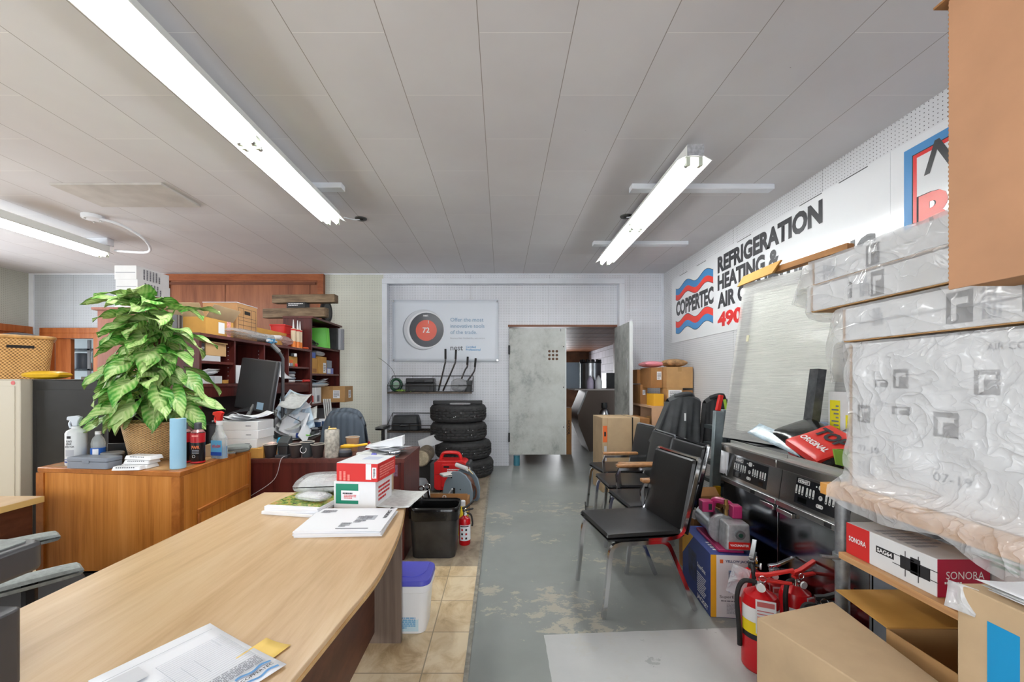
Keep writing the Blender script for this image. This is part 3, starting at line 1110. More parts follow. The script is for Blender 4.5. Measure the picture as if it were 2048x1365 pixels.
# bagged newspapers
FILM_S = wrap_film('clear_mail_film', clear=0.62, scale=26, strength=0.6)
t = thing('newspaper_bundle', 'folded newspaper in a clear plastic bag resting on the magazines', 'newspaper', (-0.905, 2.09, 0.7795), 0.15)
obj('newspaper', B().pillow(0.20, 0.17, 0.07, (0, 0, 0.045), 12, 3.0, 0.8), PAPERG, t)
obj('plastic_bag', B().pillow(0.24, 0.19, 0.09, (0, 0, 0.048), 12, 3.0, 0.8), FILM_S, t)
t = thing('newspaper_bundle', 'slim rolled mailer in white plastic lying on the leafy magazine cover', 'newspaper', (-0.885, 1.93, 0.7795), -0.35)
obj('roll', B().pillow(0.13, 0.065, 0.036, (0, 0, 0.022), 10, 3, 0.9), WHITEPL, t)
obj('plastic_bag', B().pillow(0.155, 0.075, 0.042, (0, 0, 0.023), 10, 3, 0.9), FILM_S, t)

# small boxes on the pale desk
S = (0.205, 0.215, 0.128)
b = solo('carton', B().box(-S[0] / 2, S[0] / 2, -S[1] / 2, S[1] / 2, 0, S[2]), WHITEC, 'white carton with a green label under the red box on the pale desk', 'box', (-0.685, 2.045, 0.7405), -0.09, 'small boxes on the pale desk', bevel=0.002)
decal(b, S, 'front', -0.18, 0.04, 0.54, 0.74, mat('green_label', (22, 132, 104), 0.4))
decal(b, S, 'front', -0.10, -0.02, 0.44, 0.36, PAPER, 'paper_sticker', th=0.0012)
smallprint(b, S, 'front', -0.10, 0.06, 0.36, 0.10, 1, INK, gap=0.0018, seed=4, name='barcode')
smallprint(b, S, 'front', -0.10, -0.06, 0.3, 0.16, 3, INKR, gap=0.0018, seed=8)
smallprint(b, S, 'right', 0.0, 0.0, 0.7, 0.6, 4, INKR, seed=9)
S = (0.205, 0.215, 0.085)
b = solo('carton', B().box(-S[0] / 2, S[0] / 2, -S[1] / 2, S[1] / 2, 0, S[2]), mat('red_carton', (208, 44, 44), 0.4), 'red and white carton lying on top of the white carton with green label', 'box', (-0.668, 2.04, 0.8692), -0.13, 'small boxes on the pale desk', bevel=0.002)
obj('white_lid', B().box(-S[0] / 2 + 0.001, S[0] / 2 - 0.001, -S[1] / 2 + 0.001, S[1] / 2 - 0.001, S[2] + 0.0003, S[2] + 0.002), WHITEC, b)
decal(b, (S[0], S[1], S[2] + 0.002), 'top', 0.1, 0.1, 0.4, 0.35, mat('lilac_label', (190, 196, 214), 0.5))
decal(b, S, 'front', 0.28, 0.06, 0.13, 0.86, WHITEC, 'white_tape')
decal(b, S, 'front', 0.42, 0.0, 0.1, 0.6, PAPER, 'paper_sticker')
smallprint(b, S, 'front', 0.42, 0.0, 0.05, 0.5, 7, INK, gap=0.0014, name='barcode')
smallprint(b, S, 'front', -0.3, -0.2, 0.3, 0.5, 3, mat('pink_print', (238, 140, 130), 0.5), vert=True)
smallprint(b, S, 'right', 0.0, 0.0, 0.8, 0.7, 5, mat('pink_print', (238, 140, 130), 0.5))
S = (0.12, 0.10, 0.18)
b = solo('carton', B().box(-S[0] / 2, S[0] / 2, -S[1] / 2, S[1] / 2, 0, S[2]), CARDP, 'small plain brown carton standing behind the red and white carton', 'box', (-0.655, 2.26 - 0.055, 0.7405), -0.05, 'small boxes on the pale desk', bevel=0.002)
obj('lid_flap', B().box(-0.058, 0.058, -0.052, 0.048, 0.1803, 0.183), CARD, b)
solo('newspaper_sheet', sheet(0.20, 0.30, 0.006, 8, 0.002, 12), PAPERG, 'loose newspaper page hanging slightly over the desk edge beside the white carton', 'paper', (-0.515, 2.08, 0.744), -0.12, solid=0.0005)

# ================================================================ walnut desk at far left and its neighbours
L = (-2.85, 1.55, 0)
t = thing('side_desk', 'pale topped side desk with a dark walnut panel at the left edge', 'desk', L)
obj('desk_top', B().box(-3.35, -2.402, 0.6, 2.15, 0.708, 0.740).sh(-L[0], -L[1]), MAPLE, t, bevel=0.002)
obj('edge_band', B().box(-2.4015, -2.399, 0.6, 2.15, 0.709, 0.739).box(-3.35, -2.40, 2.1505, 2.153, 0.709, 0.739).sh(-L[0], -L[1]), mat('cream_edge_band', (214, 182, 116), 0.4), t)
obj('end_panel', B().box(-2.45, -2.425, 0.65, 2.12, 0, 0.707).sh(-L[0], -L[1]), WALNUT, t)
obj('back_panel', B().box(-3.3, -2.451, 2.09, 2.11, 0, 0.707).sh(-L[0], -L[1]), WALNUT, t)

t = thing('filing_cabinet', 'beige metal filing cabinet with a small red sticker under the wicker basket', 'cabinet', (-4.07, 3.55, 0))
obj('body', B().box(-0.29, 0.29, -0.33, 0.33, 0, 1.35), BEIGEMETAL, t, bevel=0.006)
obj('side_panel', B().box(-0.25, 0.25, -0.334, -0.3303, 0.1, 1.30), BEIGEMETAL, t, bevel=0.002)
obj('sticker', B().cyl((0.235, -0.3305, 1.325), (0.235, -0.333, 1.325), 0.016, n=20), mat('red_round_sticker', (206, 96, 96), 0.5), t)
obj('top_lip', B().box(-0.292, 0.292, -0.332, 0.332, 1.3503, 1.354), mat('beige_top_edge', (212, 208, 196), 0.4), t)
t = thing('filing_cabinet', 'black metal filing cabinet between the beige one and the potted plant', 'cabinet', (-3.46, 3.62, 0))
obj('body', B().box(-0.305, 0.305, -0.33, 0.33, 0, 1.345), BLACKMETAL, t, bevel=0.006)
obj('side_panel', B().box(-0.265, 0.265, -0.334, -0.3303, 0.1, 1.27), BLACKMETAL, t, bevel=0.002)
obj('top_lip', B().box(-0.306, 0.306, -0.332, 0.332, 1.3453, 1.352), mat('worn_black_edge', (70, 70, 70), 0.35, 0.4), t)

t = thing('wicker_basket', 'wicker laundry basket with a cane rim on the beige filing cabinet', 'basket', (-4.10, 3.50, 1.3545), 0.85)
outer = rrect(0.37, 0.46, 0.05, 4)
inner = rrect(0.31, 0.39, 0.045, 4)
nb = len(outer)
bb = B()
hz = 0.335
k0 = len(bb.v)
prof = [(inner, 0), (outer, hz)]
bb.add([(p[0], p[1], 0) for p in inner] + [(p[0], p[1], hz) for p in outer] + [(p[0] * 0.95, p[1] * 0.95, hz) for p in outer] + [(p[0] * 0.93, p[1] * 0.93, 0.012) for p in inner],
       [tuple(range(nb - 1, -1, -1))] + [(i, (i + 1) % nb, nb + (i + 1) % nb, nb + i) for i in range(nb)] +
       [(nb + i, nb + (i + 1) % nb, 2 * nb + (i + 1) % nb, 2 * nb + i) for i in range(nb)] +
       [(2 * nb + i, 2 * nb + (i + 1) % nb, 3 * nb + (i + 1) % nb, 3 * nb + i) for i in range(nb)] + [tuple(range(3 * nb, 4 * nb))])
obj('woven_body', bb, RATTAN, t)
obj('cane_rim', B().tube([(p[0] * 1.01, p[1] * 1.01, hz + 0.012) for p in outer], 0.016, 10, True), mat('bent_cane', (206, 158, 94), 0.4, noise=(20, 0.15)), t)
obj('handle_opening', B().box(-0.075, 0.075, -0.224, -0.216, 0.255, 0.30), DARKHOLE, t)
t = solo('plastic_bag', B().pillow(0.26, 0.14, 0.07, (0, 0, 0.035), 10, 2.5, 0.9), mat('yellow_bag', (226, 180, 30), 0.35, bump=(30, 0.6)), 'crumpled yellow plastic bag beside the wicker basket', 'bag', (-3.72, 3.36, 1.354), 0.2)
solo('coat_bundle', B().pillow(0.24, 0.26, 0.14, (0, 0, 0.1), 10, 2.4, 0.95), mat('dark_cloth', (54, 50, 56), 0.85, bump=(16, 0.7)), 'dark clothing heaped inside the wicker basket', 'clothing', (-4.10, 3.50, 1.58), 0.3)

# shelf in the store beyond the far doorway
t = thing('store_shelf', 'steel shelf of jars seen through the far left doorway', 'shelf', (-6.75, 6.9, 0))
for zz in (0.75, 1.15, 1.5, 1.83):
    obj('shelf_board', B().box(-0.55, 0.55, -0.2, 0.2, zz, zz + 0.03), GREYMETAL, t)
obj('upright', B().box(-0.02, 0.02, -0.2, -0.17, 0, 2.0), WHITEP, t)
for i, (x, z, r, h, m_, lab) in enumerate(((-6.98, 1.53, 0.10, 0.26, GREYP, 'grey drum on the store shelf through the far doorway'), (-6.66, 1.53, 0.12, 0.28, mat('pale_drum', (170, 186, 180), 0.5), 'pale green drum on the store shelf through the far doorway'),
                                           (-6.82, 1.53, 0.04, 0.1, REDP, 'small red pot between drums on the store shelf'), (-6.75, 0.78, 0.11, 0.3, WHITEPL, 'white tub low on the store shelf through the far doorway'))):
    solo('drum', B().lathe([(r * 0.96, 0), (r, 0.02), (r, h - 0.02), (r * 0.92, h)], 18), m_, lab, 'drum', (x, 6.84, z), group='drums in the far store')
solo('crate', B().box(-0.2, 0.2, -0.12, 0.12, 0, 0.22), mat('cream_crate', (200, 190, 170), 0.6), 'cream crate on the middle store shelf through the far doorway', 'crate', (-6.72, 6.86, 1.181), bevel=0.01)

# office chair between the two desks
PADG = mat('dusty_armrest_pad', (138, 144, 142), 0.65, noise=(60, 0.12))
t = thing('office_chair', 'black office chair with dusty grey armrest pads behind the pale desk', 'chair', (-1.88, 1.58, 0), -0.64)
obj('seat', B().pillow(0.46, 0.44, 0.09, (0, 0, 0.45)), mat('black_fabric', (36, 36, 38), 0.85), t)
obj('backrest', B().pillow(0.42, 0.36, 0.07, (0, 0, 0), m=Matrix.Rotation(PI / 2, 3, 'X')).sh(0, -0.27, 0.58), mat('black_fabric', (36, 36, 38), 0.85), t)
obj('gas_column', B().cyl((0, 0, 0.06), (0, 0, 0.41), 0.028), CHROME, t)
sb = B()
for i in range(5):
    a = i * 2 * PI / 5
    sb.tube([(0.03 * math.cos(a), 0.03 * math.sin(a), 0.09), (0.28 * math.cos(a), 0.28 * math.sin(a), 0.06)], 0.02, 6)
obj('star_base', sb, BLACKP, t)
for i in range(5):
    a = i * 2 * PI / 5
    obj('caster', B().ball((0.28 * math.cos(a), 0.28 * math.sin(a), 0.026), 0.026), BLACKP, t)
for s in (-1, 1):
    ar = obj('armrest', B().pillow(0.085, 0.26, 0.045, (s * 0.27, 0.02, 0.645), 10, 2.6), PADG, t)
    obj('arm_post', B().tube([(s * 0.20, 0.02, 0.43), (s * 0.27, 0.02, 0.46), (s * 0.27, 0.02, 0.645)], 0.02, 6), BLACKP, ar)


def bin_(name, label, cat, loc, rz, w, d, h, taper, liner):
    t = thing(name, label, cat, loc, rz)
    n = 4
    lo, hi = rrect(w * taper, d * taper, 0.05, n), rrect(w, d, 0.06, n)
    m = len(lo)
    b = B()
    b.add([(p[0], p[1], 0) for p in lo] + [(p[0], p[1], h) for p in hi] + [(p[0] * 0.97, p[1] * 0.97, h) for p in hi] + [(p[0] * 0.95, p[1] * 0.95, 0.012) for p in lo],
          [tuple(range(m - 1, -1, -1))] + [(k * m + i, k * m + (i + 1) % m, (k + 1) * m + (i + 1) % m, (k + 1) * m + i) for k in range(3) for i in range(m)] + [tuple(range(3 * m, 4 * m))])
    obj('bin', b, mat('scuffed_black_bin', (44, 43, 42), 0.42, noise=(9, 0.3)), t)
    rr = random.Random(int(w * 1000))
    b = B()
    rings = [(1.012, -0.085), (1.03, -0.02), (1.035, 0.006), (0.985, 0.01), (0.93, -0.05), (0.86, -0.14)]
    vs = []
    for s, dz in rings:
        for i, p in enumerate(hi):
            j = rr.uniform(-0.012, 0.012) if dz < -0.01 else rr.uniform(-0.003, 0.003)
            vs.append((p[0] * (s + j * 0.5), p[1] * (s + j * 0.5), h + dz + j))
    b.add(vs, [(k * m + i, k * m + (i + 1) % m, (k + 1) * m + (i + 1) % m, (k + 1) * m + i) for k in range(len(rings) - 1) for i in range(m)])
    obj('bin_liner', b, mat('glossy_black_bag', (14, 14, 15), 0.16, bump=(22, 0.5)), t, smooth=80)
    return t


bin_('trash_bin', 'small black bin with a bag liner between the office chair and oak counter', 'bin', (-2.12, 2.02, 0.0055), 0.1, 0.26, 0.22, 0.34, 0.85, True)
bin_('trash_bin', 'black plastic bin with a black bag liner at the end of the mahogany desk', 'bin', (-0.515, 3.20, 0.0055), 0.0, 0.375, 0.27, 0.375, 0.86, True)

# black printer at the near left corner of the pale desk
t = thing('desktop_printer', 'black desktop printer with a projecting tray at the near left corner', 'printer', (-1.125, 0.72, 0.7405))
CHAR = mat('charcoal_plastic', (58, 58, 62), 0.4)
obj('body', B().prism(rrect(0.32, 0.22, 0.015, 3), 0, 0.152), CHAR, t, bevel=0.004)
tr = obj('output_tray', B().prism(rrect(0.22, 0.40, 0.03, 4, -0.095, 0.085), 0.1523, 0.222), CHAR, t, bevel=0.01)
obj('upper_body', B().prism(rrect(0.18, 0.22, 0.03, 4, -0.12, 0.03), 0.2225, 0.31), CHAR, t, bevel=0.012)
obj('tray_top', B().prism(rrect(0.19, 0.12, 0.02, 4, -0.1, 0.205), 0.2223, 0.2255), PADG, tr)


# ================================================================ oak counter with plant and bottles
A_, B_, C_, D_ = (-2.65, 2.34), (-1.738, 2.216), (-1.83, 2.985), (-2.74, 3.06)
L = (-2.22, 2.6, 0)
q = [A_, B_, C_, D_]


def inset(poly, e):
    cx, cy = sum(p[0] for p in poly) / len(poly), sum(p[1] for p in poly) / len(poly)
    return [(cx + (p[0] - cx) * (1 - e), cy + (p[1] - cy) * (1 - e)) for p in poly]


t = thing('oak_cabinet', 'honey oak counter cabinet carrying the potted plant and spray bottles', 'cabinet', L)
obj('body', B().prism(inset(q, 0.012), 0, 0.822).sh(-L[0], -L[1]), OAK, t)
obj('top', B().prism(q, 0.8225, 0.85).sh(-L[0], -L[1]), OAKTRIM, t, bevel=0.004)
obj('top_inlay', B().prism(inset(q, 0.09), 0.8503, 0.8515).sh(-L[0], -L[1]), wood('worn_oak_top', (160, 120, 78), (190, 152, 108), (2, 9, 9), 0.3), t)
fd = Vector((B_[0] - A_[0], B_[1] - A_[1], 0)).normalized()
sd = Vector((C_[0] - B_[0], C_[1] - B_[1], 0)).normalized()
fn_ = Vector((fd.y, -fd.x, 0))
sn_ = Vector((sd.y, -sd.x, 0))
fo = Vector(inset([A_, B_, C_, D_], 0.012)[0] + (0,)) - Vector(L)
so = Vector(inset([A_, B_, C_, D_], 0.012)[1] + (0,)) - Vector(L)
fl = (Vector(B_) - Vector(A_)).length * 0.988
sl = (Vector(C_) - Vector(B_)).length * 0.988


def rct(b, o, d, n_, x0, x1, z0, z1, th):
    return b.extr([(x0, z0), (x1, z0), (x1, z1), (x0, z1)], o, d, (0, 0, 1), n_ * th)


for o_, d_, m_, x0, x1 in ((fo, fd, fn_, -0.008, 0.042), (fo, fd, fn_, fl - 0.042, fl + 0.008), (so, sd, sn_, -0.008, 0.022), (so, sd, sn_, sl - 0.022, sl + 0.008)):
    obj('corner_stile', rct(B(), o_, d_, m_, x0, x1, 0, 0.82, 0.008), OAKTRIM, t)
b = B()
rct(b, so, sd, sn_, 0.15, sl - 0.025, 0.575, 0.60, 0.012)
rct(b, so, sd, sn_, 0.15, 0.175, 0.08, 0.575, 0.012)
obj('drawer_moulding', b, OAKTRIM, t, bevel=0.003)
pn = obj('drawer_panel', rct(B(), so, sd, sn_, 0.177, sl - 0.026, 0.08, 0.573, 0.004), OAK, t)

ZT = 0.852
# ---- potted plant
PX, PY = -2.195, 2.60
t = thing('potted_plant', 'tall variegated houseplant in a wicker pot on the oak counter', 'plant', (PX, PY, ZT))
obj('wicker_pot', B().lathe([(0.118, 0), (0.122, 0.004), (0.165, 0.225), (0.168, 0.232), (0.158, 0.232), (0.13, 0.19)], 48), WICKER, t)
obj('pot_rim', B().tube([(0.165 * math.cos(a * PI / 20), 0.165 * math.sin(a * PI / 20), 0.23) for a in range(40)], 0.009, 8, True), WICKER, t)
obj('soil', B().lathe([(0.14, 0.188), (0.13, 0.196), (0.01, 0.2)], 24), mat('dark_soil', (52, 40, 30), 0.9), t)
obj('moss_pole', B().lathe([(0.032, 0.19), (0.034, 0.5), (0.031, 1.0), (0.028, 1.02)], 14), mat('coir_pole', (104, 74, 48), 0.9, noise=(60, 0.3), bump=(80, 0.8)), t)
LEAF = NT('variegated_leaf')
uvn = LEAF.n('UVMap')
sp_ = LEAF.n('SeparateXYZ')
LEAF.l(uvn.outputs[0], sp_.inputs[0])
mid = LEAF.math('ABSOLUTE', LEAF.math('SUBTRACT', sp_.outputs[0], 0.5))
vein = LEAF.math('SINE', LEAF.math('MULTIPLY', LEAF.math('SUBTRACT', sp_.outputs[1], LEAF.math('MULTIPLY', mid, 0.7)), 46))
no = LEAF.noise(LEAF.coords(), 6.5, 2)
no2 = LEAF.noise(LEAF.coords(), 42, 4, 0.7)
pale = LEAF.math('SUBTRACT', LEAF.math('ADD', LEAF.math('MULTIPLY', no, 2.4), LEAF.math('MULTIPLY', no2, 0.9)), LEAF.math('MULTIPLY', mid, 1.3))
pale = LEAF.math('ADD', pale, LEAF.math('MULTIPLY', vein, 0.2))
colr = LEAF.ramp(LEAF.math('MULTIPLY', pale, 0.62), [(0.40, (40, 124, 28)), (0.60, (92, 158, 60)), (0.78, (142, 182, 100)), (1.0, (184, 206, 138))])
ribs = LEAF.math('LESS_THAN', mid, 0.014)
LEAF.set(LEAF.mix(LEAF.math('MULTIPLY', ribs, 0.7), colr, lin((206, 222, 160))), 0.38)
LEAF.bump(vein, 0.25, 0.004)
LEAF.b.inputs['Subsurface Weight'].default_value = 0.0
LEAF = LEAF.m
rr = random.Random(21)
fol, stems = B(), B()


def leaf(base, out, ln, wd, pitch, roll):
    """heart-shaped blade from its stalk joint, pointing outwards"""
    out = Vector((out[0], out[1], 0)).normalized()
    side = Vector((-out.y, out.x, 0))
    d0 = out * math.cos(pitch) + Vector((0, 0, math.sin(pitch)))
    n0 = side.cross(d0).normalized() * -1
    if n0.z < 0:
        n0 = -n0
    side = side * math.cos(roll) + n0 * math.sin(roll)
    n0 = d0.cross(side)
    if n0.z < 0:
        n0 = -n0
    wv = rr.uniform(0, 6)
    def fn(u, v):
        a = 2 * u - 1
        f = math.sin(PI * min(1, (v * 0.93 + 0.07)) ** 0.62) ** 0.8 if v < 0.999 else 0.0
        f = max(f, 0.02)
        x = a * wd * 0.5 * f
        y = ln * (v - 0.16 * abs(a) * (1 - v) ** 3 * 1.8)
        z = -0.16 * wd * (1 - abs(a)) ** 1.3 * 0.8 - 0.34 * ln * v * v * (0.5 + 0.5 * v) + 0.012 * math.sin(9 * v + wv + a * 2)
        return Vector(base) + d0 * y + side * x + n0 * z
    fol.grid(fn, 6, 7, uv=True)


n_leaf = 118
for i in range(n_leaf):
    fz = i / (n_leaf - 1)
    z = 0.29 + 0.74 * fz + rr.uniform(-0.04, 0.04)
    a = i * 2.399 + rr.uniform(-0.5, 0.5)
    if rr.random() < 0.4:
        a = -PI / 2 + rr.uniform(-1.3, 1.3)
    prof = 0.20 + 0.05 * math.sin(fz * 6.3) - (0.05 if fz > 0.45 and fz < 0.65 else 0)
    r = prof * rr.uniform(0.3, 1.0)
    out = (math.cos(a), math.sin(a))
    base = (out[0] * r, out[1] * r, z)
    ln = rr.uniform(0.14, 0.22)
    pitch = rr.uniform(-0.8, 0.05) if fz < 0.85 else rr.uniform(-0.15, 0.3)
    leaf(base, out, ln, ln * rr.uniform(0.58, 0.74), pitch, rr.uniform(-0.5, 0.5))
    z0 = max(0.2, z - rr.uniform(0.12, 0.3))
    stems.tube(bez([(out[0] * 0.03, out[1] * 0.03, z0), (out[0] * r * 0.6, out[1] * r * 0.6, z - 0.01), base], 6), 0.0042, 5)
for i in range(9):
    a = i * 0.7
    stems.tube(bez([(0.05 * math.cos(a), 0.05 * math.sin(a), 0.19), (0.06 * math.cos(a), 0.06 * math.sin(a), 0.4), (0.03 * math.cos(a + 0.5), 0.03 * math.sin(a + 0.5), 0.7)], 8), 0.007, 6)
obj('foliage', fol, LEAF, t, smooth=80)
obj('stems', stems, mat('green_stem', (112, 150, 66), 0.5), t)

# ---- bottles and oddments
CLEAR = NT('clear_bottle_plastic')
CLEAR.set((232, 240, 240), 0.08, 0, 0.6)
tr_ = CLEAR.n('BsdfTransparent')
mx_ = CLEAR.n('MixShader')
mx_.inputs[0].default_value = 0.7
CLEAR.l(CLEAR.b.outputs[0], mx_.inputs[1])
CLEAR.l(tr_.outputs[0], mx_.inputs[2])
CLEAR.l(mx_.outputs[0], CLEAR.out.inputs[0])
CLEAR = CLEAR.m


def wraptext(body, m, parent, r, z, w, h, a0=-PI / 2, bold=0.0, gap=0.0006):
    """lettering bent round an upright cylinder of radius r, centred on angle a0"""
    o = text(body, m, parent, (0, 0, 0), (1, 0, 0), (0, 1, 0), w=w, h=h, bold=bold, gap=0)
    for v in o.data.vertices:
        x, y = v.co.x, v.co.y
        a = a0 + x / r
        v.co = ((r + gap) * math.cos(a), (r + gap) * math.sin(a), z + y)
    return o


def sleeve(r, z0, z1, n=28, a0=0.0, a1=2 * PI, th=0.0006):
    b = B()
    b.grid(lambda u, v: ((r + th) * math.cos(a0 + (a1 - a0) * u), (r + th) * math.sin(a0 + (a1 - a0) * u), z0 + (z1 - z0) * v), n, 1)
    return b


def trigger(t, z, m, m2, d=-1):
    """spray head on top of a bottle neck at height z; nozzle along d in x"""
    b = B().extr([(-0.014, 0), (0.014, 0), (0.018, 0.03), (0.03, 0.052), (0.008, 0.062), (-0.04, 0.056), (-0.044, 0.036), (-0.02, 0.03)], (0, -0.012, z), (-d, 0, 0), (0, 0, 1), (0, 0.024, 0))
    h = obj('spray_head', b, m, t, bevel=0.004)
    obj('trigger', B().tube(bez([(d * 0.024, 0, z + 0.034), (d * 0.036, 0, z + 0.012), (d * 0.028, 0, z - 0.012)], 8), 0.006, 6), m2, h)


# leak detector spray
t = thing('spray_bottle', 'grey and white leak detector trigger bottle at the left end of the oak counter', 'bottle', (-2.50, 2.41, ZT), 0.1)
obj('bottle', B().lathe([(0.044, 0), (0.047, 0.006), (0.047, 0.185), (0.04, 0.2), (0.02, 0.212), (0.019, 0.225)], 26), mat('pale_grey_bottle', (206, 210, 212), 0.35), t)
obj('band', sleeve(0.047, 0.018, 0.026), INKB, t)
obj('band', sleeve(0.047, 0.034, 0.038), INKB, t)
for i, (s, hh) in enumerate((('GAS', 0.012), ('LEAK', 0.012), ('DETECTOR', 0.010))):
    wraptext(s, INK, t, 0.047, 0.142 - i * 0.016, 0.03 if i < 2 else 0.05, hh, bold=0.02)
obj('logo', sleeve(0.047, 0.157, 0.172, 6, -PI / 2 - 0.22, -PI / 2 + 0.22), INK, t)
obj('print_box', sleeve(0.047, 0.055, 0.092, 8, -PI / 2 - 0.4, -PI / 2 + 0.5), INKL, t)
trigger(t, 0.226, mat('pale_grey_trigger', (196, 206, 216), 0.35), mat('pale_grey_trigger', (196, 206, 216), 0.35))

# water bottle
t = thing('water_bottle', 'small clear water bottle with a blue and green label beside the leak detector spray', 'bottle', (-2.40, 2.44, ZT), 0.3)
obj('bottle', B().lathe([(0.028, 0), (0.032, 0.006), (0.0325, 0.05), (0.0315, 0.085), (0.033, 0.12), (0.026, 0.15), (0.013, 0.168), (0.0125, 0.176)], 24), CLEAR, t)
lb_ = obj('label', sleeve(0.0338, 0.028, 0.095), mat('blue_label', (30, 96, 186), 0.35), t)
obj('green_band', sleeve(0.0343, 0.028, 0.05), mat('lime_green_label', (110, 190, 50), 0.35), lb_)
obj('white_panel', sleeve(0.0345, 0.056, 0.09, 6, -PI / 2 - 0.3, -PI / 2 + 0.5), PAPER, lb_)
obj('cap', B().lathe([(0.0145, 0.174), (0.0145, 0.19), (0.013, 0.192)], 18), WHITEPL, t)
# black jar and mug behind
t = thing('jar', 'squat black jar with a clear lid between the water bottle and wicker pot', 'jar', (-2.305, 2.43, ZT))
obj('jar', B().lathe([(0.048, 0), (0.052, 0.006), (0.052, 0.05), (0.05, 0.056)], 24), BLACKP2, t)
obj('lid', B().lathe([(0.053, 0.0563), (0.054, 0.066), (0.05, 0.07)], 24), mat('grey_clear_lid', (140, 142, 142), 0.25), t)
obj('red_label', sleeve(0.0525, 0.006, 0.026, 6, -PI / 2 + 0.2, -PI / 2 + 1.1), REDP, t)
solo('tablet', B().box(-0.06, 0.06, -0.006, 0.006, 0, 0.10), BLACKP, 'black slim device standing behind the squat black jar', 'device', (-2.40, 2.57, ZT), 0.15, bevel=0.003)

# grey plastic case, thermostats
t = thing('plastic_case', 'closed blue grey plastic case at the front edge of the oak counter', 'case', (-2.31, 2.33, ZT + 0.0005), -0.12)
obj('case_base', B().prism(rrect(0.26, 0.09, 0.012, 3), 0, 0.038), GREYP, t, bevel=0.002)
obj('case_lid', B().prism(rrect(0.262, 0.092, 0.012, 3), 0.0385, 0.062), GREYP, t, bevel=0.004)
obj('latch', B().box(-0.022, 0.022, -0.049, -0.0463, 0.03, 0.048), GREYP, t, bevel=0.002)
for i, (x, y, z, rz, sx, lab) in enumerate(((-2.06, 2.335, 0, 0.05, 0.17, 'white thermostat lowest of the pile by the wicker pot'), (-2.055, 2.345, 0.0225, 0.12, 0.155, 'white thermostat in the middle of the pile by the wicker pot'),
                                            (-2.05, 2.352, 0.045, -0.04, 0.18, 'white thermostat on top of the pile by the wicker pot'), (-2.06, 2.267, 0, 0.22, 0.15, 'white slotted thermostat lying in front of the pile'))):
    t = thing('thermostat', lab, 'thermostat', (x, y, ZT + 0.0005 + z), rz - 0.13, 'white thermostats')
    obj('cover', B().prism(rrect(sx, 0.085 if i < 3 else 0.05, 0.01, 3), 0, 0.021, rrect(sx - 0.014, 0.071 if i < 3 else 0.04, 0.008, 3)), WHITEPL, t, bevel=0.002)
    sl_ = B()
    for k in range(9):
        sl_.box(-0.05 + k * 0.011, -0.0445 + k * 0.011, -(0.0385 if i < 3 else 0.0235), -(0.03 if i < 3 else 0.018), 0.0125, 0.0185)
    obj('vent_slots', sl_, mat('slot_shadow', (120, 122, 126), 0.6), t)

# blue paper roll
t = thing('paper_roll', 'pale blue paper roll standing at the front corner of the oak counter', 'roll', (-1.822, 2.31, ZT + 0.0005))
obj('roll', B().lathe([(0.036, 0), (0.0375, 0.002), (0.0375, 0.278), (0.036, 0.28)], 28), mat('blue_roll_paper', (150, 196, 222), 0.75, bump=(200, 0.2)), t)
obj('tube_core', B().lathe([(0.016, 0.2802), (0.0155, 0.2812)], 16), CARD, t)

# aerosol cans
def can(loc, label):
    t = thing('spray_can', label, 'spray can', loc, 0.25, 'red and black spray cans')
    obj('can', B().lathe([(0.034, 0), (0.036, 0.004), (0.036, 0.178), (0.034, 0.186), (0.022, 0.2), (0.02, 0.205)], 26), mat('can_black', (26, 24, 26), 0.25), t)
    obj('red_band', sleeve(0.0362, 0.125, 0.182), mat('can_red', (188, 32, 40), 0.25), t)
    obj('red_band', sleeve(0.0362, 0.004, 0.014), mat('can_red', (188, 32, 40), 0.25), t)
    obj('shoulder', B().lathe([(0.0345, 0.1862), (0.0225, 0.2015)], 26), mat('can_silver_red', (200, 150, 150), 0.25, 0.6), t)
    obj('cap', B().lathe([(0.019, 0.2055), (0.019, 0.238), (0.015, 0.242)], 18), mat('dark_grey_cap', (66, 68, 74), 0.45), t)
    obj('white_print', sleeve(0.0366, 0.160, 0.170, 8, -PI / 2 - 0.55, -PI / 2 + 0.4), mat('pink_print', (238, 140, 130), 0.5), t)
    wraptext('PWR', mat('orange_red_print', (236, 120, 60), 0.4), t, 0.0362, 0.098, 0.042, 0.02, bold=0.03, gap=0.001)
    for k in range(3):
        obj('small_print', sleeve(0.0362, 0.078 - k * 0.008, 0.081 - k * 0.008, 8, -PI / 2 - 0.5, -PI / 2 + 0.5), INKL, t)
    obj('hazard_mark', B().tube([(0.0366 * math.cos(-PI / 2 - 0.25 + 0.22 * math.cos(a * PI / 10)), 0.0366 * math.sin(-PI / 2 - 0.25 + 0.22 * math.cos(a * PI / 10)), 0.045 + 0.008 * math.sin(a * PI / 10)) for a in range(20)], 0.0008, 4, True), INKW, t)


can((-1.815, 2.452, ZT), 'red and black aerosol can standing nearest the blue trigger cleaner')
can((-1.905, 2.46, ZT), 'red and black aerosol can half hidden behind the blue paper roll')

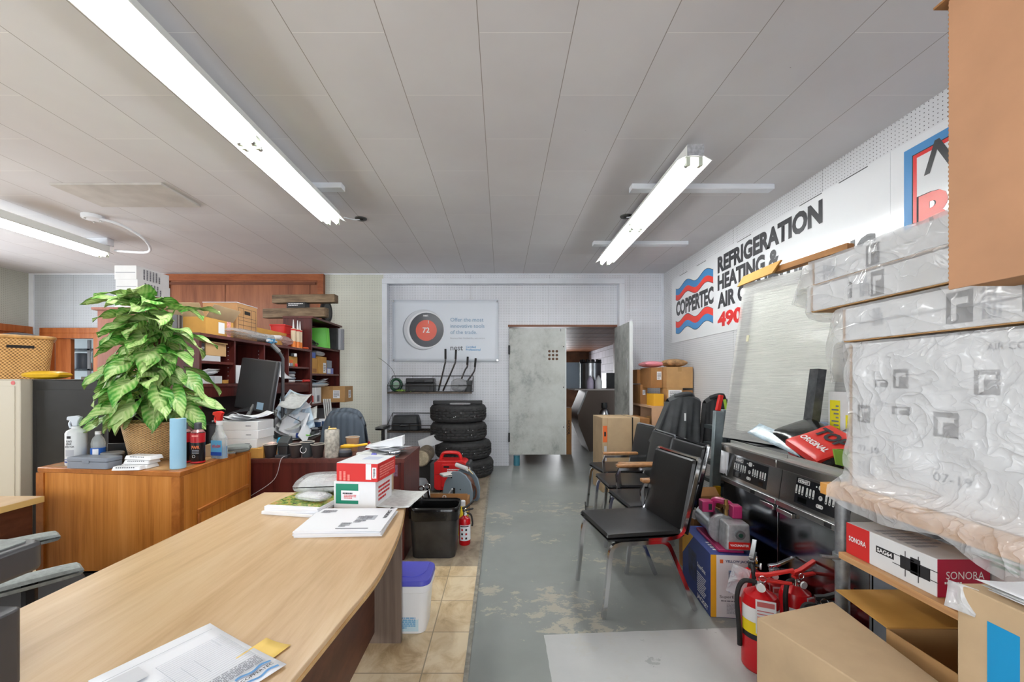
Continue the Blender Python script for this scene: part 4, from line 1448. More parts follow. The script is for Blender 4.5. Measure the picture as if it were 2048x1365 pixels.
# glass cleaner with red trigger
t = thing('spray_bottle', 'blue glass cleaner bottle with a red trigger near the far corner of the oak counter', 'bottle', (-1.795, 2.61, ZT), -0.2)
bp = rrect(0.098, 0.055, 0.02, 4)
np_ = rrect(0.034, 0.03, 0.012, 4)
obj('bottle', B().prism(bp, 0, 0.13, rrect(0.094, 0.052, 0.02, 4)).prism(rrect(0.094, 0.052, 0.02, 4), 0.13, 0.165, rrect(0.05, 0.04, 0.018, 4)).prism(rrect(0.05, 0.04, 0.018, 4), 0.165, 0.21, np_), CLEAR, t)
obj('blue_liquid', B().prism(rrect(0.09, 0.048, 0.018, 4), 0.004, 0.075), mat('blue_cleaner', (40, 130, 190), 0.1, trans=0.3), t)
lb_ = obj('label', B().box(-0.035, 0.046, -0.0295, -0.0282, 0.02, 0.115), mat('sky_blue_label', (96, 176, 220), 0.35), t)
text('Windex', INKR, lb_, (0.006, -0.0295, 0.08), (1, 0, 0.12), (-0.12, 0, 1), w=0.066, h=0.022, bold=0.02)
obj('label_base', B().box(-0.035, 0.046, -0.0302, -0.0296, 0.02, 0.042), mat('deep_blue_label', (36, 80, 176), 0.35), lb_)
obj('collar', B().lathe([(0.017, 0.2103), (0.019, 0.215), (0.018, 0.236)], 16), WHITEPL, t)
trigger(t, 0.237, REDP, REDP)
solo('wipe_cloth', B().pillow(0.15, 0.10, 0.06, (0, 0, 0.03), 10, 2.4, 0.9), mat('grey_rag', (126, 130, 128), 0.9, bump=(30, 0.8)), 'crumpled grey rag behind the blue glass cleaner bottle', 'rag', (-1.80, 2.80, ZT), 0.4)
t = thing('wall_thermostat', 'loose silver valve fitting on the oak counter beside the rag', 'fitting', (-1.79, 2.71, ZT + 0.012), 0.3)
obj('fitting_body', B().cyl((-0.03, 0, 0), (0.03, 0, 0), 0.011), CHROME, t)
obj('nut', B().cyl((0.0, 0, 0), (0.018, 0, 0), 0.0118, n=6), CHROME, t)
t.name = 'pipe_fitting'
S = (0.09, 0.07, 0.075)
solo('carton', B().box(-0.045, 0.045, -0.035, 0.035, 0, 0.075), CARDP, 'small open tan carton behind the blue glass cleaner bottle', 'box', (-1.885, 2.70, ZT), 0.3, bevel=0.002)


# ================================================================ mahogany workstation
L = (-1.68, 3.34, 0)
t = thing('desk', 'mahogany desk with a full front panel, coffee cups along its edge', 'desk', L)
obj('desk_top', B().prism([(-2.64, 3.05), (-0.725, 3.05), (-0.725, 3.63), (-1.84, 3.63), (-2.05, 4.75), (-2.64, 4.75)], 0.732, 0.76).sh(-L[0], -L[1]), MAHOGT, t, bevel=0.0015)
eb = B().box(-2.64, -0.724, 3.047, 3.0497, 0.731, 0.7605).box(-0.7247, -0.722, 3.047, 3.63, 0.731, 0.7605)
obj('edge_band', eb.sh(-L[0], -L[1]), MAHOGD, t)
obj('front_panel', B().box(-2.6, -0.752, 3.056, 3.082, 0, 0.731).sh(-L[0], -L[1]), MAHOG, t)
obj('end_panel', B().box(-0.7505, -0.726, 3.054, 3.62, 0, 0.731).sh(-L[0], -L[1]), MAHOG, t)
obj('end_panel', B().box(-2.6, -2.06, 4.715, 4.74, 0, 0.731).sh(-L[0], -L[1]), MAHOG, t)
stk = obj('clear_sticker', B().box(-0.86, -0.775, 3.0545, 3.0557, 0.63, 0.715).sh(-L[0], -L[1]), mat('lilac_sticker', (126, 92, 112), 0.3, noise=(60, 0.3)), t)

L = (-2.47, 4.03, 0.7605)
t = thing('hutch', 'mahogany desk hutch with pigeonholes standing on the desk against the bookcase', 'shelf unit', L)
def hx(b):
    return b.sh(-L[0], -L[1], -L[2])
for y in (3.12, 4.927):
    obj('end_panel', hx(B().box(-2.64, -2.30, y, y + 0.025, 0.762, 1.684)), MAHOG, t)
obj('top_board', hx(B().box(-2.645, -2.29, 3.115, 4.952, 1.6845, 1.71)), MAHOGD, t, bevel=0.0015)
obj('bottom_board', hx(B().box(-2.63, -2.31, 3.146, 4.926, 1.293, 1.318)), MAHOGD, t)
obj('valance', hx(B().box(-2.335, -2.315, 3.146, 4.926, 1.21, 1.292)), MAHOG, t)
obj('back_panel', hx(B().box(-2.64, -2.63, 3.146, 4.926, 0.762, 1.684)), mat('dark_mahogany_back', (46, 20, 20), 0.5), t)
for y in (3.535, 3.977, 4.427):
    obj('divider', hx(B().box(-2.629, -2.305, y, y + 0.02, 1.319, 1.684)), MAHOG, t)
for y0, y1 in ((3.146, 3.534), (4.448, 4.926)):
    obj('shelf', hx(B().box(-2.629, -2.31, y0, y1, 1.478, 1.498)), MAHOGD, t)
pin = B()
for y in (3.534, 4.426, 3.976):
    for k in range(9):
        pin.box(-2.36, -2.352, y - 0.0008, y, 1.345 + k * 0.035, 1.351 + k * 0.035)
obj('pin_holes', hx(pin), INKL, t)

L = (-2.47, 5.40, 0)
t = thing('bookcase', 'tall mahogany bookcase crammed with cartons and folders beyond the hutch', 'bookcase', L)
def hx(b):
    return b.sh(-L[0], -L[1], -L[2])
for y in (4.956, 5.815):
    obj('side_panel', hx(B().box(-2.64, -2.30, y, y + 0.025, 0, 2.094)), MAHOG, t)
obj('top_board', hx(B().box(-2.645, -2.28, 4.95, 5.87, 2.0945, 2.12)), MAHOGD, t, bevel=0.0015)
for z in (0.08, 0.56, 1.03, 1.405, 1.745):
    obj('shelf', hx(B().box(-2.629, -2.305, 4.982, 5.814, z, z + 0.022)), MAHOGD, t)
obj('back_panel', hx(B().box(-2.64, -2.63, 4.982, 5.814, 0.02, 2.09)), mat('dark_mahogany_back', (46, 20, 20), 0.5), t)

L = (-3.65, 4.26, 0)
t = thing('tall_cabinet', 'tall light-washed cherry cabinet behind the potted plant', 'cabinet', L)
obj('body', B().box(-0.36, 0.36, -0.19, 0.19, 0, 2.04), PINKWD, t)
obj('top_board', B().box(-0.395, 0.395, -0.22, 0.2, 2.0405, 2.066), PINKWD, t, bevel=0.002)
obj('side_strip', B().box(0.322, 0.362, -0.194, -0.1905, 0, 2.04), PINKWD, t)
for i in range(3):
    S = (0.217, 0.40, 0.138)
    b = solo('carton', B().box(-0.1085, 0.1085, -0.20, 0.20, 0, 0.138), WHITEC, 'white carton %s of the stack on the tall cabinet' % ('at the bottom', 'in the middle', 'on top')[i], 'box',
             (-3.72 + 0.012 * (i == 1), 4.255, 2.0665 + i * 0.1385), 0.0, 'white cartons on the tall cabinet', bevel=0.002)
    smallprint(b, S, 'right', -0.05, 0.0, 0.55, 0.75, 6, INKG, seed=i, vert=True)
    decal(b, S, 'front', 0, 0.0, 0.9, 0.05, INKL, 'seam_tape')

# ---------------------------------------------------------------- on top of the hutch
HZ = 1.7105


def carton(label, loc, S, m, rz=0.0, group=None, tape=True, name='carton', cat='box', lab=None, seed=0, bevel=0.003):
    b = solo(name, B().box(-S[0] / 2, S[0] / 2, -S[1] / 2, S[1] / 2, 0, S[2]), m, label, cat, loc, rz, group, bevel=bevel)
    if tape:
        w = min(0.05, S[0] * 0.25)
        tb = B().box(-w / 2, w / 2, -S[1] / 2 - 0.0006, S[1] / 2 + 0.0006, S[2], S[2] + 0.0006)
        for s in (-1, 1):
            tb.box(-w / 2, w / 2, s * S[1] / 2 - (0.0006 if s < 0 else 0), s * S[1] / 2 + (0.0006 if s > 0 else 0), S[2] * 0.78, S[2])
        obj('packing_tape', tb, TAPE, b)
    for k, (side, u, v, w, h) in enumerate(lab or ()):
        decal(b, S, side, u, v, w, h, PAPER, 'address_label')
        smallprint(b, S, side, u, v, w * 0.8, h * 0.75, 5, INKG, gap=0.0012, seed=seed + k)
    return b


def open_carton(label, loc, S, m, rz=0.0, group=None, flaps='fblr', ang=1.9, m2=None, flen=0.6, name='open_carton', cat='box'):
    """carton with its top open: four walls, floor and folded-out flaps"""
    t = thing(name, label, cat, loc, rz, group)
    x, y, h = S[0] / 2, S[1] / 2, S[2]
    w = 0.004
    b = B().box(-x, x, -y, y, 0, w).box(-x, x, -y, -y + w, w, h).box(-x, x, y - w, y, w, h).box(-x, -x + w, -y + w, y - w, w, h).box(x - w, x, -y + w, y - w, w, h)
    obj('box', b, m, t)
    fl = flen * min(S[0], S[1]) * 0.8
    for k in flaps:
        a = ang + RN.uniform(-0.12, 0.12)
        dz, dd = fl * math.cos(a), fl * math.sin(a)
        if k in 'fb':
            s = -1 if k == 'f' else 1
            f = B().extr([(0, 0), (dd, dz), (dd, dz + w), (0, w)], (-x + 0.003, s * y, h), (0, s, 0), (0, 0, 1), (2 * x - 0.006, 0, 0))
        else:
            s = -1 if k == 'l' else 1
            f = B().extr([(0, 0), (dd, dz), (dd, dz + w), (0, w)], (s * x, -y + 0.003, h), (s, 0, 0), (0, 0, 1), (0, 2 * y - 0.006, 0))
        obj('flap', f, m2 or m, t)
    return t


t = open_carton('open carton with pink patterned tape at the near end of the hutch top', (-2.44, 3.36, HZ), (0.26, 0.36, 0.13), CARDO, 0.05, None, 'fbr', 0.5, CARDP, 0.55)
decal(t, (0.26, 0.36, 0.13), 'right', 0.32, 0.0, 0.14, 1.0, mat('pink_chevron_tape', (226, 150, 150), 0.4, noise=(90, 0.25)), 'printed_tape')
decal(t, (0.26, 0.36, 0.13), 'right', 0.05, 0.0, 0.22, 0.7, PAPER, 'address_label')
b = carton('brown bankers box with printed grid and handhole on the hutch top', (-2.50 + 0.02, 3.76, HZ), (0.30, 0.30, 0.32), mat('banker_cardboard', (176, 132, 88), 0.7, noise=(6, 0.05)), 0.0, tape=False)
S = (0.30, 0.30, 0.32)
gl = B()
for z in (0.28, 0.20, 0.17, 0.13, 0.09, 0.04):
    gl.box(0.1503, 0.1508, -0.13, 0.13, z, z + 0.003)
for y in (-0.13, -0.06, 0.06, 0.127):
    gl.box(0.1503, 0.1508, y, y + 0.003, 0.04, 0.283)
obj('printed_grid', gl, INK, b)
decal(b, S, 'right', 0.0, 0.27, 0.28, 0.1, DARKHOLE, 'handhole')
obj('lid', B().box(-0.153, 0.153, -0.153, 0.153, 0.3203, 0.325), mat('white_box_lid', (214, 214, 220), 0.5), b)
for i in range(6):
    solo('disc_case', B().box(-0.07, 0.07, -0.006, 0.006, 0, 0.135), mat('grey_case_%d' % (i % 3), ((96, 96, 100), (160, 160, 164), (60, 60, 66))[i % 3], 0.35),
         'slim grey disc case standing in a row at the near end of the hutch top', 'case', (-2.54, 3.105 + i * 0.0135 + 0.02, HZ), PI / 2 * 0, 'disc cases on the hutch')
open_carton('long shallow open carton lying across the hutch top behind the plastic roll', (-2.53, 4.30, HZ), (0.2, 0.62, 0.075), CARDO, 0.0, None, 'r', 0.15, CARDO, 0.5)
t = thing('plastic_roll', 'roll of clear plastic with a white core on the hutch top', 'roll', (-2.37, 3.96, HZ + 0.052))
obj('core', B().cyl((0, -0.05, 0.0), (0.0, 0.42, 0.035), 0.028, n=18), WHITEPL, t)
obj('film', B().cyl((0, -0.20, -0.005), (0.0, 0.26, 0.01), 0.045, 0.04, n=18), wrap_film('roll_film', (206, 206, 206), 0.35, 22, 0.7), t)
t = thing('tube_brush', 'blue bristled tube brush end poking from the hutch top', 'brush', (-2.318, 4.14, HZ + 0.028), 0.05)
bl = B()
rr = random.Random(5)
for i in range(150):
    a, y = rr.uniform(0, 2 * PI), rr.uniform(-0.08, 0.06)
    bl.cyl((0, y, 0), (0.026 * math.cos(a), y + rr.uniform(-0.006, 0.006), 0.026 * math.sin(a)), 0.0016, 0.001, n=4)
obj('bristles', bl, mat('cyan_bristle', (38, 160, 214), 0.5), t)
obj('core_tube', B().cyl((0, -0.09, 0), (0, 0.085, 0), 0.013, n=14), WHITEPL, t)
solo('plastic_wrapping', B().pillow(0.2, 0.52, 0.09, (0, 0, 0.05), 10, 2.4, 0.9), wrap_film('loose_wrap', (216, 216, 218), 0.5, 20, 0.8), 'crumpled clear plastic wrapping draped along the hutch top edge', 'wrapping', (-2.345, 3.68, HZ + 0.001), 0.0)
for i in range(2):
    t = thing('storage_bin', 'red plastic bin nested %s on the hutch by the tall bookcase' % ('below another', 'inside the lower one')[i], 'bin', (-2.52, 4.70, HZ + i * 0.09), 0, 'red nested bins')
    obj('bin', B().prism(rrect(0.13, 0.15, 0.012, 3), 0, 0.155, rrect(0.17, 0.19, 0.014, 3)), REDP, t)
    obj('rim', B().prism(rrect(0.182, 0.202, 0.014, 3), 0.1553, 0.172), REDP, t, bevel=0.003)
for i in range(3):
    t = thing('caulk_tube', 'orange and white caulk tube, %s in the row on the hutch top' % ('nearest the window end', 'the middle one', 'nearest the bookcase')[i], 'tube', (-2.335 + 0.01 * (i % 2), 4.60 + i * 0.075, HZ), 0, 'caulk tubes on the hutch')
    obj('cartridge', B().lathe([(0.025, 0), (0.026, 0.21), (0.022, 0.215)], 18), mat('caulk_label', (226, 206, 176), 0.4), t)
    obj('orange_band', B().lathe([(0.0265, 0.004), (0.0265, 0.07)], 18), mat('caulk_orange', (226, 124, 44), 0.4), t)
    obj('red_band', B().lathe([(0.0265, 0.19), (0.0265, 0.208)], 18), INKR, t)
    obj('nozzle', B().lathe([(0.011, 0.2152), (0.004, 0.315)], 12), WHITEPL, t)
solo('plastic_bag', B().pillow(0.16, 0.24, 0.12, (0, 0, 0.06), 10, 2.2, 0.9), wrap_film('pinkish_bag', (222, 190, 190), 0.4, 22, 0.8), 'clear bag of pinkish packing beside the caulk tubes', 'bag', (-2.40, 4.46, HZ + 0.001))
carton('small tan carton under clutter in front of the red bins', (-2.39, 4.29, HZ), (0.12, 0.16, 0.05), CARDO, 0.1, tape=False)
solo('cable_coil', B().tube([(0.035 * math.cos(i * PI / 8), 0.035 * math.sin(i * PI / 8), 0.012) for i in range(16)], 0.011, 8, True), mat('orange_rubber', (224, 92, 40), 0.4), 'small orange ring beside the last caulk tube', 'ring', (-2.33, 4.85, HZ))

# timbers on the tall bookcase
DIRTYWOOD = wood('weathered_timber', (58, 46, 36), (120, 100, 78), (1.6, 16, 16), 0.8, c3=(150, 130, 104))
solo('timber_beam', B().box(-0.41, 0.41, -0.05, 0.05, 0, 0.115), DIRTYWOOD, 'weathered timber beam lying directly on the tall bookcase', 'beam', (-2.56, 5.10, 2.1205), -0.12, 'timbers on the bookcase', bevel=0.006)
S = (0.24, 0.10, 0.07)
b = solo('carton', B().box(-0.12, 0.12, -0.05, 0.05, 0, 0.07), BLACKP, 'flat black printed box sandwiched between two weathered timbers', 'box', (-2.53, 5.10, 2.2358), -0.1, bevel=0.002)
smallprint(b, S, 'front', 0.0, 0.1, 0.8, 0.5, 2, INKW, seed=5, name='white_print')
solo('timber_beam', B().box(-0.40, 0.40, -0.055, 0.055, 0, 0.10), DIRTYWOOD, 'weathered timber beam on top of the black box above the bookcase', 'beam', (-2.45, 5.12, 2.306), -0.06, 'timbers on the bookcase', bevel=0.006)
t = thing('cable_reel', 'black ring leaning at the far end of the bookcase top', 'wheel', (-2.40, 5.62, 2.1205), 0.0)
obj('tyre', B().tube([(0, 0.14 * math.cos(i * PI / 14), 0.165 + 0.14 * math.sin(i * PI / 14)) for i in range(28)], 0.025, 10, True), BLACKP, t)
obj('hub', B().cyl((-0.02, 0, 0.165), (0.02, 0, 0.165), 0.115, n=24), BLACKP2, t)
t.name = 'rubber_wheel'

# ---------------------------------------------------------------- in the hutch and bookcase
def shelf_item(name, label, cat, y0, y1, z, h, m, xf=-2.33, dep=0.22, rz=0.0, group=None, lab=None, seed=0):
    S = (dep, y1 - y0, h)
    b = solo(name, B().box(-S[0] / 2, S[0] / 2, -S[1] / 2, S[1] / 2, 0, h), m, label, cat, (xf - dep / 2, (y0 + y1) / 2, z), rz, group, bevel=0.002)
    for k, (side, u, v, w, hh, mm) in enumerate(lab or ()):
        decal(b, S, side, u, v, w, hh, mm)
        if mm is PAPER:
            smallprint(b, S, side, u, v, w * 0.8, hh * 0.7, 4, INKG, gap=0.0012, seed=seed)
    return b


Z1, Z2 = 1.4985, 1.3185
shelf_item('paper_tray', 'pale grey box under the tan folders in the first pigeonhole', 'box', 3.16, 3.40, Z1, 0.045, mat('pale_grey_card', (196, 198, 202), 0.6))
b = shelf_item('document_box', 'tan document box slumped in the first pigeonhole', 'box', 3.23, 3.47, Z1 + 0.046, 0.10, mat('kraft_folder', (190, 154, 108), 0.7), dep=0.2)
obj('lid', B().box(-0.102, 0.11, -0.125, 0.125, 0.1003, 0.112), mat('kraft_folder', (190, 154, 108), 0.7), b)
b = shelf_item('carton', 'black box with white print in the first pigeonhole', 'box', 3.15, 3.205, Z1 + 0.046, 0.09, BLACKP, dep=0.12, xf=-2.32)
ftext(b, (0.12, 0.055, 0.09), 'right', 0, 0.1, 'oply', INKW, w=0.8, h=0.25)
for i in range(3):
    solo('booklet', sheet(0.2, 0.2, 0.02, 5, 0.003, i), PAPER, 'white booklet on the pale box in the lower first pigeonhole', 'booklet', (-2.43, 3.27 + i * 0.02, Z2 + 0.066 + i * 0.014), 0.1 * i, 'booklets in the hutch', solid=0.004)
b = shelf_item('storage_box', 'long pale grey box in the lower first pigeonhole', 'box', 3.16, 3.42, Z2, 0.062, mat('pale_grey_card', (196, 198, 202), 0.6))
decal(b, (0.22, 0.26, 0.062), 'right', 0.05, 0.0, 0.2, 0.98, INKL, 'tape_band')
shelf_item('carton', 'small tan carton beside the pale box in the lower first pigeonhole', 'box', 3.44, 3.50, Z2, 0.03, CARDO, dep=0.1)
shelf_item('paper_stack', 'stack of white papers in the second pigeonhole behind the monitor', 'paper', 3.57, 3.70, Z2, 0.16, PAPER, dep=0.2)
for i in range(4):
    bk_ = shelf_item('book', 'slim pale manual leaning in the third pigeonhole', 'book', 4.03 + i * 0.022, 4.045 + i * 0.022, Z2, 0.23 - i * 0.01, (PAPER, mat('pale_grey_card', (196, 198, 202), 0.6))[i % 2], dep=0.16, group='manuals in the hutch')
    bk_.rotation_euler = (-0.14, 0, 0)
    bk_.location.y += 0.02
t = solo('loose_paper', sheet(0.2, 0.28, 0.05, 6, 0.004, 7), PAPER, 'curled printed sheet hanging out of the third pigeonhole', 'paper', (-2.31, 4.27, Z2 + 0.10), 0, solid=0.0006)
t.rotation_euler = (0, 1.0, 0.15)
shelf_item('storage_tub', 'white tub with yellow label in the third pigeonhole', 'tub', 4.13, 4.17, Z2, 0.12, WHITEPL, dep=0.04, xf=-2.32)
shelf_item('carton', 'small yellow box at the front of the third pigeonhole', 'box', 4.19, 4.225, Z2, 0.025, mat('bright_yellow', (236, 206, 40), 0.5), dep=0.05, xf=-2.32)
b = shelf_item('carton', 'orange and tan carton of batteries in the upper last pigeonhole', 'box', 4.50, 4.68, Z1, 0.11, CARDO, dep=0.16)
decal(b, (0.16, 0.18, 0.11), 'right', -0.25, -0.15, 0.4, 0.6, mat('orange_label', (226, 106, 50), 0.5))
for i in range(5):
    solo('roll', B().lathe([(0.02, 0), (0.022, 0.01), (0.02, 0.035)], 12), (WHITEPL, GREYP, BLACKP2, WHITEPL, REDP)[i], ('white', 'grey', 'black', 'cream capped', 'red')[i] + ' small tape roll in the upper last pigeonhole', 'tape', (-2.33 + 0.012 * (i % 2), 4.47 + i * 0.043, Z1 + (0.111 if 1 < i < 4 else 0)), 0, 'tape rolls in the hutch')
for i in range(4):
    solo('hose_coil', B().tube([(0.06 * math.cos(k * PI / 8), 0.075 * math.sin(k * PI / 8), 0.016) for k in range(16)], 0.015, 7, True), (WHITEPL, GREYP, mat('pale_grey_card', (196, 198, 202), 0.6), GREYP)[i], 'coiled grey hose in the lower last pigeonhole', 'hose', (-2.41, 4.62 + 0.012 * (i % 2), Z2 + i * 0.032), 0, 'hose coils in the hutch')
t = thing('pistol_grip_tool', 'red handled tool lying at the edge of the lower last pigeonhole', 'tool', (-2.32, 4.78, Z2 + 0.018), 0.2)
obj('handle', B().cyl((0.0, 0, 0), (0.04, 0.13, 0.0), 0.016, n=10), REDP, t)
obj('shaft', B().cyl((-0.06, -0.12, 0), (0, 0, 0), 0.008, n=8), CHROME, t)

T1, T2, T3, T4 = 1.7675, 1.4275, 1.0525, 0.5825
for i in range(4):
    col = mat('lime_folder_%d' % (i % 2), ((86, 196, 28), (120, 214, 60))[i % 2], 0.4)
    o = shelf_item('folder', 'lime green folder leaning in the top bay of the bookcase', 'folder', 5.42 + i * 0.03, 5.428 + i * 0.03, T1, 0.27, col, dep=0.2, xf=-2.31, group='lime folders')
    o.rotation_euler = (0, -0.06, 0.35)
for i in range(3):
    shelf_item('binder', 'tall grey and white binder at the far end of the top bay', 'binder', 5.60 + i * 0.055, 5.652 + i * 0.055, T1, 0.29, (BLACKP2, mat('pale_grey_card', (196, 198, 202), 0.6), mat('mid_grey_card', (150, 152, 158), 0.6))[i], dep=0.24, xf=-2.25 + i * 0.02, group='binders in the bookcase')
solo('cable_bundle', B().tube(bez([(0.07 * math.cos(i * 1.3), 0.11 * math.sin(i * 2.1), 0.01 + 0.03 * (i % 3)) for i in range(12)], 60), 0.007, 5), BLACKP2, 'tangle of dark cables in the top bay beside the lime folders', 'cable', (-2.39, 5.10, T1))
shelf_item('carton', 'tan square carton at left in the second bay of the bookcase', 'box', 5.02, 5.20, T2, 0.19, CARDO, dep=0.2, lab=[('right', 0.0, -0.3, 0.6, 0.25, CARDD)])
shelf_item('carton', 'tan carton with a white slip in the middle of the second bay', 'box', 5.22, 5.46, T2, 0.22, CARDO, dep=0.2, lab=[('right', 0.25, -0.15, 0.35, 0.6, PAPER)])
shelf_item('carton', 'grey box at the right of the second bay', 'box', 5.49, 5.63, T2 + 0.081, 0.10, GREYP, dep=0.16)
shelf_item('carton', 'white and blue box under the grey box in the second bay', 'box', 5.48, 5.68, T2, 0.08, mat('blue_white_box', (130, 140, 200), 0.5), dep=0.16, lab=[('right', -0.2, 0, 0.5, 0.8, WHITEC)])
shelf_item('carton', 'blue packet on the left carton in the second bay', 'box', 5.03, 5.14, T2 + 0.191, 0.07, mat('blue_packet', (60, 88, 160), 0.4), dep=0.14)
solo('plastic_bag', B().pillow(0.16, 0.26, 0.08, (0, 0, 0.04), 8, 2.4, 0.9), mat('grey_bag', (170, 172, 176), 0.3, bump=(26, 0.8)), 'crumpled grey bag on top of the cartons in the second bay', 'bag', (-2.42, 5.32, T2 + 0.221))
for i in range(5):
    o = solo('loose_paper', sheet(0.21, 0.34, 0.03, 5, 0.004, 20 + i), (PAPER, mat('pale_blue_paper', (196, 214, 228), 0.6))[i % 2], 'loose sheet in the heap of papers in the third bay', 'paper', (-2.40, 5.22 + 0.03 * i, T3 + 0.205 + i * 0.018), 0.25 * i - 0.4, 'papers in the bookcase', solid=0.0006)
for i in range(2):
    shelf_item('carton', ('white carton with red end standing in the third bay', 'white printer paper box in the third bay')[i], 'box', 5.01 + i * 0.14, 5.12 + i * 0.18, T3, 0.20, WHITEC, dep=0.2, lab=[('right', -0.1, -0.2, 0.5, 0.4, (INKR, INKG)[i])])
carton('brown carton with a white label jutting from the third bay', (-2.25, 5.56, T3), (0.36, 0.30, 0.21), CARD, 0.0, None, True, lab=[('right', 0.1, 0.0, 0.3, 0.5), ('front', 0.2, 0.0, 0.25, 0.5)])
for i in range(4):
    o = solo('trim_strip', B().box(-0.006, 0.006, -0.022, 0.022, 0, 0.78), WHITEPL, 'long white strip leaning in front of the bookcase', 'strip', (-2.14 + i * 0.021, 5.18 + 0.012 * i, 0.5825 * 0 + 0.0055), 0.2, 'white strips by the bookcase', bevel=0.002)
    o.scale = (1, 1, 1.42)
    o.rotation_euler = (0.0, -0.09, 0.2)
shelf_item('binder', 'dark grey binder leaning at the end of the fourth bay', 'binder', 5.55, 5.66, T4, 0.38, mat('mid_grey_card', (150, 152, 158), 0.6), dep=0.26, xf=-2.24)
shelf_item('carton', 'dark brown carton in the fourth bay', 'box', 5.22, 5.48, T4, 0.25, CARDD, dep=0.22)
solo('garland', B().tube(bez([(0.02, -0.15, 0.02), (0.05, -0.05, 0.05), (0.0, 0.05, 0.03), (0.05, 0.15, 0.06)], 12), 0.022, 6), mat('dark_green_stuff', (60, 104, 44), 0.7, noise=(40, 0.5)), 'green leafy garland in the fourth bay of the bookcase', 'garland', (-2.33, 5.10, T4 + 0.30 * 0))

# ---------------------------------------------------------------- monitor, lamp and clutter on the return
t = thing('monitor', 'black flat monitor seen from behind on a tilting arm', 'monitor', (-2.06, 3.50, 0.7605), 0.0)
M3 = Matrix.Rotation(-0.36, 3, 'Z') @ Matrix.Rotation(-0.10, 3, 'X') @ Matrix.Rotation(0.10, 3, 'Y')
c = Vector((-0.03, 0.0, 0.545))
obj('back_shell', B().cbox(c, (0.42, 0.035, 0.44), M3), mat('monitor_black', (60, 60, 62), 0.42), t, bevel=0.012)
obj('bezel', B().cbox(c + M3 @ Vector((0, 0.021, 0)), (0.424, 0.008, 0.444), M3), mat('silver_bezel', (150, 154, 164), 0.3, 0.5), t)
obj('rating_label', B().cbox(c + M3 @ Vector((0.10, -0.0182, -0.17)), (0.075, 0.001, 0.06), M3), mat('pale_blue_sticker', (150, 178, 200), 0.4), t)
obj('arm', B().tube([(-0.16, -0.14, 0.02), (-0.10, -0.08, 0.22), (-0.05, -0.02, 0.36)], 0.016, 6), mat('silver_arm', (166, 168, 170), 0.3, 0.8), t)
obj('arm', B().tube([(-0.13, -0.16, 0.02), (-0.06, -0.10, 0.22), (-0.04, -0.03, 0.38)], 0.010, 6), mat('silver_arm', (166, 168, 170), 0.3, 0.8), t)
obj('base', B().lathe([(0.11, 0), (0.11, 0.012), (0.02, 0.02)], 20, (-0.15, -0.14, 0)), BLACKP, t)
cb = B()
for k in range(4):
    cb.tube(bez([(-0.06, -0.05, 0.36 - k * 0.01), (-0.16 - k * 0.012, -0.14, 0.30), (-0.2, -0.17 + k * 0.01, 0.12), (-0.22, -0.2, 0.01)], 14), 0.005, 5)
obj('cable', cb, BLACKP, t)
t = thing('desk_lamp', 'grey articulated desk lamp arm rising behind the monitor', 'lamp', (-2.15, 4.03, 0.7605))
obj('base', B().lathe([(0.07, 0), (0.07, 0.02), (0.02, 0.03)], 18), mat('lamp_grey', (92, 94, 98), 0.35, 0.4), t)
obj('arm', B().tube([(0, 0, 0.03), (0, 0, 0.80), (-0.02, -0.03, 0.86)], 0.016, 8), mat('lamp_grey', (92, 94, 98), 0.35, 0.4), t)
obj('arm', B().tube([(-0.02, -0.03, 0.86), (-0.07, -0.07, 0.93)], 0.022, 8), mat('lamp_silver', (150, 152, 154), 0.3, 0.7), t)
for i in range(3):
    S = (0.30, 0.22, 0.066)
    b = carton('flat white carton, %s of three stacked by the monitor' % ('lowest', 'middle', 'topmost')[i], (-1.985 + 0.006 * (i % 2), 3.19, 0.836 + i * 0.0665), S, WHITEC, 0.02 * (i - 1), 'white cartons by the monitor', False)
    smallprint(b, S, 'front', 0.30, 0.0, 0.2, 0.2, 1, INKG, seed=i)
carton('ochre carton under three flat white cartons on the mahogany desk', (-1.965, 3.17, 0.7605), (0.36, 0.20, 0.075), CARDO, 0.0, None, False)
for i in range(3):
    solo('loose_paper', sheet(0.24, 0.18, 0.03, 6, 0.006, 40 + i), PAPER, 'loose sheet on top of the flat white cartons', 'paper', (-1.99 + 0.03 * i, 3.19, 1.0365 + i * 0.012), 0.4 * i, 'sheets on the white cartons', solid=0.0006)
t = thing('model_car', 'tiny white and black model police style car on the desk shelf', 'toy car', (-2.28, 3.32, 1.01), 0.3)
t['label'] = 'tiny white and black model car on a stand behind the monitor'
obj('body', B().prism([(-0.05, 0), (0.05, 0), (0.05, 0.012), (0.03, 0.016), (0.018, 0.028), (-0.022, 0.028), (-0.035, 0.016), (-0.05, 0.014)], -0.02, 0.02), WHITEPL, t).rotation_euler = (PI / 2, 0, 0)
for x in (-0.03, 0.03):
    obj('wheel', B().cyl((x, -0.021, 0.002), (x, 0.021, 0.002), 0.009, n=12), BLACKP, t)
solo('equipment_stand', B().box(-0.12, 0.12, -0.14, 0.14, 0, 0.24), BLACKP, 'black cabinet under the model car behind the monitor', 'cabinet', (-2.30, 3.32, 0.7605), 0, bevel=0.004)

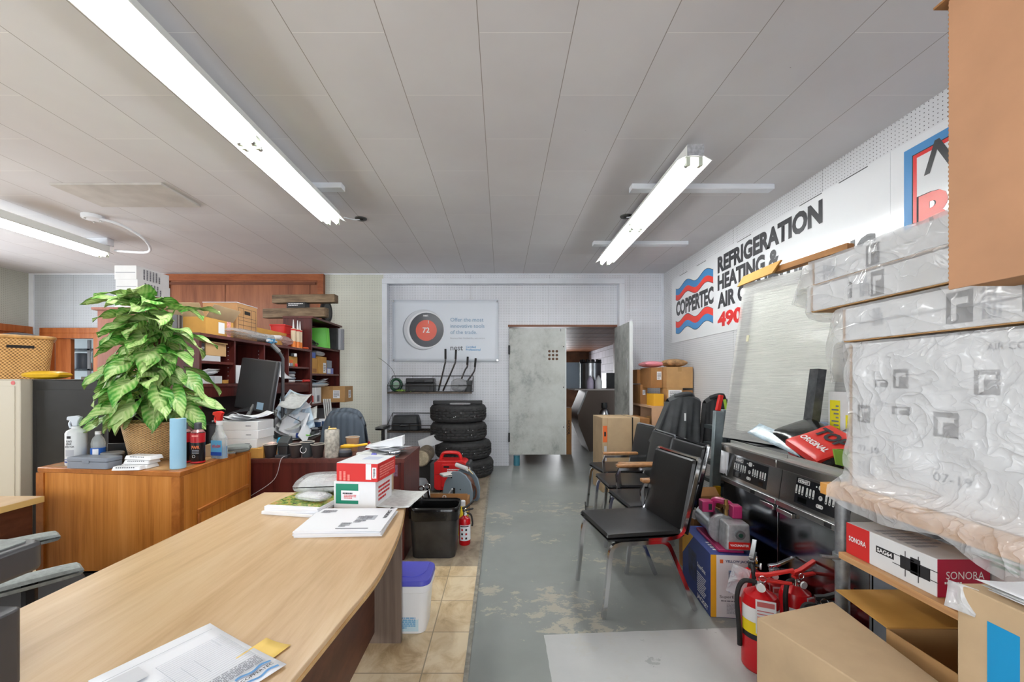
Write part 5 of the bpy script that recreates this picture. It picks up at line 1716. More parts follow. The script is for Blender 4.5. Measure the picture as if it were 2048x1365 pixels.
# the paper mountain
rr = random.Random(77)
t = thing('letter_tray', 'wire and grey letter tray buried in papers on the desk return', 'tray', (-2.12, 4.18, 0.7605), 0.1)
obj('tray', B().box(-0.14, 0.18, -0.16, 0.16, 0, 0.055), mat('streaked_grey_box', (126, 134, 134), 0.6, noise=(30, 0.25)), t)
for s in (-0.15, 0.15):
    obj('wire_frame', B().tube([(-0.12, s, 0.055), (-0.12, s, 0.30), (0.12, s, 0.18), (0.12, s, 0.056)], 0.004, 5), BLACKP, t)
for i in range(16):
    o = solo('loose_paper', sheet(0.215, 0.28, rr.uniform(0.02, 0.06), 6, 0.006, 60 + i), (PAPER, PAPER, mat('pale_blue_paper', (196, 214, 228), 0.6), PAPERG)[i % 4], 'loose sheet in the mountain of papers beside the monitor', 'paper',
             (-2.10 + rr.uniform(-0.08, 0.08), 4.16 + rr.uniform(-0.10, 0.14), 0.84 + i * 0.019), rr.uniform(0, 3), 'papers piled on the desk return', solid=0.0008)
    o.rotation_euler = (rr.uniform(0.25, 1.0), rr.uniform(-0.1, 0.5), rr.uniform(-0.7, 0.9))
b = solo('envelope', B().box(-0.055, 0.055, -0.15, 0.15, 0, 0.004), PAPER, 'long white envelope propped against the front of the paper mountain', 'envelope', (-1.93, 4.02, 0.83), 0)
b.rotation_euler = (0.55, 0.9, 0.7)
for i in range(2):
    b = solo('brochure', B().box(-0.05, 0.05, -0.003, 0.003, 0, 0.16), PAPER, 'blue and white brochure, %s of two standing by the paper mountain' % ('nearer', 'farther')[i], 'brochure', (-2.0 + i * 0.03, 4.42 + i * 0.1, 0.7605), 0.15, 'brochures by the papers')
    b.rotation_euler = (-0.2, 0, 0.15)
    decal(b, (0.1, 0.006, 0.16), 'front', 0, 0.15, 0.9, 0.35, mat('navy_print', (40, 70, 110), 0.5))
for i in range(6):
    solo('loose_paper', sheet(0.215, 0.28, 0.008, 4, 0.002, 90 + i), (PAPER, PAPERG)[i % 2], 'sheet lying flat along the edge of the desk return', 'paper', (-2.05 + rr.uniform(-0.06, 0.06), 3.80 + i * 0.13, 0.762 + i * 0.004), rr.uniform(-0.6, 0.6), 'flat sheets on the desk return', solid=0.0005)
t = thing('glue_bottle', 'white bottle with a green tip lying on the desk return', 'bottle', (-1.98, 4.0, 0.806), 0.2)
obj('body', B().lathe([(0.02, 0), (0.024, 0.006), (0.024, 0.11), (0.012, 0.13)], 16, (-0.08, 0, 0), (1, 0, 0)), WHITEPL, t)
obj('blue_band', B().lathe([(0.0245, 0.06), (0.0245, 0.085)], 16, (-0.08, 0, 0), (1, 0, 0)), INKB, t)
obj('tip', B().lathe([(0.011, 0.1303), (0.004, 0.19)], 12, (-0.08, 0, 0), (1, 0, 0)), mat('lime_tip', (110, 196, 60), 0.4), t)
solo('calculator', B().box(-0.06, 0.06, -0.04, 0.04, 0, 0.025), BLACKP, 'black calculator lying beyond the white bottle on the desk return', 'calculator', (-1.98, 4.30, 0.80), 0.4, bevel=0.003)
solo('traffic_cone', B().lathe([(0.045, 0), (0.01, 0.12)], 16), mat('teal_plastic', (20, 136, 176), 0.4), 'small teal plastic cone behind the paper cups by the white cartons', 'funnel', (-1.80, 3.32, 0.7605)).name = 'funnel'
solo('pink_slip', B().box(-0.002, 0.002, -0.03, 0.03, 0, 0.09), mat('lilac_note', (196, 176, 206), 0.6), 'lilac note hanging from the hutch valance', 'note', (-2.312, 4.13, 1.16)).name = 'hanging_note'

# ---------------------------------------------------------------- front edge of the mahogany desk
DZ = 0.7605
CUPD = mat('dark_brown_cup', (52, 44, 44), 0.5)
CUPL = mat('cup_rim', (206, 198, 186), 0.5)


def cup(label, x, y, m, h=0.10, r=0.05, liq=(60, 40, 30), group='paper coffee cups'):
    t = thing('paper_cup', label, 'cup', (x, y, DZ), 0, group)
    obj('cup', B().lathe([(r * 0.68, 0), (r * 0.70, 0.003), (r, h), (r * 0.97, h), (r * 0.69, 0.008)], 26), m, t)
    obj('rim', B().tube([(r * math.cos(i * PI / 13), r * math.sin(i * PI / 13), h) for i in range(26)], 0.003, 6, True), CUPL, t)
    obj('contents', B().lathe([(r * 0.88, h * 0.7), (r * 0.1, h * 0.702)], 20), mat('coffee_dregs', liq, 0.3), t)
    return t


cup('dark paper cup holding crumpled tissue, by the ochre carton', -1.755, 3.115, CUPD)
cup('dark paper cup just right of the black scanner stand', -1.560, 3.115, CUPD)
c = cup('tall charcoal paper cup with a white round logo', -1.487, 3.14, mat('charcoal_cup', (70, 74, 76), 0.5), 0.115)
lg = B()
lg.tube([(0.022 * math.cos(i * PI / 10) - 0.01, -0.0445 + 0.004 * math.sin(i * PI / 10), 0.06 + 0.024 * math.sin(i * PI / 10)) for i in range(20)], 0.0024, 5, True)
obj('logo', lg, INKW, c)
c = cup('dark paper cup with a white stripe beside the concrete cylinder', -1.398, 3.12, CUPD)
cup('tan paper cup behind the yellow squeeze tool', -1.235, 3.40, mat('tan_cup', (190, 148, 108), 0.55), 0.115, 0.055)
solo('tissue', B().pillow(0.05, 0.06, 0.035, (0, 0, 0.015), 8, 2.2), mat('pinkish_tissue', (222, 190, 180), 0.8, bump=(60, 0.8)), 'crumpled pinkish tissue in the dark cup by the ochre carton', 'tissue', (-1.745, 3.115, DZ + 0.085))
t = thing('scanner_stand', 'black barcode scanner stand between dark paper cups', 'scanner', (-1.655, 3.13, DZ), 0.0)
obj('base', B().box(-0.05, 0.045, -0.05, 0.06, 0, 0.022), mat('dark_grey_plastic', (66, 68, 72), 0.45), t, bevel=0.004)
obj('body', B().prism(rrect(0.07, 0.06, 0.01, 3), 0.0223, 0.085, rrect(0.078, 0.07, 0.01, 3)), mat('scanner_black', (46, 47, 50), 0.4), t)
obj('head', B().extr([(-0.03, 0.0853), (0.04, 0.0853), (0.04, 0.155), (0.02, 0.155), (-0.03, 0.115)], (-0.04, 0, 0), (0, 1, 0), (0, 0, 1), (0.08, 0, 0)), mat('scanner_head', (62, 66, 68), 0.3), t, bevel=0.004)
obj('cable', B().tube(bez([(0.03, -0.03, 0.01), (0.02, -0.0875, 0.0), (-0.03, -0.0915, -0.15), (-0.2, -0.0915, -0.27)], 20), 0.0022, 6), mat('pale_grey_card', (196, 198, 202), 0.6), t)
t = thing('concrete_cylinder', 'grey concrete test cylinder standing on the mahogany desk edge', 'cylinder', (-1.292, 3.125, DZ))
obj('cylinder', B().lathe([(0.050, 0), (0.053, 0.006), (0.053, 0.205), (0.050, 0.21)], 28), mat('speckled_concrete', (178, 174, 164), 0.85, noise=(34, 0.28), bump=(50, 0.5)), t)
obj('brass_fitting', B().cyl((-0.02, 0, 0.2102), (-0.02, 0, 0.235), 0.006).cyl((-0.025, -0.01, 0.2152), (0.03, 0.01, 0.2152), 0.006), mat('brass', (190, 158, 100), 0.3, 0.9), t)
t = thing('jar', 'grey lidded jar under the yellow squeeze tool', 'jar', (-1.215, 3.17, DZ))
obj('jar', B().lathe([(0.055, 0), (0.058, 0.006), (0.058, 0.03), (0.055, 0.034)], 22), BLACKP2, t)
obj('lid', B().lathe([(0.05, 0.0342), (0.052, 0.05), (0.03, 0.055)], 22), mat('silvery_lid', (140, 148, 160), 0.3, 0.6), t)
t = thing('squeeze_tool', 'bright yellow squeeze tool resting on the grey jar', 'tool', (-1.15, 3.20, DZ + 0.068), 0.12)
YEL = mat('yellow_plastic', (244, 186, 22), 0.4)
obj('grip', B().tube([(-0.10, 0, 0), (-0.05, 0, 0.004), (0.02, 0, 0.006), (0.10, 0, 0.018)], [0.013, 0.014, 0.01, 0.009], 10), YEL, t)
obj('teeth', B().box(-0.08, 0.0, -0.004, 0.004, 0.008, 0.02), YEL, t, bevel=0.003)
solo('ornament', B().extr([(-0.03, 0), (0.045, 0), (0.0, 0.075)], (0, -0.01, 0), (1, 0, 0), (0, 0, 1), (0, 0.02, 0)), mat('dark_red_plastic', (150, 24, 26), 0.35), 'dark red triangular piece behind the yellow squeeze tool', 'sign', (-1.115, 3.45, DZ), 0, bevel=0.002)
rr = random.Random(31)
for i in range(9):
    o = solo('loose_paper', sheet(0.215, 0.20, 0.012, 5, 0.004, 120 + i), (PAPER, PAPERG, PAPER)[i % 3], 'loose sheet in the heap at the right end of the mahogany desk', 'paper', (-0.90 + rr.uniform(-0.09, 0.05), 3.34 + rr.uniform(-0.10, 0.1), DZ + 0.003 + i * 0.006), rr.uniform(-0.8, 0.8), 'papers at the end of the mahogany desk', solid=0.0006)
b = solo('folded_document', B().extr([(-0.14, 0), (0.14, 0), (0.14, 0.075)], (0, -0.07, 0), (1, 0, 0), (0, 0, 1), (0, 0.14, 0)), PAPER, 'white folded document wedge on the heap at the end of the mahogany desk', 'document', (-0.93, 3.30, DZ + 0.062), 0.1)
for i in range(2):
    t = thing('tin', 'flat silver tin, %s of two at the corner of the mahogany desk' % ('lower', 'upper')[i], 'tin', (-0.825 + 0.01 * i, 3.115, DZ + i * 0.0235), 0, 'silver tins')
    obj('tin', B().lathe([(0.043, 0), (0.045, 0.003), (0.045, 0.02), (0.043, 0.023)], 24), CHROME, t)
    obj('label', B().lathe([(0.0454, 0.006), (0.0454, 0.017)], 24), mat('dark_tin_label', (62, 70, 82), 0.4), t)
solo('crumpled_receipt', B().pillow(0.12, 0.10, 0.035, (0, 0, 0.02), 8, 2.2), mat('crumpled_paper', (206, 208, 204), 0.75, bump=(26, 0.9)), 'crumpled pale receipt on the front edge of the mahogany desk', 'paper', (-1.045, 3.13, DZ), 0.4).name = 'crumpled_receipt'
solo('cap', B().lathe([(0.022, 0), (0.024, 0.02), (0.015, 0.034)], 14), mat('violet_plastic', (112, 112, 206), 0.35), 'small violet plastic plug among the papers on the mahogany desk', 'plug', (-0.965, 3.10, DZ)).name = 'violet_plug'
rr = random.Random(8)
for i in range(5):
    solo('pen', B().cyl((-0.07, 0, 0.006), (0.07, 0, 0.006), 0.005, n=8), (BLACKP, INKB, WHITEPL, GREYP, BLACKP)[i], 'pen lying among the papers at the end of the mahogany desk', 'pen', (-1.02 + 0.03 * i, 3.22 + rr.uniform(-0.02, 0.02), DZ + 0.004), rr.uniform(-0.6, 0.6), 'pens on the mahogany desk')

# chair with a jacket behind the mahogany desk
BLACKF = mat('black_fabric', (36, 36, 38), 0.85)
t = thing('office_chair', 'black office chair with adjustable arms behind the mahogany desk', 'chair', (-1.60, 4.46, 0), -0.05)
obj('seat', B().pillow(0.5, 0.48, 0.09, (0, 0, 0.47)), BLACKF, t)
obj('backrest', B().pillow(0.36, 0.42, 0.07, (0, 0, 0), m=Matrix.Rotation(PI / 2, 3, 'X')).sh(0, -0.25, 0.76), BLACKF, t)
obj('back_stem', B().tube([(0, -0.1, 0.43), (0, -0.28, 0.45), (0, -0.29, 0.6)], 0.025, 8), BLACKP, t)
obj('gas_column', B().cyl((0, 0, 0.06), (0, 0, 0.43), 0.028), BLACKP, t)
sb = B()
for i in range(5):
    a = i * 2 * PI / 5
    sb.tube([(0.03 * math.cos(a), 0.03 * math.sin(a), 0.09), (0.3 * math.cos(a), 0.3 * math.sin(a), 0.06)], 0.02, 6)
obj('star_base', sb, BLACKP, t)
for i in range(5):
    a = i * 2 * PI / 5
    obj('caster', B().ball((0.3 * math.cos(a), 0.3 * math.sin(a), 0.028), 0.028), BLACKP, t)
for s in (-1, 1):
    ar = obj('armrest', B().pillow(0.09, 0.27, 0.045, (s * 0.31, 0.02, 0.83), 10, 2.6), BLACKP, t)
    obj('arm_post', B().tube([(s * 0.2, 0.02, 0.44), (s * 0.31, 0.02, 0.47), (s * 0.31, 0.02, 0.81)], 0.03, 8, flat=0.6), BLACKP, ar)
JK = NT('grey_blue_jacket')
wv = JK.n('TexWave', wave_type='BANDS', bands_direction='X')
JK.l(JK.coords((1, 1, 0.12)), wv.inputs[0])
wv.inputs['Scale'].default_value = 5.0
wv.inputs['Distortion'].default_value = 5.0
JK.set((84, 94, 106), 0.85)
JK.bump(wv.outputs[1], 0.5, 0.03)
t = thing('jacket', 'grey blue jacket hung over the back of the office chair by the desk', 'jacket', (-1.615, 4.215, 0.72), 0.0)
def drape(u, v):
    a = (u - 0.5) * 2
    top = 0.30 - 0.06 * a ** 2 - 0.10 * max(0, abs(a) - 0.6) ** 2 * 6
    w = 0.21 + 0.055 * v ** 1.2
    y = -0.085 + 0.05 * abs(a) ** 2 - 0.015 * v + 0.010 * math.sin(a * 11 + v * 2) * v
    return (a * w, y if v > 0.0 else -0.02, top * (1 - v) + (-0.16) * v)
bb = B().grid(drape, 28, 14)
def drape2(u, v):
    p = drape(u, v * 0.8)
    return (p[0] * 0.98, 0.09 - 0.04 * (2 * u - 1) ** 2, p[2])
bb.grid(lambda u, v: drape2(1 - u, v), 28, 10)
bb.grid(lambda u, v: tuple(Vector(drape(u, 0.0)) * (1 - v) + Vector(drape2(u, 0.0)) * v + Vector((0, 0, 0.035 * math.sin(PI * v)))), 28, 4)
obj('jacket_body', bb, JK.m, t, solid=0.012, smooth=80)


# ================================================================ back wall: banner, wire racks, tyres
def bx(px):
    return (px - VX) * 6.41 / F


def bz(py):
    return EYE - (py - VY) * 6.41 / F


t = thing('banner', 'white vinyl thermostat banner pinned to the pegboard above the wire rack', 'banner', (-0.875, 6.405, 1.63))
ox, oz = -0.875, 1.63
FAB = mat('white_banner_vinyl', (226, 232, 240), 0.4)
obj('cloth', B().grid(lambda u, v: ((u - 0.5) * 1.655, 0.004 * math.sin(7 * u + 5 * v) - 0.002, v * 0.97 - 0.006 * math.sin(PI * u)), 24, 16), FAB, t, solid=0.001)
gm = B()
for x in (-0.81, 0.81):
    for z in (0.025, 0.945):
        gm.cyl((x, -0.012, z), (x, -0.006, z), 0.012, n=14)
obj('grommet', gm, CHROME, t)


def disc(cx, cz, r, th, y0=-0.009, n=48, sx=1.0):
    return B().extr([(sx * r * math.cos(2 * PI * i / n), r * math.sin(2 * PI * i / n)) for i in range(n)], (cx - ox, y0, cz - oz), (1, 0, 0), (0, 0, 1), (0, -th, 0))


dl = obj('dial_picture', disc(bx(846), bz(660.5), 0.315, 0.0005), mat('banner_shadow_grey', (150, 156, 164), 0.5), t)
obj('dial_body', disc(bx(848), bz(659.5), 0.312, 0.001), mat('banner_silver', (206, 210, 216), 0.4), dl)
obj('dial_ring', disc(bx(852), bz(660.5), 0.288, 0.0015), mat('banner_pale_ring', (232, 234, 238), 0.4), dl)
obj('dial_face', disc(bx(853.5), bz(660.5), 0.268, 0.002), mat('banner_dark_face', (40, 42, 54), 0.25), dl)
obj('dial_screen', disc(bx(853), bz(661.5), 0.164, 0.0025), mat('banner_orange', (226, 78, 46), 0.3), dl)
yT = -0.0125
text('72', INKW, dl, (bx(852.5) - ox, yT, bz(661) - oz), (1, 0, 0), (0, 0, 1), h=0.085, bold=0.02)
text('nest', INKW, dl, (bx(852) - ox, yT, bz(632) - oz), (1, 0, 0), (0, 0, 1), h=0.028, bold=0.015)
obj('tick_mark', B().box(bx(857) - ox, bx(858) - ox, yT - 0.0005, yT, bz(648) - oz, bz(642) - oz), INKW, dl)
LB = mat('pale_blue_print', (140, 172, 198), 0.5)
for s, py, w in (('Offer the most', 640, 66), ('innovative tools', 652.5, 68), ('of the trade.', 665, 53)):
    text(s, LB, t, (bx(901) - ox, -0.0085, bz(py) - oz), (1, 0, 0), (0, 0, 1), w=w * 6.41 / F, align='L')
text('Become a Nest Certified Pro. nest.com/pro', INKL, t, (bx(901) - ox, -0.0085, bz(677.5) - oz), (1, 0, 0), (0, 0, 1), w=69 * 6.41 / F, align='L')
text('nest', mat('mid_grey_print', (104, 108, 114), 0.5), t, (bx(901) - ox, -0.0085, bz(697) - oz), (1, 0, 0), (0, 0, 1), w=25 * 6.41 / F, bold=0.012, align='L')
CB = mat('blue_pro_print', (92, 160, 206), 0.5)
text('Certified', CB, t, (bx(932) - ox, -0.0085, bz(694.5) - oz), (1, 0, 0), (0, 0, 1), w=20 * 6.41 / F, bold=0.01, align='L')
text('Professional', CB, t, (bx(932) - ox, -0.0085, bz(700) - oz), (1, 0, 0), (0, 0, 1), w=29 * 6.41 / F, bold=0.01, align='L')

WIRE = mat('dark_wire', (62, 58, 56), 0.4, 0.6)


def wire_rack(label, x0, x1, z0, zf, zb, yf=6.10, yb=6.40):
    L = ((x0 + x1) / 2, (yf + yb) / 2, z0)
    t = thing('wire_rack', label, 'rack', L, 0, 'wall wire racks')
    b = B()
    r = 0.0038
    for y in [yf + (yb - yf) * i / 6 for i in range(7)]:
        b.tube([(x0, y, z0), (x1, y, z0)], r, 5)
    n = int((x1 - x0) / 0.045)
    for i in range(n + 1):
        x = x0 + (x1 - x0) * i / n
        b.tube([(x, yf, z0), (x, yb, z0)], 0.0024, 4)
        if i % 7 == 0:
            b.tube([(x, yf, z0), (x, yf, zf)], 0.0022, 4)
            b.tube([(x, yb, z0), (x, yb, zb)], 0.0022, 4)
    obj('wire_shelf', b.sh(-L[0], -L[1], -L[2]), WIRE, t)
    b = B()
    b.tube([(x0, yf, zf), (x1, yf, zf)], 0.0068, 6)
    b.tube([(x0, yb, zb), (x1, yb, zb)], 0.0058, 6)
    for x in (x0, x1):
        b.tube([(x, yf, z0), (x, yf, zf), (x, yb, zb), (x, yb, z0)], 0.004, 5)
        b.tube([(x, yf, (z0 + zf) / 2), (x, yb, (z0 + zf) / 2)], 0.003, 5)
    obj('rail', b.sh(-L[0], -L[1], -L[2]), WIRE, t)
    obj('front_lip', B().box(x0, x1, yf - 0.006, yf - 0.002, z0 - 0.022, z0 + 0.004).sh(-L[0], -L[1], -L[2]), mat('rusty_lip', (92, 80, 70), 0.5, 0.4, noise=(14, 0.3)), t)
    return t


wire_rack('upper wire rack under the thermostat banner holding handles and a black case', -1.70, -0.44, 1.165, 1.26, 1.41)
wire_rack('lower wire rack behind the tyres holding a black tool case', -1.70, -1.03, 0.585, 0.67, 0.83)
ZR, ZL = 1.169, 0.589
t = thing('hose_coil', 'dark green coil with a long thin wire at the left end of the upper rack', 'coil', (-1.60, 6.23, ZR + 0.105), 0.2)
obj('coil', B().tube([(0.075 * math.cos(i * PI / 12), 0.02 * math.cos(i * PI / 12), 0.085 * math.sin(i * PI / 12)) for i in range(24)], 0.022, 10, True), mat('dark_green_plastic', (14, 66, 42), 0.35), t)
obj('inner_drum', B().cyl((0, -0.02, 0), (0, 0.02, 0), 0.045, n=18), mat('pale_green_drum', (120, 156, 130), 0.4), t)
obj('wire', B().tube(bez([(0.0, -0.02, 0.09), (-0.06, -0.05, 0.24), (-0.2, -0.08, 0.37), (-0.26, -0.1, 0.40)], 14), 0.003, 5), BLACKP, t)
t = thing('tool_case', 'black lidded tool case in the middle of the upper rack', 'case', (-1.225, 6.24, ZR))
obj('case_base', B().box(-0.215, 0.215, -0.11, 0.11, 0, 0.13), BLACKP, t, bevel=0.01)
obj('case_lid', B().box(-0.21, 0.21, -0.112, 0.112, 0.1305, 0.205), mat('black_lid', (40, 40, 42), 0.35), t, bevel=0.016)
obj('handle', B().tube([(-0.07, -0.112, 0.155), (-0.07, -0.128, 0.165), (0.07, -0.128, 0.165), (0.07, -0.112, 0.155)], 0.007, 6), BLACKP, t)
t = thing('tool_case', 'dusty black blow moulded tool case on the lower rack', 'case', (-1.445, 6.24, ZL))
obj('case_base', B().prism(rrect(0.42, 0.24, 0.05, 4), 0, 0.10), mat('dusty_black_case', (48, 51, 54), 0.5, noise=(9, 0.25)), t, bevel=0.012)
obj('case_lid', B().prism(rrect(0.42, 0.24, 0.05, 4), 0.1005, 0.225, rrect(0.36, 0.2, 0.05, 4)), mat('dusty_black_case', (48, 51, 54), 0.5, noise=(9, 0.25)), t, bevel=0.012)
obj('handle', B().tube([(-0.07, -0.12, 0.09), (-0.06, -0.14, 0.075), (0.06, -0.14, 0.075), (0.07, -0.12, 0.09)], 0.012, 6), BLACKP, t)
DARKCHROME = mat('dark_chrome_tube', (130, 130, 132), 0.18, 1.0)
RUBBER = mat('black_rubber', (34, 34, 35), 0.7)


def handle(label, pts, y=6.2):
    base = Vector((( pts[0][0] - VX) * y / F, y, ZR))
    t = thing('pole_handle', label, 'handle', base, 0, 'bent tube handles on the rack')
    q = [Vector(((px - VX) * y / F, y, EYE - (py - VY) * y / F)) - base for px, py in pts]
    q[0].z = 0.012
    cv = bez(q, 18)
    obj('tube', B().tube(cv, 0.013, 8), DARKCHROME, t)
    obj('grip', B().tube([q[-1] + (q[-2] - q[-1]) * 0.85, q[-1] + Vector((0, 0, 0.004))], 0.016, 8), RUBBER, t)


handle('bent tube handle leftmost of the four rising from the upper rack', [(877, 776), (889, 732), (891, 722), (891, 699)])
handle('bent tube handle second from the black case on the upper rack', [(886, 776), (907, 734), (911, 722), (912, 700)])
handle('shorter bent tube handle third from the black case on the upper rack', [(914, 778), (929, 743), (934.5, 733), (935.5, 714.5)], 6.3)
handle('shorter bent tube handle at the right end of the upper rack', [(920, 779), (944, 750), (949.5, 738), (951.5, 717.5)], 6.3)
solo('plastic_bag', B().pillow(0.24, 0.16, 0.20, (0, 0, 0.10), 10, 2.2, 0.95), wrap_film('rack_bag_film', (206, 208, 212), 0.45, 24, 0.8), 'clear crumpled plastic bag at the right end of the upper rack', 'bag', (-0.64, 6.18, ZR))
solo('plastic_tub', B().prism(rrect(0.10, 0.10, 0.02, 3), 0, 0.17, rrect(0.13, 0.12, 0.02, 3)), mat('dark_grey_tub', (62, 64, 66), 0.5), 'small dark grey tub at the far right of the upper rack', 'tub', (-0.515, 6.32, ZR))
gl = B()
rr = random.Random(14)
for i in range(26):
    gl.cbox((rr.uniform(-0.12, 0.14), rr.uniform(-0.06, 0.06), 0.008 + rr.uniform(0, 0.02)), (0.05, 0.014, 0.004), Matrix.Rotation(rr.uniform(0, 3), 3, 'Z') @ Matrix.Rotation(rr.uniform(-0.6, 0.6), 3, 'Y'))
solo('leaf_garland', gl, mat('yellow_green_leaf', (152, 190, 84), 0.6), 'yellow green leafy sprig lying in the upper rack before the black case', 'garland', (-1.46, 6.15, ZR + 0.002))
RG = random.Random(4)

# ---- tyres
def tyre_mesh(R=0.40, h=0.252, n=84):
    prof = [(0.245, 0.03), (0.262, 0.004), (0.33, 0.0), (0.375, 0.022), (0.392, 0.05), (0.3935, 0.058)]
    tread_z = [0.060, 0.084, 0.086, 0.092, 0.094, 0.118, 0.120, 0.126, 0.132, 0.134, 0.158, 0.160, 0.166, 0.168, 0.192]
    groove = {2, 3, 6, 7, 8, 11, 12}
    rings = [(r, z, None) for r, z in prof]
    for k, z in enumerate(tread_z):
        rings.append((R - 0.016 if k in groove and k not in (2 - 1,) else R, z, k))
    rings += [(r, h - z, None) for r, z in reversed(prof)]
    b = B()
    vs = []
    for r, z, k in rings:
        for i in range(n):
            a = 2 * PI * i / n
            rad = r
            zz = z
            if k is not None:
                row = 0 if z < 0.09 else 1 if z < 0.125 else 2 if z < 0.16 else 3
                if (i + row * 2) % 4 == 0 and r >= R:
                    rad = r - 0.013
                zz = z + 0.004 * math.sin(i * PI / 2 + row)
            vs.append((rad * math.cos(a), rad * math.sin(a), zz))
    m = len(rings)
    fs = [(j * n + i, j * n + (i + 1) % n, (j + 1) * n + (i + 1) % n, (j + 1) * n + i) for j in range(m - 1) for i in range(n)]
    fs += [((m - 1) * n + i, (m - 1) * n + (i + 1) % n, (i + 1) % n, i) for i in range(n)]
    b.add(vs, fs)
    return b


TYM = mat('tyre_rubber', (48, 48, 49), 0.72, noise=(26, 0.2))
for i, (x, y) in enumerate(((-0.515, 5.86), (-0.545, 5.86), (-0.610, 5.86), (-0.616, 5.86))):
    t = solo('tyre', tyre_mesh(), TYM, ('bottom tyre of the stack of four, half behind the red generator', 'second tyre from the floor in the stack of four', 'third tyre from the floor, just under the topmost one', 'topmost tyre of the stack of four, carrying a black bar')[i], 'tyre', (x, y, 0.0 if x > 5 else 0.001 + i * 0.2525), 0.3 * i, 'stacked tyres', smooth=28)
    k = B()
    for j in range(4):
        a = -PI / 2 + RG.uniform(-0.9, 0.9)
        z = RG.uniform(0.08, 0.18)
        k.cyl((0.398 * math.cos(a - 0.3 * i), 0.398 * math.sin(a - 0.3 * i), z), (0.4025 * math.cos(a - 0.3 * i), 0.4025 * math.sin(a - 0.3 * i), z), 0.005, n=6)
    obj('white_speck', k, INKW, t)
solo('metal_bar', B().prism(rrect(0.68, 0.07, 0.015, 3), 0, 0.052), mat('matte_black_bar', (44, 44, 45), 0.55), 'matte black bar lying across the topmost tyre', 'bar', (-0.605, 5.68, 1.0115), 0.03, bevel=0.006)
solo('plastic_scrap', B().pillow(0.28, 0.1, 0.03, (0, 0, 0.012), 10, 2.2), wrap_film('scrap_film', (206, 206, 210), 0.35, 26, 0.7), 'scrap of clear plastic on the front rim of the topmost tyre', 'scrap', (-0.56, 5.56, 1.012))

# ---- generator
t = thing('generator', 'red portable suitcase generator on the floor in front of the tyres', 'generator', (-0.605, 4.98, 0.0055), -0.06)
GR = mat('generator_red', (212, 34, 36), 0.35)
def outl(w, h, r, z0):
    return [(p[0], p[1] + z0 + h / 2) for p in rrect(w, h, r, 5)]
obj('body', B().extr(outl(0.40, 0.35, 0.06, 0.03), (0, -0.12, 0), (1, 0, 0), (0, 0, 1), (0, 0.24, 0)), GR, t, bevel=0.008)
obj('front_panel', B().extr(outl(0.28, 0.27, 0.03, 0.07), (0.03, -0.1285, 0), (1, 0, 0), (0, 0, 1), (0, 0.008, 0)), GR, t, bevel=0.003)
for s in (-1, 1):
    obj('end_cover', B().extr(outl(0.05, 0.34, 0.022, 0.02), (s * 0.212, -0.125, 0), (1, 0, 0), (0, 0, 1), (0, 0.25, 0)), mat('dark_grey_plastic', (66, 68, 72), 0.45), t, bevel=0.008)
obj('handle', B().tube(bez([(-0.13, 0, 0.37), (-0.12, 0, 0.42), (-0.08, 0, 0.458), (0.06, 0, 0.458), (0.10, 0, 0.43), (0.12, 0, 0.37)], 24), 0.021, 8, flat=1.3), GR, t)
obj('foot', B().box(-0.17, -0.12, -0.1, 0.1, 0, 0.03).box(0.12, 0.17, -0.1, 0.1, 0, 0.03), RUBBER, t)
obj('panel_slot', B().extr(outl(0.07, 0.022, 0.008, 0.30), (-0.04, -0.1295, 0), (1, 0, 0), (0, 0, 1), (0, 0.001, 0)), BLACKP, t)
S = (0.3, 0.2569, 0.6)
smallprint(t, S, 'front', 0.15, -0.05, 0.5, 0.07, 2, INKW, gap=0.001, seed=3, name='white_lettering')
pl = B().box(-0.17, 0.19, -0.1295, -0.1285, 0.215, 0.219).box(-0.105, -0.102, -0.1295, -0.1285, 0.05, 0.36)
obj('panel_seam', pl, mat('dark_red_seam', (130, 20, 22), 0.5), t)

# ---- hose reel
RG_ = mat('blue_grey_plastic', (122, 136, 146), 0.42)
t = thing('hose_reel', 'blue grey hose reel with brown hose in front of the red generator', 'hose reel', (-0.44, 4.52, 0.0055), -0.42)
dpr = [(-0.19, 0.0), (0.15, 0.0), (0.18, 0.04), (0.185, 0.15), (0.16, 0.25), (0.10, 0.32), (0.02, 0.355), (-0.06, 0.345), (-0.11, 0.30), (-0.16, 0.22), (-0.185, 0.12)]
for y in (-0.095, 0.075):
    obj('side_plate', B().extr(dpr, (0, y, 0), (1, 0, 0), (0, 0, 1), (0, 0.022, 0)), RG_, t, bevel=0.006)
hs = B()
for k in range(6):
    y = -0.055 + k * 0.022
    hs.tube([(0.125 * math.cos(i * PI / 14), y, 0.17 + 0.125 * math.sin(i * PI / 14)) for i in range(28)], 0.011, 6, True)
obj('hose', hs, mat('brown_hose', (104, 64, 46), 0.45), t)
obj('hose_end', B().tube(bez([(0.10, -0.04, 0.25), (0.17, 0.0, 0.18), (0.16, 0.02, 0.06), (0.10, -0.02, 0.02), (0.16, -0.06, 0.012)], 16), 0.009, 6), mat('brown_hose', (104, 64, 46), 0.45), t)
obj('crank', B().tube([(-0.10, -0.10, 0.10), (-0.05, -0.112, 0.16), (-0.045, -0.125, 0.165)], 0.009, 6), mat('pale_grey_card', (196, 198, 202), 0.6), t)
obj('slot', B().box(-0.055, -0.025, -0.0965, -0.0955, 0.0, 0.17), DARKHOLE, t)
obj('screw', B().cyl((-0.07, -0.0955, 0.28), (-0.07, -0.098, 0.28), 0.008, n=10).cyl((0.04, -0.0955, 0.16), (0.04, -0.098, 0.16), 0.008, n=10), BLACKP, t)
t = thing('caulk_gun', 'caulking gun with a white tube lying across the grey hose reel', 'tool', (-0.42, 4.50, 0.365), -0.9)
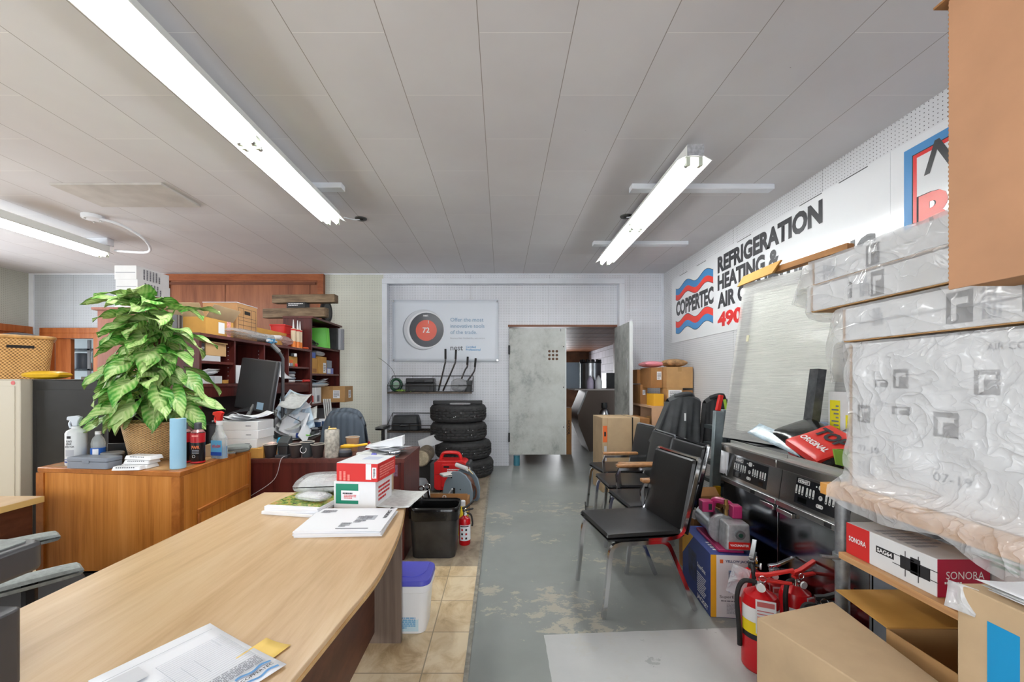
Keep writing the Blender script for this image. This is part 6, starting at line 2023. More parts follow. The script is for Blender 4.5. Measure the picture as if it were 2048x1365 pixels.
obj('tube', B().cyl((-0.13, 0, 0.03), (0.10, 0.0, 0.02), 0.026, n=16), WHITEPL, t)
obj('gun_frame', B().tube([(-0.16, 0, 0.03), (-0.14, 0, 0.055), (0.11, 0, 0.048), (0.11, 0, 0.0)], 0.006, 6), mat('maroon_metal', (92, 26, 26), 0.4), t)
obj('nozzle', B().cyl((0.10, 0, 0.02), (0.22, -0.02, -0.01), 0.008, 0.004, n=10), mat('cream_nozzle', (216, 196, 150), 0.5), t)
solo('rag', B().pillow(0.16, 0.12, 0.04, (0, 0, 0.02), 10, 2.2), mat('white_rag', (214, 212, 208), 0.85, bump=(30, 0.8)), 'white rag draped over the left shoulder of the hose reel', 'rag', (-0.585, 4.50, 0.29), 0.5)
b = carton('low brown carton behind the black bin, with letters on its flap', (-0.50, 4.02, 0.0055), (0.36, 0.28, 0.18), CARDD, 0.0, None, False)
obj('flap', B().extr([(0, 0), (0.0, 0.085), (0.004, 0.085), (0.004, 0)], (-0.178, -0.138, 0.1803), (0, -1, 0), (0, 0, 1), (0.356, 0, 0)), CARDD, b)
text('O', INKW, b, (-0.04, -0.1425, 0.235), (1, 0, 0), (0, 0, 1), h=0.035, bold=0.02)
for i, (x, y) in enumerate(((-0.665, 3.50), (-0.625, 3.56))):
    t = thing('wrench', 'long chrome wrench leaning on the mahogany end panel, %s of two' % ('nearer', 'farther')[i], 'wrench', (x + 0.05, y, 0.006), 0, 'leaning wrenches')
    M_ = Matrix.Rotation(-0.16, 3, 'Y')
    h_ = 0.44
    obj('shaft', B().cbox(M_ @ Vector((0, 0, h_ / 2)), (0.022, 0.012, h_ - 0.08), M_), CHROME, t, bevel=0.003)
    obj('ring_end', B().tube([M_ @ Vector((0.022 * math.cos(a * PI / 8), 0, h_ + 0.02 * math.sin(a * PI / 8) - 0.02)) for a in range(16)], 0.008, 6, True), CHROME, t)
    obj('open_end', B().tube([M_ @ Vector((0.022 * math.cos(a * PI / 8 - 0.4), 0, 0.032 + 0.022 * math.sin(a * PI / 8 - 0.4))) for a in range(13)], 0.009, 6), CHROME, t)
solo('gas_cylinder', B().lathe([(0.08, 0), (0.085, 0.01), (0.085, 0.24), (0.06, 0.29), (0.02, 0.30)], 20), mat('steel_grey_tank', (126, 130, 134), 0.4, 0.3), 'small grey steel tank between the mahogany desk and red generator', 'tank', (-0.86, 4.35, 0.0055))
carton('dark carton beneath the log beyond the mahogany desk', (-1.02, 5.35, 0.0055), (0.34, 0.4, 0.26), mat('dark_grey_carton', (40, 38, 36), 0.8), 0, None, False)
t = thing('log', 'short pale log with rough bark lying on the dark carton', 'log', (-1.0, 5.3, 0.37))
obj('bark', B().cyl((0, -0.18, 0), (0, 0.2, 0), 0.105, n=22), mat('grey_bark', (120, 108, 92), 0.9, noise=(20, 0.3), bump=(24, 0.9)), t)
obj('cut_end', B().cyl((0, -0.185, 0), (0, -0.1802, 0), 0.092, n=22), mat('pale_end_grain', (176, 164, 140), 0.85, noise=(30, 0.15)), t)
b = solo('white_board', B().box(-0.16, 0.16, -0.01, 0.01, 0, 0.14), WHITEC, 'pale board leaning behind the log beyond the mahogany desk', 'board', (-0.95, 5.62, 0.44))
b.rotation_euler = (0.0, -0.35, 0.1)
# yellow bottle and white pail
t = thing('bottle', 'yellow bottle with a white cap behind the small red fire extinguisher', 'bottle', (-0.335, 3.56, 0.0055))
obj('body', B().lathe([(0.045, 0), (0.047, 0.01), (0.047, 0.2), (0.02, 0.25)], 20), mat('yellow_bottle', (226, 196, 40), 0.4), t)
obj('cap', B().lathe([(0.022, 0.2502), (0.022, 0.29), (0.018, 0.295)], 16), WHITEPL, t)
t = thing('pail', 'white square pail with a blue lid beside the pale desk', 'pail', (-0.505, 2.262, 0.0055))
obj('body', B().prism(rrect(0.20, 0.19, 0.04, 4), 0, 0.262, rrect(0.235, 0.225, 0.045, 4)), WHITEPL, t, bevel=0.003)
obj('rim', B().prism(rrect(0.25, 0.24, 0.05, 4), 0.225, 0.262), WHITEPL, t, bevel=0.003)
ld = obj('lid', B().prism(rrect(0.258, 0.248, 0.052, 4), 0.2623, 0.29, rrect(0.25, 0.24, 0.05, 4)), mat('violet_blue_lid', (82, 84, 190), 0.35), t, bevel=0.004)
obj('lid_ridge', B().tube(bez([(-0.1, -0.06, 0.2912), (0.03, -0.07, 0.2912), (0.085, -0.02, 0.2912), (0.09, 0.09, 0.2912)], 14), 0.004, 6), mat('violet_blue_lid', (82, 84, 190), 0.35), ld)
S = (0.205, 0.199, 0.17)
decal(t, S, 'front', -0.05, 0.02, 0.75, 0.85, mat('pale_cyan_label', (196, 222, 232), 0.4))
decal(t, S, 'front', -0.05, 0.36, 0.72, 0.14, mat('cyan_label_head', (96, 176, 210), 0.4), 'label_head', th=0.0014)
smallprint(t, S, 'front', -0.05, -0.05, 0.6, 0.55, 9, CB, gap=0.0015, seed=6)


def extinguisher(label, loc, rz, r, h, cap_m, lever_m, tag_=True, hose=True, band=None, lean=0.0, group='fire extinguishers on the floor'):
    """h: height of the cylinder's shoulder"""
    t = thing('fire_extinguisher', label, 'fire extinguisher', loc, rz, group)
    if lean:
        t.rotation_euler = (lean, 0, rz)
    obj('cylinder', B().lathe([(r * 0.92, 0), (r, 0.008), (r, h - r * 0.6), (r * 0.86, h - r * 0.22), (r * 0.5, h), (r * 0.28, h + 0.012)], 28), mat('extinguisher_red', (200, 20, 28), 0.25), t)
    nk = h + 0.012
    obj('valve', B().cyl((0, 0, nk), (0, 0, nk + 0.035), r * 0.26, n=14).cyl((0, 0, nk + 0.018), (0, -r * 0.55, nk + 0.018), r * 0.13, n=10), cap_m, t)
    obj('gauge', B().cyl((0, -r * 0.55, nk + 0.018), (0, -r * 0.66, nk + 0.018), r * 0.24, n=16), WHITEPL, t)
    obj('carry_handle', B().extr([(-0.015, 0), (r * 1.5, 0.012), (r * 1.6, 0.02), (-0.015, 0.014)], (0, -0.012, nk + 0.03), (1, 0, 0), (0, 0, 1), (0, 0.024, 0)), lever_m, t, bevel=0.002)
    obj('squeeze_lever', B().extr([(-0.02, 0.02), (r * 0.4, 0.028), (r * 1.7, 0.075), (r * 1.65, 0.085), (r * 0.3, 0.042), (-0.02, 0.034)], (0, -0.011, nk + 0.03), (1, 0, 0), (0, 0, 1), (0, 0.022, 0)), lever_m, t, bevel=0.002)
    obj('pin_ring', B().tube([(0.008 + 0.014 * math.cos(i * PI / 8), -0.022, nk + 0.05 + 0.014 * math.sin(i * PI / 8)) for i in range(16)], 0.0018, 5, True), CHROME, t)
    if hose:
        obj('hose', B().tube(bez([(-r * 0.2, 0, nk + 0.02), (-r * 0.9, -r * 0.2, nk + 0.02), (-r * 1.22, -r * 0.35, nk - 0.05), (-r * 1.12, -r * 0.4, h * 0.5), (-r * 1.08, -r * 0.3, h * 0.25)], 24), 0.011, 8), RUBBER, t)
    if tag_:
        g = obj('inspection_tag', B().box(-0.04, 0.04, -0.0005, 0.0005, -0.15, 0), PAPER, t)
        g.location = (r * 0.2, -r - 0.008, nk - 0.02)
        g.rotation_euler = (-0.06, 0, 0.1)
        pr = B().box(-0.034, 0.034, -0.0012, -0.0006, -0.03, -0.008)
        for i in range(6):
            pr.box(-0.034, 0.03, -0.0012, -0.0006, -0.05 - i * 0.014, -0.046 - i * 0.014)
        obj('tag_print', pr, mat('faded_red_print', (206, 110, 110), 0.5), g)
    if band:
        for m_, z0, z1 in band:
            obj('label_band', sleeve(r + 0.0004, z0, z1, 20, -PI / 2 - 1.2, -PI / 2 + 1.2), m_, t)
    return t


t = extinguisher('small red fire extinguisher with a white pictogram label beside the black bin', (-0.302, 3.36, 0.0055), 0.4, 0.047, 0.222, CHROME, BLACKP, False, False, [(PAPER, 0.04, 0.165)])
for i in range(3):
    for j in range(2):
        a = -PI / 2 - 0.35 + j * 0.7 - 0.4
        o = sleeve(0.0482, 0.052 + i * 0.034, 0.068 + i * 0.034, 3, a - 0.16, a + 0.16)
        obj('pictogram', o, (INKR, INK)[(i + j) % 2], t)
obj('head_print', sleeve(0.0482, 0.152, 0.16, 8, -PI / 2 - 1.1, -PI / 2 + 0.4), INK, t)
obj('hose', B().tube(bez([(0.01, 0, 0.25), (0.05, -0.01, 0.235), (0.064, -0.01, 0.17), (0.06, -0.01, 0.14)], 12), 0.008, 6), RUBBER, t)


# ================================================================ right wall signs
SIGNW = mat('white_sign_board', (226, 228, 230), 0.16, coat=0.4)
SX = 2.484                                     # face of the sign board, looking towards -X
sg = thing('sign', 'long white shop sign on the right wall with wavy red and blue crest', 'sign', (2.487, 3.6, 1.88))
def syz(y, z, e=0.0):
    return Vector((SX - e - 2.487, y - 3.6, z - 1.88))
obj('board', B().box(SX - 2.487, 0.003, 2.62 - 3.6, 5.98 - 3.6, 0.0, 0.925), SIGNW, sg)
YD, ZD = (0, -1, 0), (0, 0, 1)


def stext(body, y0, y1, z0, z1, m, parent, **kw):
    return text(body, m, parent, syz((y0 + y1) / 2, (z0 + z1) / 2) if parent is sg else Vector((0, 0, 0)), YD, ZD, w=y0 - y1, h=z1 - z0, gap=0.0015, **kw)


DK = mat('charcoal_sign_paint', (58, 59, 62), 0.35)
SRED = mat('sign_red_paint', (214, 44, 42), 0.35)
SORG = mat('sign_orange_edge', (236, 120, 70), 0.35)
stext('COPPERTEC', 5.83, 4.80, 2.245, 2.455, DK, sg, bold=0.05)
stext('REFRIGERATION', 4.71, 3.17, 2.565, 2.755, DK, sg, bold=0.052)
stext('HEATING &', 4.71, 3.66, 2.365, 2.545, DK, sg, bold=0.052)
stext('AIR CONDITIONING', 4.71, 2.72, 2.16, 2.34, DK, sg, bold=0.052)
ph = stext('490-', 4.71, 4.13, 1.945, 2.115, SRED, sg, bold=0.05)
for zt, zb, top_blue in ((2.66, 2.50, True), (2.20, 2.03, False)):
    for k, (a, b, m, e) in enumerate(((zb + (0.07 if top_blue else 0.0), zt, LOGOB, 0.001), (zb, zb + 0.075, LOGOR, 0.0014)) if top_blue else ((zb, zt - 0.075, LOGOB, 0.001), (zt - 0.085, zt, LOGOR, 0.0014))):
        o = wave_band(0, 1.03, a, b, 48, 0.036, 2.0, 3.6, 0.0)
        obj('crest_wave', B().extr(o, syz(5.84, 0.0, e), YD, ZD, (-0.0006, 0, 0)), m, sg)
    for zz in (zt, zb):
        pts = [syz(5.84 - 1.03 * i / 48, zz + 0.036 * math.sin(3.6 + 4 * PI * i / 48), 0.0022) for i in range(49)]
        obj('crest_outline', B().tube(pts, 0.003, 4), DK, sg)
mk = B()
for y in (5.6, 5.1, 4.2, 3.3, 2.9):
    mk.box(SX - 2.4876, SX - 2.487, y - 3.6 - 0.12, y - 3.6 + 0.12, 0.915, 0.922)
obj('fixing_mark', mk, DK, sg)
s2 = thing('sign', 'second white sign with a blue and red border by the big hanging carton', 'sign', (2.487, 1.7, 1.88))
obj('board', B().box(SX - 2.487, 0.003, -1.0, 0.918, 0.0, 0.925), SIGNW, s2)
bd = lambda y, z, e: Vector((SX - e - 2.487, y - 1.7, z - 1.88))
for m, d, w in ((LOGOB, 0.0, 0.05), (INK, 0.05, 0.006), (SRED, 0.056, 0.022)):
    b = B().box(SX - 2.4877, SX - 2.4871, 2.53 - d - w - 1.7, 2.53 - d - 1.7, 0.03, 0.875 - d)
    b.box(SX - 2.4877, SX - 2.4871, -0.9, 2.53 - d - w - 1.7 - 0.0002, 0.875 - d - w, 0.875 - d)
    obj('border_line', b, m, s2)
text('N', DK, s2, bd(2.30, 2.635, 0.001), YD, ZD, w=0.22, h=0.175, bold=0.025, shear=0.35)
text('RE', mat('sign_salmon_paint', (224, 96, 84), 0.35), s2, bd(2.26, 2.32, 0.001), YD, ZD, w=0.36, h=0.235, bold=0.045)
sh_ = text('RE', INK, s2, bd(2.265, 2.317, 0.0003), YD, ZD, w=0.375, h=0.25, bold=0.045)

# ================================================================ stacking chairs
VINYL = mat('black_vinyl', (17, 17, 18), 0.33, bump=(60, 0.05), coat=0.1)
ARMW = mat('varnished_arm_wood', (168, 120, 78), 0.35, noise=(24, 0.2))


def chair(label, loc, rz, arms):
    """front of the chair looks along local +X"""
    t = thing('side_chair', label, 'chair', loc, rz, 'black vinyl chairs')
    obj('seat', B().pillow(0.47, 0.46, 0.05, (0.03, 0, 0.452), 14, 6.0, 0.35), VINYL, t)
    Mb = Matrix.Rotation(-0.20, 3, 'Y') @ Matrix.Rotation(PI / 2, 3, 'Y')
    bk = obj('backrest', B().pillow(0.43, 0.445, 0.046, (0, 0, 0), 14, 8.0, 0.35, Mb), VINYL, t)
    bk.location = (-0.247, 0, 0.665)
    bo = obj('back_pan', B().cbox((-0.026, 0, -0.005), (0.006, 0.45, 0.44), Matrix.Rotation(-0.20, 3, 'Y')), BLACKP, bk)
    for s in (-1, 1):
        y = s * 0.222
        ro = PI / 4
        obj('leg', B().tube(bez([(0.285, y, 0.004), (0.262, y, 0.20), (0.246, y, 0.355), (0.225, y, 0.405), (0.185, y, 0.418)], 16) + [Vector((0.06, y, 0.418))], 0.016, 4, twist=ro), CHROME, t)
        obj('leg', B().tube(bez([(-0.275, y, 0.004), (-0.185, y, 0.22), (-0.125, y, 0.36), (-0.10, y, 0.402), (-0.065, y, 0.418)], 16) + [Vector((0.06, y, 0.418))], 0.016, 4, twist=ro), CHROME, t)
        obj('back_frame', B().tube(bez([(0.02, y, 0.432), (-0.12, y, 0.434), (-0.185, y, 0.455), (-0.215, y, 0.52), (-0.26, y, 0.70), (-0.302, y, 0.885)], 24), 0.015, 4, twist=ro), CHROME, t)
        if arms:
            ar = obj('arm_post', B().tube([(0.17, s * 0.242, 0.42), (0.185, s * 0.242, 0.58), (0.17, s * 0.242, 0.625), (-0.22, s * 0.242, 0.63)], 0.015, 4, twist=ro), CHROME, t)
            obj('arm_pad', B().box(-0.14, 0.19, s * 0.242 - 0.026, s * 0.242 + 0.026, 0.643, 0.668), ARMW, ar, bevel=0.008)
    obj('cross_bar', B().tube([(0.20, -0.222, 0.412), (0.20, 0.222, 0.412)], 0.012, 4, twist=PI / 4), CHROME, t)
    obj('top_rail', B().tube([(-0.304, -0.222, 0.884), (-0.304, 0.222, 0.884)], 0.011, 4, twist=PI / 4), CHROME, t)
    return t


chair('nearest black vinyl chair without arms, standing alone in front of the row', (0.825, 2.575, 0), math.radians(188.5), False)
chair('black vinyl chair with wooden armrests just behind the nearest chair', (1.135, 3.085, 0), math.radians(184), True)
chair('black vinyl chair with wooden armrests in the middle of the row', (1.15, 3.63, 0), math.radians(181), True)
chair('farthest black vinyl chair, beside the tall strapped carton', (1.22, 4.17, 0), math.radians(188), False)
solo('power_cord', B().tube(bez([(0.92, 4.5, 0.007), (0.86, 4.1, 0.007), (0.98, 3.95, 0.007), (1.2, 3.92, 0.007)], 20), 0.006, 6), BLACKP, 'thin black cord looping on the floor under the farthest chair', 'cord')

# ================================================================ corner: cartons, shelf, ladder, coats
b = carton('tall strapped carton with an orange label behind the farthest chair', (1.425, 5.12, 0), (0.46, 0.40, 0.895), CARDP, 0.06, None, False, bevel=0.004)
S = (0.46, 0.40, 0.895)
obj('strap', B().box(0.13, 0.145, -0.202, -0.2005, 0, 0.896).box(0.13, 0.145, -0.202, 0.2, 0.8955, 0.8965), BLACKP, b)
decal(b, S, 'front', -0.43, 0.28, 0.11, 0.22, mat('orange_label', (240, 158, 30), 0.5))
decal(b, S, 'front', -0.43, 0.28, 0.05, 0.06, INK, 'label_mark', th=0.0014)
decal(b, S, 'front', -0.42, 0.02, 0.07, 0.2, mat('pale_grey_card', (196, 198, 202), 0.6))
decal(b, S, 'front', -0.37, 0.0, 0.006, 1.0, CARDD, 'edge_seam')
t = thing('shelf_unit', 'pale wooden shelf unit in the far right corner under stacked cartons', 'shelf', (2.20, 5.66, 0))
PW = mat('pale_pink_board', (206, 166, 132), 0.55, noise=(5, 0.06))
obj('top_board', B().box(-0.285, 0.28, -0.40, 0.55, 0.985, 1.01), PW, t)
obj('end_panel', B().box(-0.27, 0.28, -0.40, -0.378, 0, 0.984), PW, t)
obj('end_panel', B().box(-0.27, 0.28, 0.52, 0.545, 0, 0.984), PW, t)
obj('back_panel', B().box(0.262, 0.28, -0.377, 0.519, 0.02, 0.984), PW, t)
obj('divider', B().box(-0.25, 0.261, 0.08, 0.10, 0.6401, 0.984), PW, t)
obj('shelf', B().box(-0.27, 0.261, -0.377, 0.519, 0.615, 0.64), PW, t)
G = 'cartons in the far right corner'
Z = 1.0105
carton('carton with a paper label on its end, lowest at the doorway side of the shelf', (1.995, 5.92, Z), (0.10, 0.36, 0.27), CARDD, 0, G, False, lab=[('front', 0, 0.1, 0.4, 0.25)])
carton('small carton on top at the doorway side of the corner shelf', (1.995, 5.98, Z + 0.285), (0.13, 0.3, 0.20), CARDD, 0, G, False, lab=[('front', 0.2, 0, 0.3, 0.4)])
carton('bright yellow fronted carton under the biggest corner carton', (2.03, 5.42, Z), (0.13, 0.26, 0.155), mat('yellow_carton', (228, 170, 40), 0.55), 0, G, False)
carton('white labelled carton supporting the biggest corner carton', (2.235, 5.40, Z + 0.05), (0.20, 0.24, 0.18), CARD, 0, G, False, lab=[('front', 0, 0, 0.85, 0.75)])
carton('flat pale box lying under the white labelled carton', (2.235, 5.40, Z), (0.24, 0.26, 0.05), mat('pale_grey_card', (196, 198, 202), 0.6), 0, G, False)
for i in range(2):
    carton('small brown carton against the right wall, %s of two' % ('lower', 'upper')[i], (2.41, 5.40, Z + i * 0.102), (0.13, 0.2, 0.10), CARDD, 0, G, False)
b = carton('biggest carton of the corner pile, topped by crumpled brown paper', (2.30, 5.46, Z + 0.2305), (0.34, 0.34, 0.275), CARD, 0, G, True)
carton('carton behind the biggest one with clear tape strips', (2.05, 5.62, Z + 0.2305), (0.15, 0.42, 0.27), CARDD, 0, G, True, lab=[('front', 0.2, 0.1, 0.4, 0.4)])
solo('kraft_paper', B().pillow(0.28, 0.24, 0.11, (0, 0, 0.055), 12, 2.2, 0.95), mat('kraft_paper', (158, 122, 84), 0.8, noise=(16, 0.35), bump=(22, 1.0)), 'crumpled brown packing paper on the biggest corner carton', 'paper', (2.29, 5.46, Z + 0.506))
solo('bubble_wrap', B().pillow(0.26, 0.3, 0.09, (0, 0, 0.045), 12, 2.2, 0.95), mat('pink_bubble_wrap', (224, 140, 152), 0.25, bump=(70, 0.8)), 'pink bubble wrap on the carton behind the biggest corner carton', 'bubble wrap', (2.05, 5.62, Z + 0.506))
open_carton('open carton low in the corner shelf', (2.02, 5.50, 0.6405), (0.26, 0.22, 0.14), CARD, 0, G, 'fr', 0.5)
solo('gloves', B().pillow(0.16, 0.2, 0.07, (0, 0, 0.035), 8, 2.2), mat('purple_cloth', (150, 66, 150), 0.8, noise=(40, 0.4)), 'purple and black gloves on the corner shelf', 'gloves', (2.24, 5.33, 0.6405))
carton('wide pale carton in front of the corner shelf behind the chairs', (1.93, 4.85, 0), (0.42, 0.5, 0.78), CARDP, 0.1, G, False)
carton('brown carton beside the tall strapped carton', (1.80, 5.45, 0), (0.16, 0.5, 0.86), CARDD, 0, G, False)

STL = mat('painted_steel_rail', (140, 152, 156), 0.4, 0.1, noise=(10, 0.12))
t = thing('ladder', 'grey steel folding ladder with a red tip leaning beside the coats', 'ladder', (1.68, 3.55, 0), 0.0)
Ml = Matrix.Rotation(0.05, 3, 'Y')
for k, y in enumerate((-0.24, 0.06)):
    x = 0.02 if k == 0 else 0.24
    obj('rail', B().cbox(Ml @ Vector((x, y, 0.55)), (0.075, 0.03, 1.10), Ml).cbox(Ml @ Vector((x - 0.04, y - 0.012, 0.55)), (0.008, 0.045, 1.10), Ml), STL, t, bevel=0.004)
for k in range(6):
    z = 0.2 + k * 0.15
    obj('rung', B().cbox(Ml @ Vector((0.13, -0.09, z)), (0.16, 0.27, 0.03), Ml), mat('dark_steel_rung', (62, 68, 70), 0.45, 0.4), t)
obj('red_tip', B().cbox(Ml @ Vector((0.02, -0.24, 1.165)), (0.035, 0.03, 0.13), Ml @ Matrix.Rotation(0.15, 3, 'Y')), REDP, t, bevel=0.006)
obj('yellow_foot', B().cbox(Ml @ Vector((0.02, -0.27, 0.42)), (0.05, 0.02, 0.16), Ml), YEL, t)


def coat(label, m, loc, w, h, d, sd, trim=None, skew=0.0):
    t = thing('coat', label, 'coat', loc, 0.0)
    rr = random.Random(sd)
    ph_ = [rr.uniform(0, 6) for _ in range(5)]
    def side(s):
        def fn(u, v):
            a = 2 * u - 1
            fold = 0.022 * math.sin(a * 9 + ph_[0] + v) * v + 0.014 * math.sin(a * 17 + ph_[1] - v * 3) * v
            flare = 1 + 0.45 * v
            return (a * w / 2 * flare - skew * v + 0.07 * v * rr.uniform(0.98, 1.02) * s * 0.3, s * (0.02 + d * (0.35 + 0.65 * v) * (1 - 0.35 * a * a)) + fold, h * (1 - v) - 0.05 * a * a * (1 - v) - 0.03 * math.sin(a * 4 + ph_[2]) * v)
        return fn
    f, g = side(-1), side(1)
    b = B().grid(f, 26, 16).grid(lambda u, v: g(1 - u, v), 26, 16)
    b.grid(lambda u, v: tuple(Vector(f(u, 0)) * (1 - v) + Vector(g(u, 0)) * v + Vector((0, 0, 0.03 * math.sin(PI * v)))), 26, 3)
    for e in (0, 1):
        b.grid(lambda u, v, e=e: tuple(Vector(f(e, v)) * (1 - u) + Vector(g(e, v)) * u), 3, 16)
    obj('coat_body', b, m, t, smooth=80)
    obj('collar', B().tube(bez([(-w * 0.3, -0.02, h + 0.0), (-w * 0.1, -0.05, h + 0.02), (w * 0.15, -0.04, h + 0.025), (w * 0.3, 0.0, h)], 12), 0.022, 8), m, t)
    if trim:
        p = [tuple(Vector(f(0.72 + 0.03 * math.sin(k), k / 10)) + Vector((0, -0.006, 0))) for k in range(11)]
        obj('hi_vis_trim', B().tube(p, 0.014, 6, flat=0.4), trim, t)
    return t


CLOTH = mat('charcoal_coat_cloth', (66, 68, 70), 0.8, noise=(12, 0.12), bump=(7, 0.6))
coat('charcoal work coat draped over the ladder top behind the chairs', CLOTH, (1.74, 3.93, 0.72), 0.30, 0.47, 0.12, 3, None, 0.10)
coat('black coat with lime trim hanging beside the red tipped ladder', mat('black_coat_cloth', (38, 38, 40), 0.8, bump=(7, 0.6)), (2.0, 3.82, 0.75), 0.22, 0.43, 0.09, 8, mat('lime_trim', (176, 214, 70), 0.5))
obj('fabric_tag', B().box(-0.05, -0.035, -0.142, -0.138, 0.25, 0.32), INKW, bpy.data.objects['coat'])
t = open_carton('open brown carton between the pump and the ladder', (1.62, 3.04, 0), (0.20, 0.30, 0.44), CARD, 0.1, None, 'fb', 0.9, CARDD, 0.5)
carton('low brown carton with a white flap behind the pump', (1.385, 2.94, 0), (0.14, 0.16, 0.38), CARDD, 0.2, None, False)
solo('card_sheet', B().box(-0.07, 0.07, -0.08, 0.08, 0, 0.006), WHITEC, 'white card lying on the low carton behind the pump', 'card', (1.385, 2.94, 0.3805), 0.3)

# ================================================================ stainless fryers
SS = mat('stainless_steel', (196, 196, 194), 0.22, 0.97, noise=(2.5, 0.08))
SSD = mat('dark_polished_steel', (150, 152, 156), 0.15, 1.0, noise=(3, 0.15), bump=(1.0, 0.05))
PANEL = mat('black_control_panel', (26, 28, 32), 0.25)
FX = 1.53
for k, (ya, yb, lab) in enumerate(((2.268, 2.83, 'stainless double fryer with a black keypad, the one nearer the chairs'), (1.70, 2.262, 'stainless double fryer with a black keypad, partly behind the pipe post'))):
    yc = (ya + yb) / 2
    t = thing('fryer', lab, 'fryer', (FX + 0.4, yc, 0), 0, 'stainless fryers')
    hw = (yb - ya) / 2
    x = -0.4
    obj('body', B().box(x + 0.012, 0.42, -hw, hw, 0.10, 0.66), SSD, t)
    obj('door', B().box(x, x + 0.0115, -hw + 0.004, hw - 0.004, 0.12, 0.655), SSD, t, bevel=0.002)
    obj('plinth', B().box(x + 0.05, 0.40, -hw, hw, 0, 0.0995), BLACKP, t)
    obj('ledge', B().box(x - 0.018, 0.42, -hw, hw, 0.6605, 0.69), SS, t, bevel=0.003)
    obj('control_fascia', B().extr([(0.002, 0.6905), (0.025, 0.862), (0.82, 0.862), (0.82, 0.6905)], (x, -hw, 0), (1, 0, 0), (0, 0, 1), (0, 2 * hw, 0)), SS, t)
    obj('front_lip', B().box(x - 0.012, x + 0.10, -hw, hw, 0.8625, 0.908), SS, t, bevel=0.003)
    rm = B().box(x - 0.012, x + 0.05, -hw, hw, 0.9083, 0.915).box(x + 0.05, x + 0.06, -hw, hw, 0.9083, 0.934)
    obj('top_rim', rm, mat('satin_steel_rim', (206, 206, 202), 0.35, 0.9), t)
    obj('fry_top', B().box(x + 0.1005, 0.42, -hw, hw, 0.8625, 0.89), SSD, t)
    obj('latch', B().box(x - 0.02, x - 0.0185, -0.10, -0.06, 0.664, 0.684), BLACKP, t)
    hd = obj('door_handle', B().box(x - 0.022, x - 0.0005, (-hw + 0.01) if k == 0 else (hw - 0.13), (-hw + 0.13) if k == 0 else (hw - 0.01), 0.625, 0.65), SS, t, bevel=0.003)
    # keypad on the sloping fascia: e runs along the face towards the camera (-Y), w up the slope
    w_ = Vector((0.023, 0, 0.1715)).normalized()
    o_ = Vector((x + 0.002, 0.0, 0.6905))
    nrm = Vector((-w_.z, 0, w_.x))
    kp = obj('keypad', B().extr([(-0.17, 0.02), (0.17, 0.02), (0.17, 0.152), (-0.17, 0.152)], o_ + nrm * 0.0004, YD, w_, nrm * 0.0012), PANEL, t)
    kb = B()
    def spot(e, f, ww, hh, n=14, b=None):
        pts = rrect(ww, hh, min(ww, hh) * 0.49, 4, e, f)
        (b or kb).extr(pts, o_ + nrm * 0.0018, YD, w_, nrm * 0.0006)
    for s in (-1, 1):
        for i in range(6):
            spot(s * 0.092 + (i - 2.5) * 0.0215 + (0.004 if i > 2 else -0.004) - 0.012 * (s < 0), 0.090 - 0.0, 0.012, 0.046)
    spot(0, 0.133, 0.038, 0.026)
    spot(-0.032, 0.133, 0.008, 0.008)
    spot(0.032, 0.133, 0.008, 0.008)
    spot(0, 0.085, 0.024, 0.024)
    spot(0, 0.045, 0.044, 0.018)
    obj('keys', kb, mat('pale_key', (206, 208, 206), 0.4), kp)
    db = B()
    for s in (-1, 1):
        for i in range(6):
            e = s * 0.092 + (i - 2.5) * 0.0215 + (0.004 if i > 2 else -0.004) - 0.012 * (s < 0)
            db.extr(rrect(0.007, 0.007, 0.003, 3, e, 0.076), o_ + nrm * 0.0025, YD, w_, nrm * 0.0004)
            db.extr(rrect(0.003, 0.003, 0.0014, 2, e, 0.098), o_ + nrm * 0.0025, YD, w_, nrm * 0.0004)
    for e in (-0.013, 0.013):
        db.extr(rrect(0.006, 0.006, 0.0028, 3, e, 0.045), o_ + nrm * 0.0025, YD, w_, nrm * 0.0004)
    obj('key_marks', db, INK, kp)
    text('P', INK, kp, o_ + nrm * 0.0026 + w_ * 0.085, YD, w_, h=0.013, bold=0.02)
    frame = B().extr([(-0.158, 0.126), (-0.078, 0.126), (-0.078, 0.148), (-0.158, 0.148)], o_ + nrm * 0.0018, YD, w_, nrm * 0.0004)
    pl_ = obj('name_plate', frame, INKW, kp)
    obj('plate_inner', B().extr([(-0.155, 0.1285), (-0.081, 0.1285), (-0.081, 0.1455), (-0.155, 0.1455)], o_ + nrm * 0.0024, YD, w_, nrm * 0.0003), INK, pl_)
    text('HOBART', INKW, kp, o_ + nrm * 0.003 + w_ * 0.137 + Vector(YD) * -0.118, YD, w_, w=0.066, h=0.012, bold=0.04)
    obj('display', B().extr([(-0.145, 0.03), (-0.085, 0.03), (-0.085, 0.055), (-0.145, 0.055)], o_ + nrm * 0.0018, YD, w_, nrm * 0.0003).extr([(0.10, 0.03), (0.14, 0.03), (0.14, 0.055), (0.10, 0.055)], o_ + nrm * 0.0018, YD, w_, nrm * 0.0003), mat('dark_display', (10, 12, 12), 0.1), kp)
for i in range(2):
    o = solo('paper_slip', sheet(0.07, 0.16, 0.004, 4), PAPER, 'white paper slip tucked at the far end of the fryer, %s of two' % ('outer', 'inner')[i], 'paper', (FX + 0.005, 2.845 + i * 0.004 - 0.03, 0.78), 0, 'paper slips on the fryer', solid=0.0008)
    o.rotation_euler = (PI / 2, 0.1, -PI / 2 + 0.25 * i)
